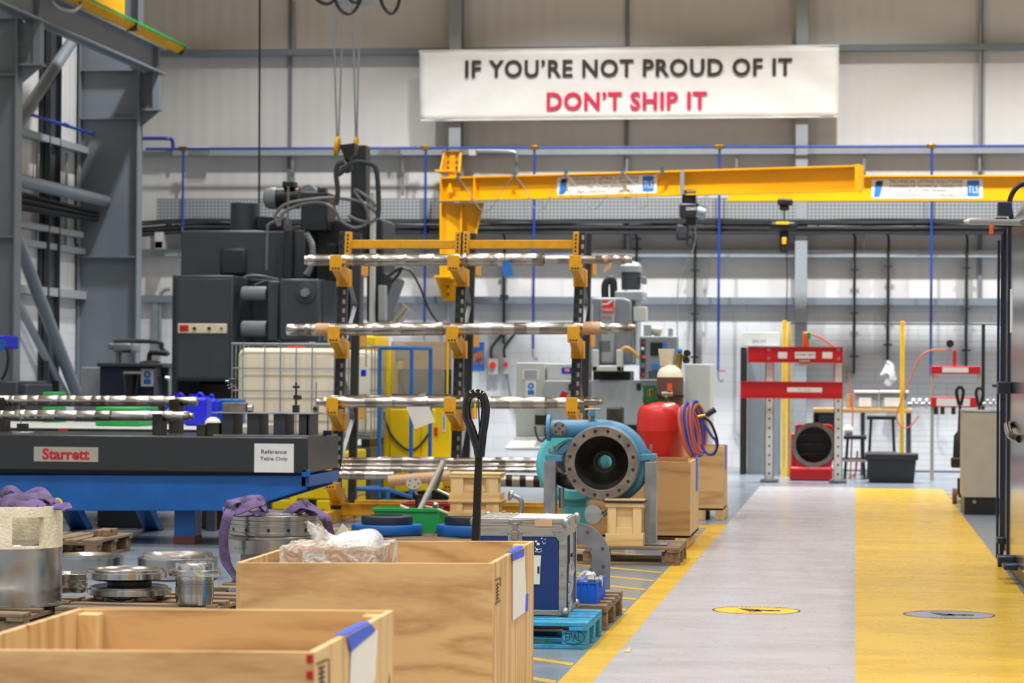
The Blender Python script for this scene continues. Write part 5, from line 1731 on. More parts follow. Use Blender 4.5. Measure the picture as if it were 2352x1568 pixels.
for k in 'lmr':
    o = part(slantbox(upx(k, 532), 532, upx(k, 1200), 1200, 22, YA, .08), 'front_upright', 'mach_dark2', t, .004, label='black perforated upright')
    b = B(); b2 = B()
    py = 545
    i = 0
    while py < 1150:
        for s, bb in ((-6, b), (5, b2)):
            c = P(upx(k, py) + s, py, YA - .001)
            bb.box(c.x - .012, c.x + .012, YA - .002, YA + .001, c.z - .022, c.z + .022)
        py += 21
    part(b, 'slots', 'black', o)
    part(b2, 'bright_slots', 'cab_steel', o)
    o = part(slantbox(upx(k, 535, 1), 535, upx(k, 1185, 1), 1185, 17, YR2, .08), 'rear_upright', 'rubber', t, .004)
    b = B()
    zz = [(600, 700), (700, 830), (830, 960), (960, 1090), (1090, 1180)]
    for j, (a_, c_) in enumerate(zz):
        p, q = P(upx(k, a_), a_, YA + .09), P(upx(k, c_, 1), c_, YR2)
        if j % 2: p, q = P(upx(k, a_, 1), a_, YR2), P(upx(k, c_), c_, YA + .09)
        b.bar(p, q, .04, .012, (0, 0, 1))
    part(b, 'lattice_braces', 'galv', t)
    # yellow tops
    for s in ((9,) if k == 'l' else (-9, 9) if k == 'm' else (-11,)):
        o = part(slantbox(upx(k, 532) + s, 532, upx(k, 585) + s, 585, 13, YA - .03, .1), 'top_bracket', 'rack_yellow', t, .004)
        b = B()
        for q in range(5):
            c = P(upx(k, 540 + q * 9) + s, 540 + q * 9, YA - .032)
            b.box(c.x - .008, c.x + .008, YA - .034, YA - .03, c.z - .01, c.z + .01)
        part(b, 'slots', 'black', o)
    # arms, three levels at the front plus a base arm
    for lv, (pp0, pp1, px) in enumerate(((586, 622, {'l': 771, 'm': 1041, 'r': 1321}), (749, 787, {'l': 766, 'm': 1038, 'r': 1317}), (913, 953, {'l': 762, 'm': 1033, 'r': 1313}), (1086, 1124, {'l': 758, 'm': 1031, 'r': 1311}))):
        cx = px[k]
        x0, x1, z0, z1 = Rc(cx - 14, pp0, cx + 14, pp1, YE)
        u = upx(k, pp1 + 15)
        q0, q1, s0, s1 = Rc(u - 14, pp1 - 4, u + 16, pp1 + 36, YA - .03)
        b = B().hexa([(x0 + .02, YE + .01, z0 + .0), (x1 - .02, YE + .01, z0 + .0), (q1 - .02, YA, s0 + .02), (q0 + .02, YA, s0 + .02), (x0 + .02, YE + .01, z0 + .05), (x1 - .02, YE + .01, z0 + .05), (q1 - .02, YA, z0 + .05), (q0 + .02, YA, z0 + .05)])
        arm = part(b, 'arm', 'rack_yellow', t, .005)
        part(B().box(x0, x1, YE, YE + .012, z0, z1), 'end_plate', 'rack_yellow', arm, .005)
        bb = B()
        for xx in (x0 + .03, (x0 + x1) / 2, x1 - .03):
            bb.cyl((xx, YE - .004, z0 + .025), (xx, YE, z0 + .025), .01, n=10)
        part(bb, 'bolts', 'black', arm)
        part(B().box(q0, q1, YA - .035, YA + .11, s0, s1), 'sleeve', 'rack_yellow', t, .005)
        # stub arm on the back face
        if lv < 3:
            ur = upx(k, pp1, 1)
            r0, r1, w0, w1 = Rc(ur - 3, pp0 + 12, ur + 16, pp1 + 32, YR2 + .2)
            part(B().box(r0, r1, YR2 + .08, YR2 + .5, w0 + .1, w1), 'rear_arm', 'rack_yellow', t, .005)
    # foot
    fx = P(upx(k, 1195), 1195, YA).x
    part(B().box(fx - .06, fx + .06, YE - .1, YR2 + .3, 0.0, .12), 'base_foot', 'rack_yellow', t, .005)
xl, xm, xr = [P(upx(k, 560), 560, YA).x for k in 'lmr']
z0, z1 = P(1060, 571, YA).z, P(1060, 551, YA).z
for a_, c_ in ((xl + .06, xm - .05), (xm + .06, xr - .06)):
    part(B().box(a_, c_, YA + .0, YA + .07, z0, z1), 'top_beam', 'rack_yellow', t, .006)
xl, xm, xr = [P(upx(k, 1190), 1190, YA).x for k in 'lmr']
for a_, c_ in ((xl + .06, xm - .05), (xm + .06, xr - .06)):
    part(B().box(a_, c_, YA + .0, YA + .1, .06, .18), 'base_beam', 'rack_yellow', t, .006)
    part(B().box(a_, c_, YR2, YR2 + .08, .06, .18), 'base_beam', 'rack_yellow', t, .006)

# ------------------------------------------------------------------ steel shafts
def shaft(label, Y, pa, pb_, prof, m='shaft_steel', group='steel shafts on the rack', name='steel_shaft'):
    """pa, pb_: end pixels of the centre line; prof: (pixel x, radius in pixels)"""
    a, c = P(*pa, Y), P(*pb_, Y)
    ax = (c - a)
    L_ = ax.length
    k = Y / F
    pr = []
    span = pb_[0] - pa[0]
    for i in range(len(prof) - 1):
        h0 = (prof[i][0] - pa[0]) / span * L_
        h1 = (prof[i + 1][0] - pa[0]) / span * L_
        r = prof[i][1] * k
        pr += [(h0 + .002, r * .97), (h0 + .008, r), (h1 - .006, r), (h1, r * .97)]
    b = B().lathe(a, ax, pr, 32)
    return solo(b, name, m, label, 'shaft', group, origin=a)
s1 = shaft('longest dark stepped shaft on the top level of the rack', YE + .25, (700, 597), (1452, 596), [(700, 11), (708, 12.5), (760, 12.5), (790, 13), (835, 14.5), (871, 13.5), (935, 14), (1000, 13.5), (1060, 15), (1075, 14.5), (1130, 15), (1160, 14.5), (1205, 15), (1252, 9.5), (1385, 9.5), (1410, 11), (1436, 9), (1452, 9)])
s2 = shaft('long pale shaft with tan tape on the middle level of the rack', YE + .25, (659, 757), (1460, 753), [(659, 13.5), (703, 14), (726, 14.5), (820, 14.5), (860, 16), (926, 15.5), (1022, 14), (1160, 14), (1320, 14.5), (1372, 13.5), (1405, 12), (1452, 10), (1460, 10)])
s3 = shaft('lower front shaft on the third level of the rack, ending at the right end plate', YE + .22, (727, 923), (1342, 925), [(727, 8), (745, 11), (765, 13), (905, 14), (985, 12.5), (1065, 12.5), (1130, 14.5), (1200, 14), (1262, 12.5), (1325, 10), (1336, 8), (1342, 8)])
s4 = shaft('shaft behind on the third level of the rack, its tapered tip past the right post', YE + .42, (760, 916), (1385, 922), [(760, 9), (850, 10), (1340, 10), (1352, 9.5), (1375, 7), (1385, 6)])
# tape sleeves and tags on the shafts
def sleeve(px0, px1, py, r, Y, m, parent, nm='tape_sleeve'):
    a, c = P(px0, py, Y), P(px1, py, Y)
    return part(B().lathe(a, c - a, [(0, r * Y / F), ((c - a).length, r * Y / F)], 32), nm, m, parent, label='tan tape band' if m == 'tape_tan' else None)
mat('tape_tan', '#C9A27C', 0.6)
sleeve(727, 758, 756.7, 15, YE + .25, 'tape_tan', s2)
sleeve(1340, 1380, 753.5, 15.2, YE + .25, 'tape_tan', s2)
sleeve(1388, 1396, 596, 10.5, YE + .25, 'tape_tan', s1)
def tagcard(pts, Y, m, label, cat='tag', name='tag', group=None):
    b = B().prism([P(*q, Y) for q in pts], (0, .004, 0))
    return b, solo(b, name, m, label, cat, group)
tg = thing('tag', 'blue cardboard tag hanging from the top shaft on the rack', 'tag', P(1163, 638, YE + .1))
part(B().prism([P(1153, 602, YE + .1), P(1172, 600, YE + .1), P(1179, 632, YE + .1), P(1157, 638, YE + .1)], (0, .004, 0)), 'card', 'blue_sign', tg)
part(B().tube([P(1160, 604, YE + .1), P(1159, 590, YE + .08), P(1159, 581, YE + .2)], .003, 6), 'string', 'black', tg)
solo(B().prism([P(1397, 606, YE + .2), P(1407, 601, YE + .2), P(1403, 615, YE + .2), P(1391, 624, YE + .2), P(1382, 622, YE + .2)], (0, .004, 0)), 'tag', 'tape_tan', 'small tan tag near the right end of the top shaft', 'tag')
solo(B().prism([P(1291, 897, YE + .3), P(1306, 903, YE + .3), P(1299, 914, YE + .3), P(1284, 914, YE + .3)], (0, .004, 0)), 'tag', 'red', 'small red tag standing on the third level shaft near the right post', 'tag')
b = B().prism([P(933, 934, YE + .1), P(986, 934, YE + .1), P(999, 968, YE + .1), P(953, 985, YE + .1)], (0, .004, 0))
b.prism([P(955, 909, YE + .45), P(977, 901, YE + .45), P(978, 912, YE + .45), P(955, 914, YE + .45)], (0, .004, 0))
solo(b, 'paper_sheet', 'paper', 'white paper sheet hanging over the third level shaft before the yellow doors', 'paper')
# bundle of shafts on the base arms
bun = [(787, 1057, 1248, 1059, 9, 'upper front shaft of the bottom bundle on the rack', YE + .5), (785, 1068, 1248, 1071, 7, 'second shaft from the top in the bottom bundle', YE + .38),
       (783, 1077, 1248, 1080, 7, 'third shaft from the top in the bottom bundle', YE + .25), (780, 1090, 905, 1091, 11, 'short front shaft of the bottom bundle left of the cardboard tube', YE + .1)]
for a0, b0, a1, b1, r, lb, Y in bun:
    r_ = random.Random(a0 + b0)
    pr = [(a0, r * .8)]
    x = a0 + 8
    while x < a1 - 60:
        pr.append((x, r * r_.choice([.85, .95, 1.0, 1.05]))); x += r_.uniform(25, 90)
    pr += [(a1 - 40, r * .9), (a1, r * .8)]
    shaft(lb, Y, (a0, b0), (a1, b1), pr, group='shafts in the bottom bundle of the rack')
mat('banded', '#9A9088', 0.3, 0.8)
N, L, b_ = nodes(MATS['banded'])
tcx = N.new('ShaderNodeTexCoord'); sep = N.new('ShaderNodeSeparateXYZ'); mm = N.new('ShaderNodeMath'); mm.operation = 'MULTIPLY'; mm.inputs[1].default_value = 7.5
fr = N.new('ShaderNodeMath'); fr.operation = 'FRACT'; gt = N.new('ShaderNodeMath'); gt.operation = 'GREATER_THAN'; gt.inputs[1].default_value = .45
mxx = N.new('ShaderNodeMix'); mxx.data_type = 'RGBA'
mxx.inputs[6].default_value = (*lin('#2E282A'), 1); mxx.inputs[7].default_value = (*lin('#A89E94'), 1)
L.new(tcx.outputs['Object'], sep.inputs[0]); L.new(sep.outputs['X'], mm.inputs[0]); L.new(mm.outputs[0], fr.inputs[0]); L.new(fr.outputs[0], gt.inputs[0]); L.new(gt.outputs[0], mxx.inputs[0]); L.new(mxx.outputs[2], b_.inputs['Base Color'])
shaft('dark banded shaft at the bottom of the bundle right of the pine crates', YE + .1, (1100, 1102), (1250, 1106), [(1100, 14), (1180, 14), (1250, 14)], 'banded', group='shafts in the bottom bundle of the rack')
solo(B().lathe(P(893, 1104, YE - .12), P(1015, 1094, YE - .12) - P(893, 1104, YE - .12), [(0, .052), (.6, .052), (.6, .045), (.0, .045)], 24, closed=True), 'cardboard_tube', 'tape_tan', 'tan cardboard tube lying on the base of the rack', 'tube')

# ------------------------------------------------------------------ black surface table
YT0, YT1 = 22.2, 23.55
zT = P(400, 1001, YT0).z
zTb = P(400, 1083, YT0).z
xR = P(707, 1040, YT0).x
xLt = P(-420, 1040, YT0).x
t = thing('surface_table', 'black granite surface table on a blue steel frame', 'table', ((xR + xLt) / 2, 22.9, 0))
gr = part(B().box(xLt, xR, YT0, YT1, zTb, zT), 'granite_slab', 'granite', t, .012)
x0, x1, z0, z1 = Rc(78, 1027, 226, 1059, YT0)
s = part(B().box(x0, x1, YT0 - .006, YT0, z0, z1), 'maker_plate', 'cab_steel', gr, label='metal maker plate')
text('lettering', 'Starrett', x0 + .075, x1 - .075, z0 + .015, z1 - .012, YT0 - .008, 'brand_red', gr, bold=.035, label='red lettering')
x0, x1, z0, z1 = Rc(584, 1019, 675, 1084, YT0)
s = part(B().box(x0, x1, YT0 - .004, YT0, z0, z1), 'notice_sheet', 'paper', gr, label='white notice')
text('lettering', 'Reference', x0 + .06, x1 - .06, z1 - .085, z1 - .05, YT0 - .006, 'ink_blue', gr, bold=.01)
text('lettering', 'Table Only', x0 + .05, x1 - .05, z1 - .15, z1 - .11, YT0 - .006, 'ink_blue', gr, bold=.01)
part(B().box(xLt + .2, xR - .2, YT0 + .12, YT1 - .12, zTb - .03, zTb), 'pads', 'black', t)
def bl(px, py): 
    return P(px, py, YT0 + .06)
b = B().prism([bl(-400, 1091), bl(703, 1091), bl(703, 1124), bl(545, 1173), bl(-400, 1173)], (0, .05, 0))
part(b, 'front_beam', 'blue_table', t, .006)
b = B().prism([p + V((0, 1.15, 0)) for p in (bl(-400, 1091), bl(703, 1091), bl(703, 1124), bl(545, 1173), bl(-400, 1173))], (0, .05, 0))
part(b, 'rear_beam', 'blue_table', t, .006)
z0, z1 = bl(703, 1118).z, bl(703, 1092).z
part(B().box(xR - .07, xR, YT0 + .06, YT1 + .02, z0, z1), 'end_beam', 'blue_table', t, .006)
x0, x1, z0, z1 = Rc(693, 1078, 711, 1095, YT0 + .02)
part(B().box(x0, x1, YT0 - .0, YT0 + .06, z0, z1), 'stop_lug', 'blue_table', t, .006)
zb = bl(400, 1173).z
x0, x1, _, _ = Rc(398, 1180, 445, 1262, 22.4)
lg = part(B().box(x0, x1, 22.42, 22.68, 0, zb + .05), 'leg', 'blue_table', t, .008)
part(B().box(x0 - .004, x1 + .004, 22.416, 22.684, 0.005, .07), 'scuffed_foot', 'rust', lg, label='red scuffed foot')
for a_, c_, Y in ((165, 208, 24.3), (335, 372, 24.3), (-380, -330, 22.42), (-380, -330, 24.2)):
    x0, x1, _, _ = Rc(a_, 1180, c_, 1225, Y)
    part(B().hexa([(x0 - .02, Y, 0), (x1 - .02, Y, 0), (x1 - .02, Y + .18, 0), (x0 - .02, Y + .18, 0), (x0 + .05, Y - .8 if Y > 23 else Y, zb + .05), (x1 + .05, Y - .8 if Y > 23 else Y, zb + .05), (x1 + .05, Y - .6 if Y > 23 else Y + .18, zb + .05), (x0 + .05, Y - .6 if Y > 23 else Y + .18, zb + .05)]), 'leg', 'blue_table', t, .008)
for a_, c_, lb in ((222, 330, 'black box on the floor far under the surface table, between the blue legs'), (462, 520, 'black box on the floor under the right end of the surface table')):
    x0, x1, _, _ = Rc(a_, 1180, c_, 1220, 24.6)
    t_ = thing('storage_chest', lb, 'box', ((x0 + x1) / 2, 24.8, 0))
    part(B().box(x0, x1, 24.6, 25.1, 0, .32), 'chest_body', 'black', t_, .02)
    part(B().box(x0 - .01, x1 + .01, 24.59, 25.11, .32, .36), 'lid', 'black', t_, .01)

# things on the slab
def onblock(px0, px1, pyt, Y, d, name, m, label, cat, zb=None, bev=.004, group=None):
    x0, x1, _, z1 = Rc(px0, pyt + 1, px1, pyt, Y)
    z1 = P(px0, pyt, Y).z
    return solo(B().box(x0, x1, Y, Y + d, zT if zb is None else zb, z1), name, m, label, cat, group, bev=bev)
def vblock(px, Y, w_, zc, r, label):
    x = P(px, 960, Y).x
    t = thing('v_block', label, 'block', (x, Y, zT))
    b = B().prism([(x - w_ / 2, Y - .09, zT), (x - w_ / 2, Y + .09, zT), (x - w_ / 2, Y + .09, zc + .02), (x - w_ / 2, Y, zc - r * 1.38), (x - w_ / 2, Y - .09, zc + .02)], (w_, 0, 0))
    part(b, 'block_body', 'iron_dark', t, .003)
    return t
shA = (21.0, )
YSB, YSA = 22.5, 23.25
k = YSB / F
zB_ = P(400, 955, YSB).z
zA_ = P(400, 921, YSA).z
sb = shaft('front stepped steel shaft lying on blocks on the black table', YSB, (-160, 953), (445, 955), [(-160, 12), (-5, 12), (10, 11), (37, 14), (60, 13.5), (90, 14), (130, 13), (180, 12.5), (222, 12.5), (255, 12), (345, 11.5), (377, 12), (398, 10.5), (436, 7), (445, 7)], group='shafts on the black table')
sa = shaft('rear stepped steel shaft lying on blocks on the black table', YSA, (-160, 919), (453, 921.5), [(-160, 13), (24, 12.5), (36, 13.5), (66, 13.2), (92, 13.8), (137, 13), (157, 13.5), (177, 13), (215, 13.5), (235, 13), (254, 13), (292, 12.5), (345, 13), (380, 12), (405, 10.5), (453, 10)], group='shafts on the black table')
vblock(367, YSB, .085, zB_, .045, 'dark v-block under the right end of the front shaft on the black table')
vblock(-20, YSB, .085, zB_, .045, 'dark v-block under the front shaft at the left edge')
vblock(405, YSA, .09, zA_, .045, 'dark v-block under the right end of the rear shaft')
vblock(6, YSA, .09, zA_, .045, 'dark v-block under the rear shaft at the left edge')
def Tz(px, py, Y): return P(px, py, Y)
# gauge stand at the left front
YG = 22.32
t = thing('surface_gauge', 'small round-based gauge stand in front of the shafts on the black table', 'gauge', (P(52, 995, YG).x, YG, zT))
c = V((P(52, 995, YG).x, YG, zT))
part(B().lathe(c, (0, 0, 1), [(0, .1), (.018, .1), (.022, .095)], 32), 'base', 'steel_raw', t)
part(B().box(c.x - .045, c.x + .045, YG - .03, YG + .03, zT + .022, zT + .09), 'magnet_block', 'black', t, .005)
part(B().cyl((c.x, YG - .045, zT + .09), (c.x - .02, YG - .06, P(45, 925, YG).z), .005, n=8), 'stem', 'steel_raw', t)
b = B()
b.cyl(P(38, 927, YG - .1), P(42, 927, YG - .05), .014, n=12).cyl(P(47, 927, YG - .1), P(50, 930, YG - .05), .012, n=12)
part(b, 'knobs', 'black', t)
onblock(451, 472, 974, 22.35, .1, 'steel_block', 'iron_dark', 'left small dark steel block with a round hole on the black table', 'block')
onblock(474, 503, 971, 22.38, .12, 'steel_block', 'iron_dark', 'right small dark steel block beside its twin on the black table', 'block')
for px, Y, lb in ((461, 22.35, ''), (488, 22.38, '')):
    pass
# bridge of four grey blocks
t = thing('angle_plate', 'dark four-legged steel bridge block at the right end of the black table', 'bridge block', (P(620, 998, 22.4).x, 22.5, zT))
zt3 = P(600, 947, 22.36).z
for a_, c_ in ((509, 536), (567, 596), (628, 656), (686, 712)):
    x0, x1, _, _ = Rc(a_, 950, c_, 990, 22.36)
    part(B().box(x0, x1, 22.36, 22.72, zT + .01, zt3 - .01), 'pier', 'mach_dark2', t, .003)
part(B().hexa([(P(712, 0, 22.36).x, 22.36, zT + .01), (P(716, 0, 22.36).x, 22.36, zT + .01), (P(740, 0, 22.8).x, 22.75, zT + .01), (P(716, 0, 22.36).x, 22.75, zT + .01), (P(712, 0, 22.36).x, 22.36, zt3 - .01), (P(716, 0, 22.36).x, 22.36, zt3 - .01), (P(740, 0, 22.8).x, 22.75, zt3 - .01), (P(716, 0, 22.36).x, 22.75, zt3 - .01)]), 'side_pier', 'mach_dark', t)
part(B().box(P(494, 0, 22.34).x, P(726, 0, 22.34).x, 22.33, 22.8, zt3 - .012, zt3), 'top_plate', 'steel_raw', t, .002)
part(B().box(P(498, 0, 22.34).x, P(718, 0, 22.34).x, 22.34, 22.78, zT, zT + .012), 'base_plate', 'steel_raw', t, .002)
o = thing('clamp_block', 'brown-grey steel bar block lying on top of the bridge block', 'block', (P(545, 945, 22.4).x, 22.45, zt3))
part(B().box(P(519, 0, 22.4).x, P(570, 0, 22.4).x, 22.4, 22.55, zt3, P(545, 925, 22.4).z), 'block_body', 'iron', o, .004)
a = P(572, 934, 22.45)
part(B().cyl((a.x - .01, 22.47, zt3 + .035), (a.x + .03, 22.47, zt3 + .035), .034, n=24), 'end_cap', 'steel', o)
t = thing('height_gauge', 'black gauge post with clamp knobs standing on the bridge block', 'gauge', (P(680, 945, 22.5).x, 22.5, zt3))
x = P(680, 930, 22.5).x
part(B().box(x - .024, x + .024, 22.46, 22.54, zt3, P(680, 930, 22.5).z), 'base_block', 'black', t, .003)
part(B().cyl((x, 22.5, P(680, 930, 22.5).z), (x, 22.5, P(680, 878, 22.5).z), .009, n=12), 'post', 'black', t)
b = B().cyl(P(673, 888, 22.46), P(688, 888, 22.46), .012, n=12).cyl(P(684, 913, 22.46), P(692, 912, 22.46), .018, n=14).box(x - .018, x + .018, 22.47, 22.53, P(680, 917, 22.5).z, P(680, 907, 22.5).z)
part(b, 'clamp_knobs', 'black', t)
t = thing('scriber', 'thin upright rod with a round knob on the right end of the bridge block', 'gauge', (P(726, 945, 22.6).x, 22.6, zt3))
x = P(726, 940, 22.6).x
part(B().cyl((x, 22.6, zt3), (x, 22.6, P(726, 877, 22.6).z), .005, n=8), 'rod', 'steel_raw', t)
part(B().box(x - .02, x + .02, 22.57, 22.63, zt3, P(726, 931, 22.6).z), 'base_block', 'steel_raw', t, .003)
part(B().cyl((x, 22.55, zt3 + .03), (x, 22.57, zt3 + .03), .018, n=14), 'knob', 'black', t)
t = thing('scriber', 'thin upright rod on a dark blue base at the right corner of the black table', 'gauge', (P(753, 998, 23.0).x, 23.0, zT))
x = P(753, 990, 23).x
part(B().box(x - .035, x + .035, 22.96, 23.04, zT, P(753, 988, 23).z), 'base_block', 'blue_dark', t, .003)
part(B().cyl((x, 23, zT + .03), (x, 23, P(753, 935, 23).z), .006, n=8), 'rod', 'steel_raw', t)
t = thing('dial_gauge', 'dial gauge on a short stand above the left end of the bridge block', 'gauge', (P(532, 945, 22.7).x, 22.65, zt3))
x = P(533, 900, 22.65).x
part(B().cyl((x, 22.65, zt3), (x, 22.65, P(533, 893, 22.65).z), .007, n=8), 'post', 'iron', t)
part(B().lathe(P(534, 874, 22.65), (0, 0, 1), [(-.02, .03), (.015, .036), (.02, .03)], 20), 'dial', 'mach_dark', t)
part(B().cyl(P(519, 875, 22.65), P(530, 875, 22.65), .01, n=10), 'probe', 'steel', t)
b = B()
for px, py in ((524, 884), (530, 882), (526, 891), (531, 889)):
    b.cyl(P(px, py, 22.62), P(px, py, 22.64), .009, n=10)
b.bar(P(535, 882, 22.65), P(543, 893, 22.65), .01, .014)
part(b, 'clamp_screws', 'mach_mid', t)

# long pale bench behind the surface table
YBn = 24.25
zBn = P(300, 983, YBn).z
x0, x1 = P(-300, 980, YBn).x, P(502, 980, YBn).x
t = thing('long_bench', 'long pale-topped machine bench behind the black table', 'bench', ((x0 + x1) / 2, 25.5, 0))
part(B().box(x0, x1, YBn, 26.9, zBn - .09, zBn), 'bench_top', 'mach_light', t, .006)
part(B().box(x0, x1, YBn - .004, YBn, zBn - .085, zBn - .012), 'front_rail', 'iron_dark', t)
q = Rc(134, 985, 155, 994, YBn - .01)
part(B().box(q[0], q[1], YBn - .01, YBn - .004, q[2], q[3]), 'red_label', 'label_red', t, label='red label')
for xx in (x0 + .3, x1 - .12):
    for yy in (YBn + .05, 26.7):
        part(B().box(xx, xx + .08, yy, yy + .08, 0, zBn - .09), 'leg', 'mach_dark', t)
# jerry cans and trays on it
def jerry(px0, px1, pyt, Y, label):
    x0, x1, _, z1 = Rc(px0, pyt + 1, px1, pyt, Y)
    z1 = P(px0, pyt, Y).z
    t = thing('jerry_can', label, 'jerry can', ((x0 + x1) / 2, Y + .12, zBn), 'blue jerry cans behind the black table')
    part(B().box(x0, x1, Y, Y + .25, zBn, z1 - .03), 'can_body', 'blue_drum', t, .035, seg=4)
    part(B().cyl((x0 + .06, Y + .12, z1 - .04), (x0 + .06, Y + .12, z1), .035, n=16), 'cap', 'blue_drum', t)
    part(B().tube(cr([(x0 + .1, Y + .12, z1 - .04), (x0 + .12, Y + .12, z1), (x1 - .08, Y + .12, z1), (x1 - .05, Y + .12, z1 - .04)]), .018, 8), 'handle', 'blue_drum', t)
jerry(378, 428, 906, 26.2, 'left bright blue jerry can behind the rear shaft')
jerry(422, 474, 905, 25.5, 'front bright blue jerry can beyond the shaft ends')
jerry(455, 496, 909, 26.3, 'right bright blue jerry can beside the light blue crate')
x0, x1, z0, z1 = Rc(476, 917, 529, 957, 26.2)
solo(B().box(x0, x1, 26.6, 26.88, zBn, z1), 'parts_crate', 'blue_frame', 'medium blue crate right of the bright blue jerry cans', 'crate', bev=.015)
x0, x1, z0, z1 = Rc(245, 934, 346, 972, 25.4)
solo(B().box(x0, x1, 25.0, 25.7, zBn, z1), 'parts_tray', 'green', 'green plastic tray behind the two shafts', 'tray', bev=.015)
solo(B().box(*Rc(105, 900, 140, 908, 26.6)[:2], 26.5, 26.8, zBn, Rc(105, 900, 140, 908, 26.6)[3]), 'parts_bin', 'green', 'small dark green bin behind the rear shaft on the left', 'bin', bev=.01)
x0, x1, z0, z1 = Rc(470, 958, 508, 973, 24.5)
b = B().ball(((x0 + x1) / 2, 24.5, zBn + .05), .075, 1, .7, .75)
solo(b, 'white_cloth', 'white', 'bunched white cloth on the bench left of the bridge block', 'cloth')
solo(B().bar(P(382, 945, 26.15), P(396, 930, 26.15), .03, .01), 'green_strap', 'teal', 'short turquoise strap between the shaft ends', 'strap')
solo(B().tube(cr([P(0, 945, 24.0), P(12, 935, 24.0), P(16, 955, 24.0), P(10, 972, 24.0)]), .03, 8), 'black_hose', 'black', 'black hose end behind the shafts at the left edge', 'hose')
# ------------------------------------------------------------------ pallets
def pallet(label, x0, x1, y0, y1, mX='pallet_wood', mY='pallet_wood_y', h=.144, along='X', group='wooden pallets', name='pallet', nb=5):
    t = thing(name, label, 'pallet', ((x0 + x1) / 2, (y0 + y1) / 2, 0), group)
    W_, D_ = x1 - x0, y1 - y0
    cx, cy = (x0 + x1) / 2, (y0 + y1) / 2
    A, Bb = (W_, D_) if along == 'X' else (D_, W_)      # boards run along A
    def bx(b, a0, a1, c0, c1, z0, z1):
        if along == 'X': b.box(cx + a0, cx + a1, cy + c0, cy + c1, z0, z1)
        else: b.box(cx + c0, cx + c1, cy + a0, cy + a1, z0, z1)
        return b
    m1, m2 = (mX, mY) if along == 'X' else (mY, mX)
    ws = [.145, .1, .145, .1, .145] if nb == 5 else [.1] * nb
    gap = (Bb - sum(ws)) / (len(ws) - 1)
    c = -Bb / 2
    for i, w_ in enumerate(ws):
        part(bx(B(), -A / 2, A / 2, c, c + w_, h - .022, h), 'deck_board', m1, t, .003)
        c += w_ + gap
    for f in (-A / 2, -.05, A / 2 - .1):
        part(bx(B(), f, f + .1, -Bb / 2, Bb / 2, h - .044, h - .022), 'cross_board', m2, t, .003)
    for c in (-Bb / 2, -.07, Bb / 2 - .14):
        part(bx(B(), -A / 2, A / 2, c + .02, c + .12, 0.0, .022), 'bottom_board', m1, t, .003)
        for f in (-A / 2, -.07, A / 2 - .14):
            part(bx(B(), f, f + .14, c + .02, c + .12, .022, h - .044), 'block', m2, t, .004)
    return t
# blue pallet under the flight case
c = G(1347, 1432, .144)
bp_ = pallet('blue painted pallet under the blue flight case', c.x - 1.2, c.x, 14.4, 15.25, 'blue_pallet', 'blue_pallet', group=None)
text('lettering', 'EPAL', c.x - .12, c.x - .035, .045, .085, 14.418, 'ink', bp_)
b = B()
b.tube([(c.x - .078 + .062 * math.cos(a * PI / 12), 14.418, .064 + .035 * math.sin(a * PI / 12)) for a in range(24)], .0016, 5, closed=True)
part(b, 'oval_mark', 'ink', bp_)
c2_ = G(1392, 1391, .144)
pallet('brown pallet carrying the blue bin and ring plate', c2_.x - 1.2, c2_.x, 15.5, 16.6, along='X')
c3_ = G(1563, 1297)
pallet('brown pallet under the blue pump casing', c3_.x - 1.36, c3_.x, 20.8, 21.7)
# left pallets
g0 = G(400, 1400, .144)
pallet('worn pallet under the steel discs and small flanged cylinder', G(110, 1398, .144).x, G(470, 1398, .144).x, 14.75, 15.95)
pallet('worn pallet under the tall cream-topped cylinder at the left edge', G(110, 1398, .144).x - 1.2, G(110, 1398, .144).x - .04, 14.3, 15.5)
g1 = G(167, 1297)
pallet('brown pallet alone on the floor before the blue table legs', g1.x - .8, g1.x, 20.6, 21.6, along='Y')
pallet('pallet behind the open crate carrying blue discs and bins', G(745, 1240, .144).x, G(1150, 1240, .144).x, 21.3, 22.5)
pallet('pallet under the big grooved ring set with the purple sling', P(500, 1300, 16.5).x, P(812, 1300, 16.5).x, 16.3, 17.6)

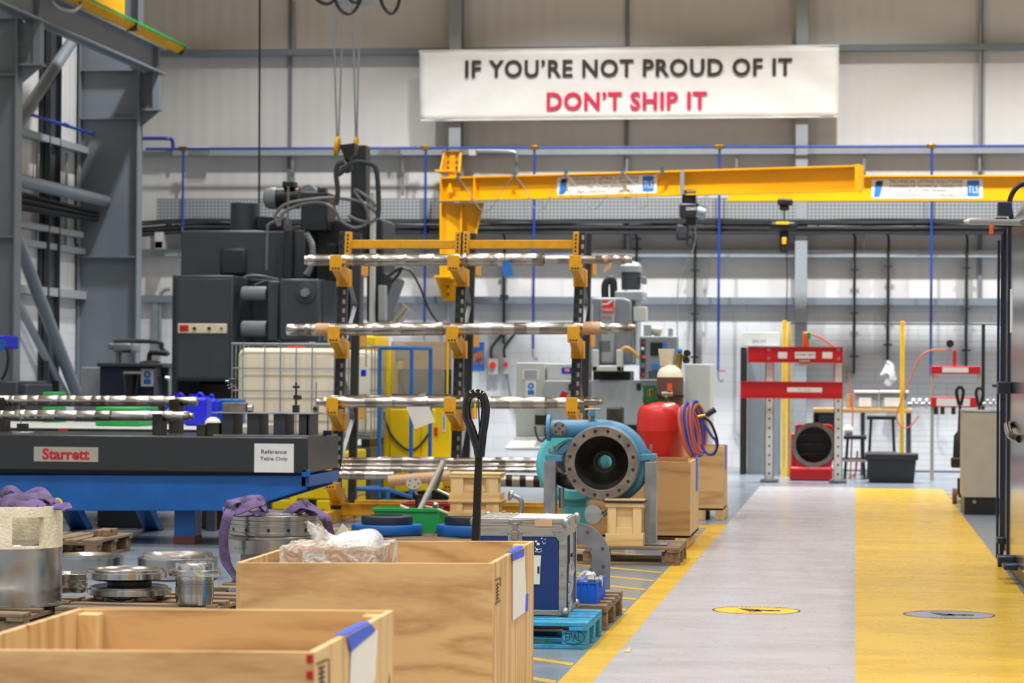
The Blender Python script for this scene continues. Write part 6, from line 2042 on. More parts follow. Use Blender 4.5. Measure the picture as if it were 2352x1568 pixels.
# ------------------------------------------------------------------ plywood crates, open at the top
def open_crate(label, FR, BR, BL, zt, zb=.13, th=.02, m='ply', my='ply_y', group='plywood crates'):
    FR, BR, BL = V(FR), V(BR), V(BL)
    FL = FR + (BL - BR)
    cen = (FR + BL) / 2
    t = thing('plywood_crate', label, 'crate', (cen.x, cen.y, 0), group)
    h = zt - zb
    def wall(a, c, name, mm, ins):
        a, c = V((a.x, a.y, zb + h / 2)), V((c.x, c.y, zb + h / 2))
        return part(B().bar(a + ins, c + ins, th, h), name, mm, t, .002)
    f = (FL - FR).normalized(); g = (BR - FR).normalized()
    wall(FL - f * th, FR + f * 0, 'front_panel', m, g * th / 2)
    wall(BL, BR, 'back_panel', m, -g * th / 2)
    wall(FR + g * th, BR - g * th, 'side_panel', my, f * th / 2)
    wall(FL + g * th, BL - g * th, 'side_panel', my, -f * th / 2)
    c0 = [FL, FR, BR, BL]
    part(B().prism([V((p.x, p.y, zb)) for p in c0], (0, 0, .02)), 'floor_panel', m, t)
    for p, sx, sy in ((FL, -1, 1), (FR, 1, 1), (BR, 1, -1), (BL, -1, -1)):
        q = V((p.x, p.y, 0)) + f * (sx * .055) + g * (sy * .055)
        part(B().bar((q.x, q.y, zb + .02), (q.x, q.y, zt - .012), .07, .07, (0, 1, 0)), 'corner_batten', 'pine_z', t, .003)
    for s in (.08, .5, .92):
        a = FL.lerp(FR, s); d = BL.lerp(BR, s)
        part(B().bar((a.x, a.y, zb / 2), (d.x, d.y, zb / 2), .09, zb - .002), 'skid', my, t, .003)
    return t, FL, FR, BR, BL
H_ = .70
FRb = G(1132, 1293, H_); BRb = G(1227, 1242, H_); FLb = G(540, 1292, H_)
BLb = BRb + (FLb - FRb)
crB, FLb, FRb, BRb, BLb = open_crate('open plywood crate holding a plastic-wrapped parcel, in front of the blue flight case', FRb, BRb, BLb, H_, .02)
FRa = G(722, 1497, H_); BRa = G(905, 1401, H_); BLa = G(180, 1396, H_)
crA, FLa, FRa, BRa, BLa = open_crate('empty open plywood crate in the near left corner of the view', FRa, BRa, BLa, H_, .02)
def pouch(t, FRp, BRp, px, tape, nm='document_pouch'):
    """paper in a sleeve on the outer right side panel"""
    n = (BRp - FRp).normalized(); out = V((n.y, -n.x, 0))
    if out.x < 0: out = -out
    def on(pxx, pyy, k=.003):
        d = RM @ V((pxx - 1176.0, 784.0 - pyy, -F))
        o = FRp + out * k
        s = (o - CAM).dot(out) / d.dot(out)
        return CAM + d * s
    s = part(B().prism([on(*q) for q in px], out * .003), nm, 'paper', t, label='white paper sheet')
    part(B().prism([on(q[0], q[1], .0065) for q in tape], out * .002), 'blue_tape', 'blue_tape', t, label='strip of blue tape')
    return on, out, n
on, out, n = pouch(crB, FRb, BRb, [(1177, 1282), (1203, 1268), (1209, 1398), (1207, 1404), (1177, 1425)], [(1176, 1270), (1203, 1259), (1203, 1277), (1177, 1288)])
part(B().prism([on(1206, 1365), on(1211, 1362), on(1210, 1402), on(1205, 1405)], out * .006), 'blue_tape', 'blue_tape', crB)
ins = -out
a = on(1176, 1270, 0); c = on(1203, 1258, 0)
zc = H_ + .002
part(B().prism([(a.x, a.y, zc), (c.x, c.y, zc), (c.x - .028, c.y, zc), (a.x - .028, a.y, zc)], (0, 0, .002)), 'rim_tape', 'blue_tape', crB)
b = B()
for q in ([(1138, 1332), (1149, 1326)], [(1138, 1386), (1149, 1378)]):
    b.bar(on(*q[0], .002), on(*q[1], .002), .003, .004)
b.bar(on(1149, 1326, .002), on(1149, 1345, .002), .003, .003)
for k in range(5):
    b.bar(on(1140, 1345 + k * 8, .002), on(1146, 1340 + k * 8, .002), .003, .004)
    b.bar(on(1143, 1338 + k * 8, .002), on(1143, 1345 + k * 8, .002), .003, .003)
part(b, 'stamp_mark', 'ink', crB)
on, out, n = pouch(crA, FRa, BRa, [(806, 1492), (865, 1448), (860, 1560), (800, 1640)], [(797, 1462), (850, 1432), (862, 1446), (806, 1496)])
a = on(792, 1460, 0); c = on(850, 1430, 0)
part(B().prism([(a.x, a.y, zc), (c.x, c.y, zc), (c.x - .03, c.y, zc), (a.x - .03, a.y, zc)], (0, 0, .002)), 'rim_tape', 'blue_tape', crA)
b = B()
b.bar(on(728, 1524, .002), on(752, 1514, .002), .003, .004).bar(on(756, 1512, .002), on(756, 1600, .002), .003, .003)
for k in range(4):
    b.bar(on(732, 1535 + k * 12, .002), on(746, 1530 + k * 12, .002), .003, .005)
    b.bar(on(738, 1530 + k * 12, .002), on(740, 1540 + k * 12, .002), .003, .004)
part(b, 'stamp_mark', 'ink', crA)
b = B()
fdir = (FLa - FRa).normalized()
for k in range(3):
    p = FRa + fdir * .012
    b.box(p.x - .009, p.x + .009, p.y - .004, p.y + .0, H_ - .03 - k * .045, H_ - .008 - k * .045)
part(b, 'red_marks', 'bin_red', crA, label='red paint marks')
# further plywood crates
def closed_crate(label, px0, px1, py, Y, d, h, m='ply_brown', side='ply_y', tape=True):
    x0, x1 = P(px0, py, Y).x, P(px1, py, Y).x
    return open_crate(label, (x1, Y, 0), (x1, Y + d, 0), (x0, Y + d, 0), h, .1, .018, m, side)
ca, *_r = closed_crate('brown plywood crate standing behind the blue pump casing', 1310, 1585, 1200, 22.7, 1.25, .74)
x1_ = P(1585, 1200, 22.7).x
part(B().box(x1_ - .02, x1_ + .003, 23.5, 23.75, .738, .742).box(x1_ + .0, x1_ + .004, 23.5, 23.75, .46, .742), 'blue_tape', 'blue_tape', ca)
cb_, *_r = closed_crate('pale plywood crate farthest back, beside the walkway', 1560, 1661, 1150, 27.4, .9, .745, 'ply')
x1_ = P(1661, 1200, 27.4).x
part(B().box(x1_ - .02, x1_ + .003, 27.7, 27.95, .743, .747).box(x1_ + .0, x1_ + .004, 27.7, 27.95, .5, .747), 'blue_tape', 'blue_tape', cb_)

# wrapped parcel in the middle crate
t = thing('wrapped_parcel', 'cardboard parcel under crumpled clear film inside the middle open crate', 'parcel', (P(760, 1290, 11.9).x, 12.0, .15))
g = (BRb - FRb).normalized()
Yp = FRb.y + .35
x0, x1, z0, z1 = Rc(648, 1256, 862, 1292, Yp)
zt5 = P(700, 1259, Yp).z
part(B().box(x0, x1, Yp, Yp + .42, .15, zt5), 'cardboard_box', 'tape_tan', t, .006)
b = B()
# film shell: subdivided crumpled box
def crumple(b, x0, x1, y0, y1, z0, z1, nx, ny, nz, amp, fr, seed):
    import itertools
    idx = {}
    def vid(i, j, k):
        if (i, j, k) not in idx:
            p = V((x0 + (x1 - x0) * i / nx, y0 + (y1 - y0) * j / ny, z0 + (z1 - z0) * k / nz))
            q = p * fr + V((seed, seed * 2, 0))
            d = V((mnoise.noise(q), mnoise.noise(q + V((9, 0, 0))), mnoise.noise(q + V((0, 9, 0)))))
            idx[(i, j, k)] = len(b.v)
            b.v.append(p + d * amp)
        return idx[(i, j, k)]
    def quad(a, c, d, e):
        b.f.append((a, c, d, e)); b.mi.append(0)
    for i in range(nx):
        for j in range(ny):
            quad(vid(i, j, nz), vid(i + 1, j, nz), vid(i + 1, j + 1, nz), vid(i, j + 1, nz))
        for k in range(nz):
            quad(vid(i, 0, k), vid(i + 1, 0, k), vid(i + 1, 0, k + 1), vid(i, 0, k + 1))
            quad(vid(i, ny, k), vid(i, ny, k + 1), vid(i + 1, ny, k + 1), vid(i + 1, ny, k))
    for j in range(ny):
        for k in range(nz):
            quad(vid(0, j, k), vid(0, j, k + 1), vid(0, j + 1, k + 1), vid(0, j + 1, k))
            quad(vid(nx, j, k), vid(nx, j + 1, k), vid(nx, j + 1, k + 1), vid(nx, j, k + 1))
crumple(b, x0 - .008, x1 + .02, Yp - .012, Yp + .43, .16, zt5 + .01, 36, 14, 18, .012, 16, 1)
part(b, 'film', 'film', t)
text('lettering', 'FLOW TECHNIK', P(712, 0, Yp).x, P(752, 0, Yp).x, zt5 - .022, zt5 - .012, Yp - .004, 'ink_blue', t)
part(B().box(P(733, 0, Yp).x, P(750, 0, Yp).x, Yp - .006, Yp - .001, zt5 - .09, zt5 - .03), 'printed_block', 'ink_blue', t)
part(B().box(P(705, 0, Yp).x, P(757, 0, Yp).x, Yp - .004, Yp - .001, zt5 - .3, zt5 - .01), 'label_sheet', 'paper', t)
# wrapped lump on top
b = B()
c = P(815, 1259, Yp + .15)
kx = Yp / F
n1, n2 = 48, 28
for j in range(n2 + 1):
    for i in range(n1):
        a_ = 2 * PI * i / n1; e_ = PI * j / n2
        dx, dy, dz = math.sin(e_) * math.cos(a_), math.sin(e_) * math.sin(a_), math.cos(e_)
        sg = lambda v, p: math.copysign(abs(v) ** p, v)
        p = V((sg(dx, .6) * 66 * kx, sg(dy, .7) * .13, sg(dz, .65) * 52 * kx))
        p.z *= (.62 + .38 * (p.x / (64 * kx) * .5 + .5)) if p.z > 0 else 1
        q = p * 22
        p += V((mnoise.noise(q), mnoise.noise(q + V((5, 0, 0))), mnoise.noise(q + V((0, 5, 0))))) * .008
        b.v.append(c + p)
for j in range(n2):
    for i in range(n1):
        b.f.append((j * n1 + i, j * n1 + (i + 1) % n1, (j + 1) * n1 + (i + 1) % n1, (j + 1) * n1 + i)); b.mi.append(0)
part(b, 'wrapped_lump', 'wrap_white', t)
b = B()
def tuft(path, w0, w1):
    pts = cr([P(q[0], q[1], Yp + .1) for q in path], 8)
    nn = len(pts)
    vs = []
    for i, p in enumerate(pts):
        u = i / (nn - 1); r = w0 + (w1 - w0) * u
        for k in range(10):
            a_ = 2 * PI * k / 10
            rr = r * (1 + .45 * mnoise.noise(V((i * .5, k * 1.3, w0 * 50))))
            vs.append(p + V((math.cos(a_) * rr, math.sin(a_) * rr * .6, math.sin(a_) * rr * .5)))
    fs = [(i * 10 + k, i * 10 + (k + 1) % 10, i * 10 + 10 + (k + 1) % 10, i * 10 + 10 + k) for i in range(nn - 1) for k in range(10)]
    b.add(vs, fs)
tuft([(790, 1258), (755, 1245), (735, 1228), (718, 1212), (704, 1196)], .07, .006)
tuft([(790, 1255), (760, 1240), (742, 1222), (730, 1202)], .045, .005)
tuft([(800, 1262), (760, 1256), (725, 1258), (700, 1262)], .04, .02)
part(b, 'gathered_film', 'film', t)
# flap
solo(B().prism([P(772, 1225, 17.0), P(786, 1202, 17.0), P(803, 1221, 17.0), P(800, 1341, 17.0), P(768, 1341, 17.0)], (0, .01, 0)), 'folded_card', 'paper', 'grey-white folded card corner behind the wrapped parcel', 'card')

# ------------------------------------------------------------------ black hand pallet truck, its handle in focus
YH = 13.35
t = thing('hand_pallet_truck', 'glossy black hand pallet truck handle rising behind the middle crate', 'pallet truck', (P(1098, 1300, YH).x, YH, 0))
def q_(px, py): return P(px, py, YH)
pts = [q_(1103, 1048), q_(1083, 985), q_(1072, 955), q_(1072, 925), q_(1080, 908), q_(1095, 903), q_(1108, 909), q_(1115, 930), q_(1114, 960), q_(1108, 1000), q_(1103, 1048)]
path = cr(pts, 8)
rr = [.016] * len(path)
part(B().tube(path, .022, 14), 'handle_loop', 'black_gloss', t)
part(B().bar(q_(1098, 908), q_(1103, 1010), .03, .004, (1, 0, 0)), 'release_lever', 'black', t)
part(B().box(q_(1098, 0).x, q_(1101, 0).x, YH - .022, YH - .018, q_(1098, 960).z, q_(1098, 925).z), 'warning_label', 'post_yellow', t)
part(B().hexa([(q_(1089, 0).x - .02, YH + .1, .32), (q_(1110, 0).x - .02, YH + .1, .32), (q_(1110, 0).x - .02, YH + .14, .32), (q_(1089, 0).x - .02, YH + .14, .32),
               q_(1091, 1045), q_(1107, 1045), q_(1107, 1045) + V((0, .03, 0)), q_(1091, 1045) + V((0, .03, 0))]), 'drawbar', 'black', t, .004)
part(B().prism([q_(1090, 1050), q_(1082, 1000), q_(1088, 1000), q_(1098, 1035), q_(1104, 1000), q_(1108, 1000), q_(1108, 1050)], (0, .02, 0)), 'fork_neck', 'black_gloss', t, .004)
cx = q_(1098, 0).x - .03
part(B().box(cx - .07, cx + .07, YH + .05, YH + .22, .12, .34), 'pump', 'black', t, .02)
for s in (-.09, .03):
    part(B().cyl((cx + s, YH + .12, .09), (cx + s + .06, YH + .12, .09), .09, n=28), 'wheel', 'rubber', t)

# ------------------------------------------------------------------ blue flight case
YC0 = 14.75
x0 = P(1088, 1300, YC0).x
x1 = P(1299, 1300, YC0).x
YC1 = 15.33
z0 = .144
z1 = P(1298, 1193, YC0).z
zs = P(1298, 1223, YC0).z
t = thing('flight_case', 'scuffed blue flight case with aluminium edges on the blue pallet', 'case', ((x0 + x1) / 2, 15.05, z0))
part(B().box(x0 + .004, x1 - .004, YC0 + .004, YC1 - .004, z0 + .01, zs - .002), 'case_body', 'blue_case', t, .003)
part(B().box(x0 + .002, x1 - .002, YC0 + .002, YC1 - .002, zs + .002, z1 - .002), 'lid', 'alu', t, .004)
def edge(b, *a): b.box(*a)
b = B()
w_ = .036
for zz0, zz1 in ((z0 + .004, z0 + .034), (zs - .024, zs + .02), (z1 - .02, z1)):
    b.box(x0, x1, YC0, YC0 + .004, zz0, zz1).box(x0, x1, YC1 - .004, YC1, zz0, zz1).box(x1 - .004, x1, YC0, YC1, zz0, zz1).box(x0, x0 + .004, YC0, YC1, zz0, zz1)
for xx in (x0, x1 - w_):
    b.box(xx, xx + w_, YC0 - .002, YC0 + .004, z0 + .004, z1)
    b.box(xx, xx + w_, YC1 - .004, YC1 + .002, z0 + .004, z1)
for xx in (x0 - .002, x1 - .002):
    b.box(xx, xx + .004, YC0, YC0 + w_, z0 + .004, z1).box(xx, xx + .004, YC1 - w_, YC1, z0 + .004, z1)
part(b, 'edge_rails', 'alu', t, .0015)
b = B()
for f in (.3, .55, .8):
    zz = zs + (z1 - zs) * f
    b.box(x0 + .03, x1 - .03, YC0 - .001, YC0 + .002, zz - .0015, zz + .0015)
part(b, 'lid_ribs', 'cab_steel', t)
for xx in (x0, x1):
    for yy in (YC0, YC1):
        for zz in (z0 + .022, z1 - .018):
            part(B().ball((xx, yy, zz), .026, .9, .9, 1.1, 16), 'ball_corner', 'steel_raw', t)
for xx in (x1 - .05,):
    part(B().prism([(xx - .03, YC0 - .004, zs + .012), (xx + .05, YC0 - .004, zs + .012), (xx + .05, YC0 - .004, zs - .02), (xx + .03, YC0 - .004, zs - .045), (xx + .01, YC0 - .004, zs - .045)], (0, .004, 0)), 'corner_brace', 'steel_raw', t, .001)
b = B()
cxl = P(1192, 0, YC0).x
b.box(cxl - .036, cxl + .036, YC0 - .004, YC0, z1 - .028, z1 - .003)
lt = part(b, 'latch_plate', 'steel_raw', t, .002)
part(B().box(cxl - .012, cxl + .012, YC0 - .014, YC0 - .004, z1 - .07, z1 - .022), 'latch_tongue', 'iron', t, .004)
part(B().prism([(cxl - .018, YC0 - .005, zs + .018), (cxl + .018, YC0 - .005, zs + .018), (cxl + .04, YC0 - .005, zs - .0), (cxl + .04, YC0 - .005, zs - .06), (cxl - .04, YC0 - .005, zs - .06), (cxl - .04, YC0 - .005, zs)], (0, .005, 0)), 'latch_dish', 'steel_raw', t, .002)
part(B().box(cxl - .018, cxl + .018, YC0 - .016, YC0 - .005, zs - .045, zs + .005), 'latch_key', 'iron', t, .005)
b = B()
for dx, dz in ((-.033, z1 - .015), (.033, z1 - .015), (-.035, zs - .01), (.035, zs - .01), (-.035, zs - .052), (.035, zs - .052), (x1 - .03 - cxl, zs + .006), (x1 - .02 - cxl, (z0 + zs) / 2), (x1 - .02 - cxl, z1 - .03)):
    b.cyl((cxl + dx, YC0 - .007, dz), (cxl + dx, YC0 - .002, dz), .005, n=10)
part(b, 'rivets', 'steel', t)
q = Rc(1228, 1194, 1268, 1208, YC0)
part(B().box(q[0], q[1], YC0 - .003, YC0, q[2], q[3]), 'tape_label', 'tape_tan', t, label='peeling tan label')
q = Rc(1205, 1275, 1243, 1341, YC0)
part(B().prism([(q[0], YC0 - .003, q[2]), (q[1] - .006, YC0 - .003, q[2]), (q[1] - .004, YC0 - .003, q[3] - .06), (q[1], YC0 - .003, q[3]), (q[0], YC0 - .003, q[3])], (0, .005, 0)), 'torn_label', 'sticker', t, label='torn white label')
part(B().box(q[1] - .02, q[1] - .008, YC0 - .004, YC0 - .002, q[3] - .1, q[3] - .06), 'label_print', 'ink', t)
b = B()
rr_ = random.Random(5)
for px, py, s in ((1231, 1243, .006), (1236, 1249, .008), (1244, 1236, .004), (1252, 1238, .003), (1233, 1262, .006)):
    c = P(px, py, YC0); b.box(c.x - s, c.x + s, YC0 + .002, YC0 + .0045, c.z - s * .8, c.z + s * .8)
for pl in ([(1228, 1256), (1234, 1262), (1244, 1260)], [(1245, 1243), (1249, 1249), (1254, 1246)], [(1228, 1266), (1240, 1268), (1245, 1264)]):
    b.tube([P(*q, YC0) + V((0, .003, 0)) for q in pl], .0018, 5)
part(b, 'chalk_doodle', 'white', t)
# side handle and torn film
hz = (zs + z0) / 2 + .12
part(B().box(x1 - .0, x1 + .004, YC0 + .2, YC0 + .36, hz - .07, hz + .09), 'handle_plate', 'steel_raw', t, .01)
part(B().box(x1 + .004, x1 + .014, YC0 + .23, YC0 + .33, hz - .04, hz - .02), 'side_handle', 'black', t, .004)
b = B()
pts_ = [(.14, -.02), (.3, .0), (.42, -.07), (.3, -.1), (.33, -.16), (.2, -.2), (.3, -.24), (.14, -.3), (.1, -.2)]
b.prism([(x1 + .004, YC0 + u, hz - .05 + v_) for u, v_ in pts_], (.006, 0, 0))
part(b, 'torn_film', 'film', t)
b = B()
for k in range(26):
    xx = rr_.uniform(x0 + .05, x1 - .03); yy = rr_.uniform(YC0 + .02, YC1 - .05)
    a_ = rr_.uniform(0, PI); l_ = rr_.uniform(.01, .05)
    b.obox((xx, yy, z1 + .003), (l_, .012, .006), Matrix.Rotation(a_, 3, 'Z'))
part(b, 'tape_scraps', 'paper', t)
part(B().box(x0 + .2, x1 - .02, YC0 + .05, YC1 - .02, z1, z1 + .002), 'top_sheet', 'white', t)
part(B().box(x0 - .001, x0 + .03, YC0 - .004, YC0 - .002, zs - .01, zs + .05), 'yellow_sticker', 'post_yellow', t)

# ------------------------------------------------------------------ blue bin, ring plate, parts on the second pallet
x0, x1, z0_, z1_ = Rc(1318, 1338, 1370, 1388, 15.6)
t = thing('stacking_bin', 'small bright blue stacking bin on the brown pallet behind the flight case', 'bin', ((x0 + x1) / 2, 15.8, .144))
zt6 = .144 + .125
Y0b, Y1b = 15.6, 16.15
b = B().box(x0, x1, Y0b, Y1b, .144, .15).box(x0, x1, Y0b, Y0b + .006, .144, zt6).box(x0, x1, Y1b - .006, Y1b, .144, zt6).box(x1 - .006, x1, Y0b, Y1b, .144, zt6).box(x0, x0 + .006, Y0b, Y1b, .144, zt6)
b.box(x0, x1, Y0b - .004, Y0b, .144, .144 + .06)
part(b, 'bin_shell', 'blue_bin', t)
b = B()
yy = Y0b
while yy < Y1b:
    b.box(x1, x1 + .005, yy, yy + .012, .144, zt6); yy += .05
for f in (0, .3, .62, .97):
    b.box(x0 + (x1 - x0) * f, x0 + (x1 - x0) * f + .006, Y0b - .006, Y0b, .144, zt6)
b.box(x0, x1, Y0b - .007, Y0b, zt6 - .01, zt6)
part(b, 'ribs', 'blue_bin', t)
t = thing('clamp_ring', 'shiny steel fitting in a clear bag inside the blue bin', 'fitting', P(1362, 1335, 15.75))
part(B().lathe(P(1352, 1333, 15.75), (1, 0, 0), [(0, .03), (.035, .03), (.04, .026), (.06, .026), (.065, .034), (.08, .034)], 24), 'fitting_body', 'steel', t)
b = B().ball(P(1350, 1328, 15.85), .055, 1.1, .7, .8, 18)
for i, v_ in enumerate(b.v):
    b.v[i] = v_ + V((0, 0, mnoise.noise(v_ * 30) * .02)) + V((mnoise.noise(v_ * 25) * .02, 0, 0))
part(b, 'bag', 'film', t)
# ring plate leaning upright
YPl = 16.3
c = P(1318, 1283, YPl)
k = YPl / F
t = thing('ring_plate', 'upright grey steel ring plate with bolt holes behind the blue bin', 'plate', (c.x, YPl, .144))
ro, ri = 84 * k, 42 * k
n = 72
outer, inner = [], []
for i in range(n):
    a_ = 2 * PI * i / n
    x, z = math.cos(a_) * ro, math.sin(a_) * ro
    if z < 0 and x > 0: x = max(x, ro * math.cos(a_))
    outer.append((x, z))
    inner.append((math.cos(a_) * ri, math.sin(a_) * ri))
zmin = .144 - c.z
outer = [(ro if (z < 0 and x > ro * .5) else x, max(z, zmin)) for x, z in outer]
th = .02
vs = [(c.x + x, YPl, c.z + z) for x, z in outer] + [(c.x + x, YPl, c.z + z) for x, z in inner] + [(c.x + x, YPl + th, c.z + z) for x, z in outer] + [(c.x + x, YPl + th, c.z + z) for x, z in inner]
fs = []
for i in range(n):
    j = (i + 1) % n
    fs += [(i, j, n + j, n + i), (2 * n + i, 3 * n + i, 3 * n + j, 2 * n + j), (i, 2 * n + i, 2 * n + j, j), (n + i, n + j, 3 * n + j, 3 * n + i)]
pl = part(B().add(vs, fs), 'plate', 'steel_raw', t)
b = B(); b2 = B()
for a_, rr in ((63, .82), (20, .84), (-14, .84), (-48, .86), (98, .8), (140, .8)):
    x, z = c.x + math.cos(math.radians(a_)) * ro * rr, c.z + math.sin(math.radians(a_)) * ro * rr
    b.cyl((x, YPl - .002, z), (x, YPl + .001, z), .0115, n=16)
for a_ in (30, -30, 80):
    x, z = c.x + math.cos(math.radians(a_)) * ro * .55, c.z + math.sin(math.radians(a_)) * ro * .55
    b.cyl((x, YPl - .002, z), (x, YPl + .001, z), .005, n=12)
part(b, 'bolt_holes', 'rust', pl)

# ------------------------------------------------------------------ blue pump casing on steel legs
YU = 20.95
k = YU / F
c = P(1382, 1063, YU)
t = thing('pump_casing', 'blue pump casing with a big round bolted flange on upright steel legs', 'pump', (c.x, YU + .15, .144))
R_, Ri = 85 * k, 62 * k
fl = part(B().ring(c, (0, 1, 0), R_, Ri, .05, 72), 'flange', 'iron', t, .004, label='grey bolted flange')
b = B()
for i in range(16):
    a_ = 2 * PI * (i + .5) / 16
    x, z = c.x + math.cos(a_) * 74.5 * k, c.z + math.sin(a_) * 74.5 * k
    b.cyl((x, YU - .028, z), (x, YU - .0245, z), .0128, n=16)
part(b, 'bolt_holes', 'black', fl)
b = B().lathe(c + V((0, -.02, 0)), (0, 1, 0), [(0, Ri + .002), (.015, Ri - .004), (.07, Ri - .01), (.16, Ri * .8), (.22, Ri * .5), (.25, 24 * k), (.26, 22 * k), (.27, 17 * k), (.3, 16 * k), (.5, 16 * k), (.5, Ri + .03), (.05, Ri + .03), (0, Ri + .006)], 64, closed=True)
part(b, 'bowl', 'iron_dark', t)
part(B().ring(c + V((0, .235, 0)), (0, 1, 0), 27 * k, 20 * k, .03, 40), 'bore_ring', 'black', t)
b = B().lathe(c + V((0, .02, 0)), (0, 1, 0), [(0, R_ - .03), (.02, R_ - .01), (.1, R_ + .012), (.26, R_ + .012), (.36, R_ - .05), (.44, R_ * .55), (.44, Ri * .4), (.3, Ri * .4), (.06, Ri + .034), (0, Ri + .034)], 64, closed=True)
part(b, 'volute', 'blue_pump', t)
path = cr([P(1262, 985, YU + .18), P(1330, 984, YU + .18), P(1385, 983, YU + .18), P(1430, 993, YU + .18), P(1463, 1022, YU + .18), P(1478, 1065, YU + .18), P(1468, 1105, YU + .18), P(1435, 1138, YU + .2), P(1385, 1145, YU + .22)], 10)
rad = [(21 - 14 * (i / len(path)) ** 2) * k for i in range(len(path))]
part(B().tube(path, rad, 24), 'discharge_pipe', 'blue_pump', t)
a = P(1257, 982, YU + .18)
df = part(B().lathe(a, (1, 0, 0), [(0, 31 * k), (.028, 31 * k), (.028, 21 * k), (.0, 15 * k)], 40, closed=True), 'pipe_flange', 'blue_pump', t)
a = P(1285, 984, YU + .09)
sf = part(B().lathe(a, (0, -1, 0), [(-.05, 13 * k), (.0, 13 * k), (.0, 16 * k), (.02, 16 * k)], 32), 'port_flange', 'iron', t)
b = B()
for i in range(4):
    a_ = PI / 4 + i * PI / 2
    b.cyl((a.x + math.cos(a_) * 11 * k, a.y - .024, a.z + math.sin(a_) * 11 * k), (a.x + math.cos(a_) * 11 * k, a.y - .019, a.z + math.sin(a_) * 11 * k), .008, n=10)
b.cyl((a.x, a.y - .024, a.z), (a.x, a.y - .019, a.z), .007, n=10)
part(b, 'bolt_holes', 'black', sf)
b = B().cyl(P(1361, 972, YU + .15), P(1361, 943, YU + .15), .018, n=14).box(P(1352, 0, YU).x, P(1370, 0, YU).x, YU + .12, YU + .18, P(1361, 956, YU).z, P(1361, 948, YU).z)
part(b, 'vent_valve', 'blue_pump', t)
part(B().cyl(P(1343, 940, YU + .15), P(1379, 940, YU + .15), .009, n=10), 'valve_handle', 'steel_raw', t)
b = B()
b.prism([P(1252, 1042, YU + .1), P(1290, 1046, YU + .1), P(1292, 1060, YU + .1), P(1252, 1060, YU + .1)], (0, .16, 0))
b.prism([P(1268, 1046, YU + .15), P(1310, 1008, YU + .15), P(1318, 1020, YU + .15), P(1290, 1046, YU + .15)], (0, .03, 0))
b.prism([P(1455, 1044, YU + .1), P(1506, 1042, YU + .1), P(1507, 1056, YU + .1), P(1455, 1060, YU + .1)], (0, .16, 0))
b.prism([P(1462, 1010, YU + .15), P(1500, 1042, YU + .15), P(1460, 1046, YU + .15)], (0, .03, 0))
part(b, 'mounting_feet', 'blue_pump', t, .006)
b = B()
for px, py in ((1262, 1030), (1272, 1024), (1495, 1020)):
    b.cyl(P(px, 1045, YU + .16), P(px, py, YU + .16), .01, n=8)
part(b, 'studs', 'steel_raw', t)
part(B().tube(cr([P(1275, 1085, YU + .3), P(1290, 1100, YU + .25), P(1315, 1108, YU + .2), P(1340, 1100, YU + .2)]), .055, 16), 'drain_elbow', 'iron_dark', t)
part(B().cyl(P(1290, 1120, YU + .2), P(1290, 1166, YU + .2), .022, n=16), 'drain_pipe', 'steel_raw', t)
for a_, c_ in ((1250, 1277), (1481, 1508)):
    x0, x1, _, z1 = Rc(a_, 1060, c_, 1060, YU + .12)
    part(B().box(x0, x1, YU + .1, YU + .24, .152, P(1380, 1059, YU + .1).z), 'leg', 'steel_raw', t, .004)
    part(B().box(x0 - .03, x1 + .09, YU + .05, YU + .28, .144, .155), 'leg_foot', 'steel_raw', t, .002)
# turquoise casing behind
c = P(1318, 1068, 21.55)
t = thing('turquoise_casing', 'turquoise round casing behind the blue pump casing', 'casing', (c.x, 21.7, .144))
part(B().lathe(c, (0, 1, 0), [(0, 60 * k), (0, 84 * k), (.04, 92 * k), (.3, 92 * k), (.3, 60 * k)], 56, closed=True), 'casing_ring', 'teal', t, .01)
part(B().box(c.x - .1, c.x + .1, 21.58, 21.8, .144, c.z - 85 * k), 'stand', 'teal', t)
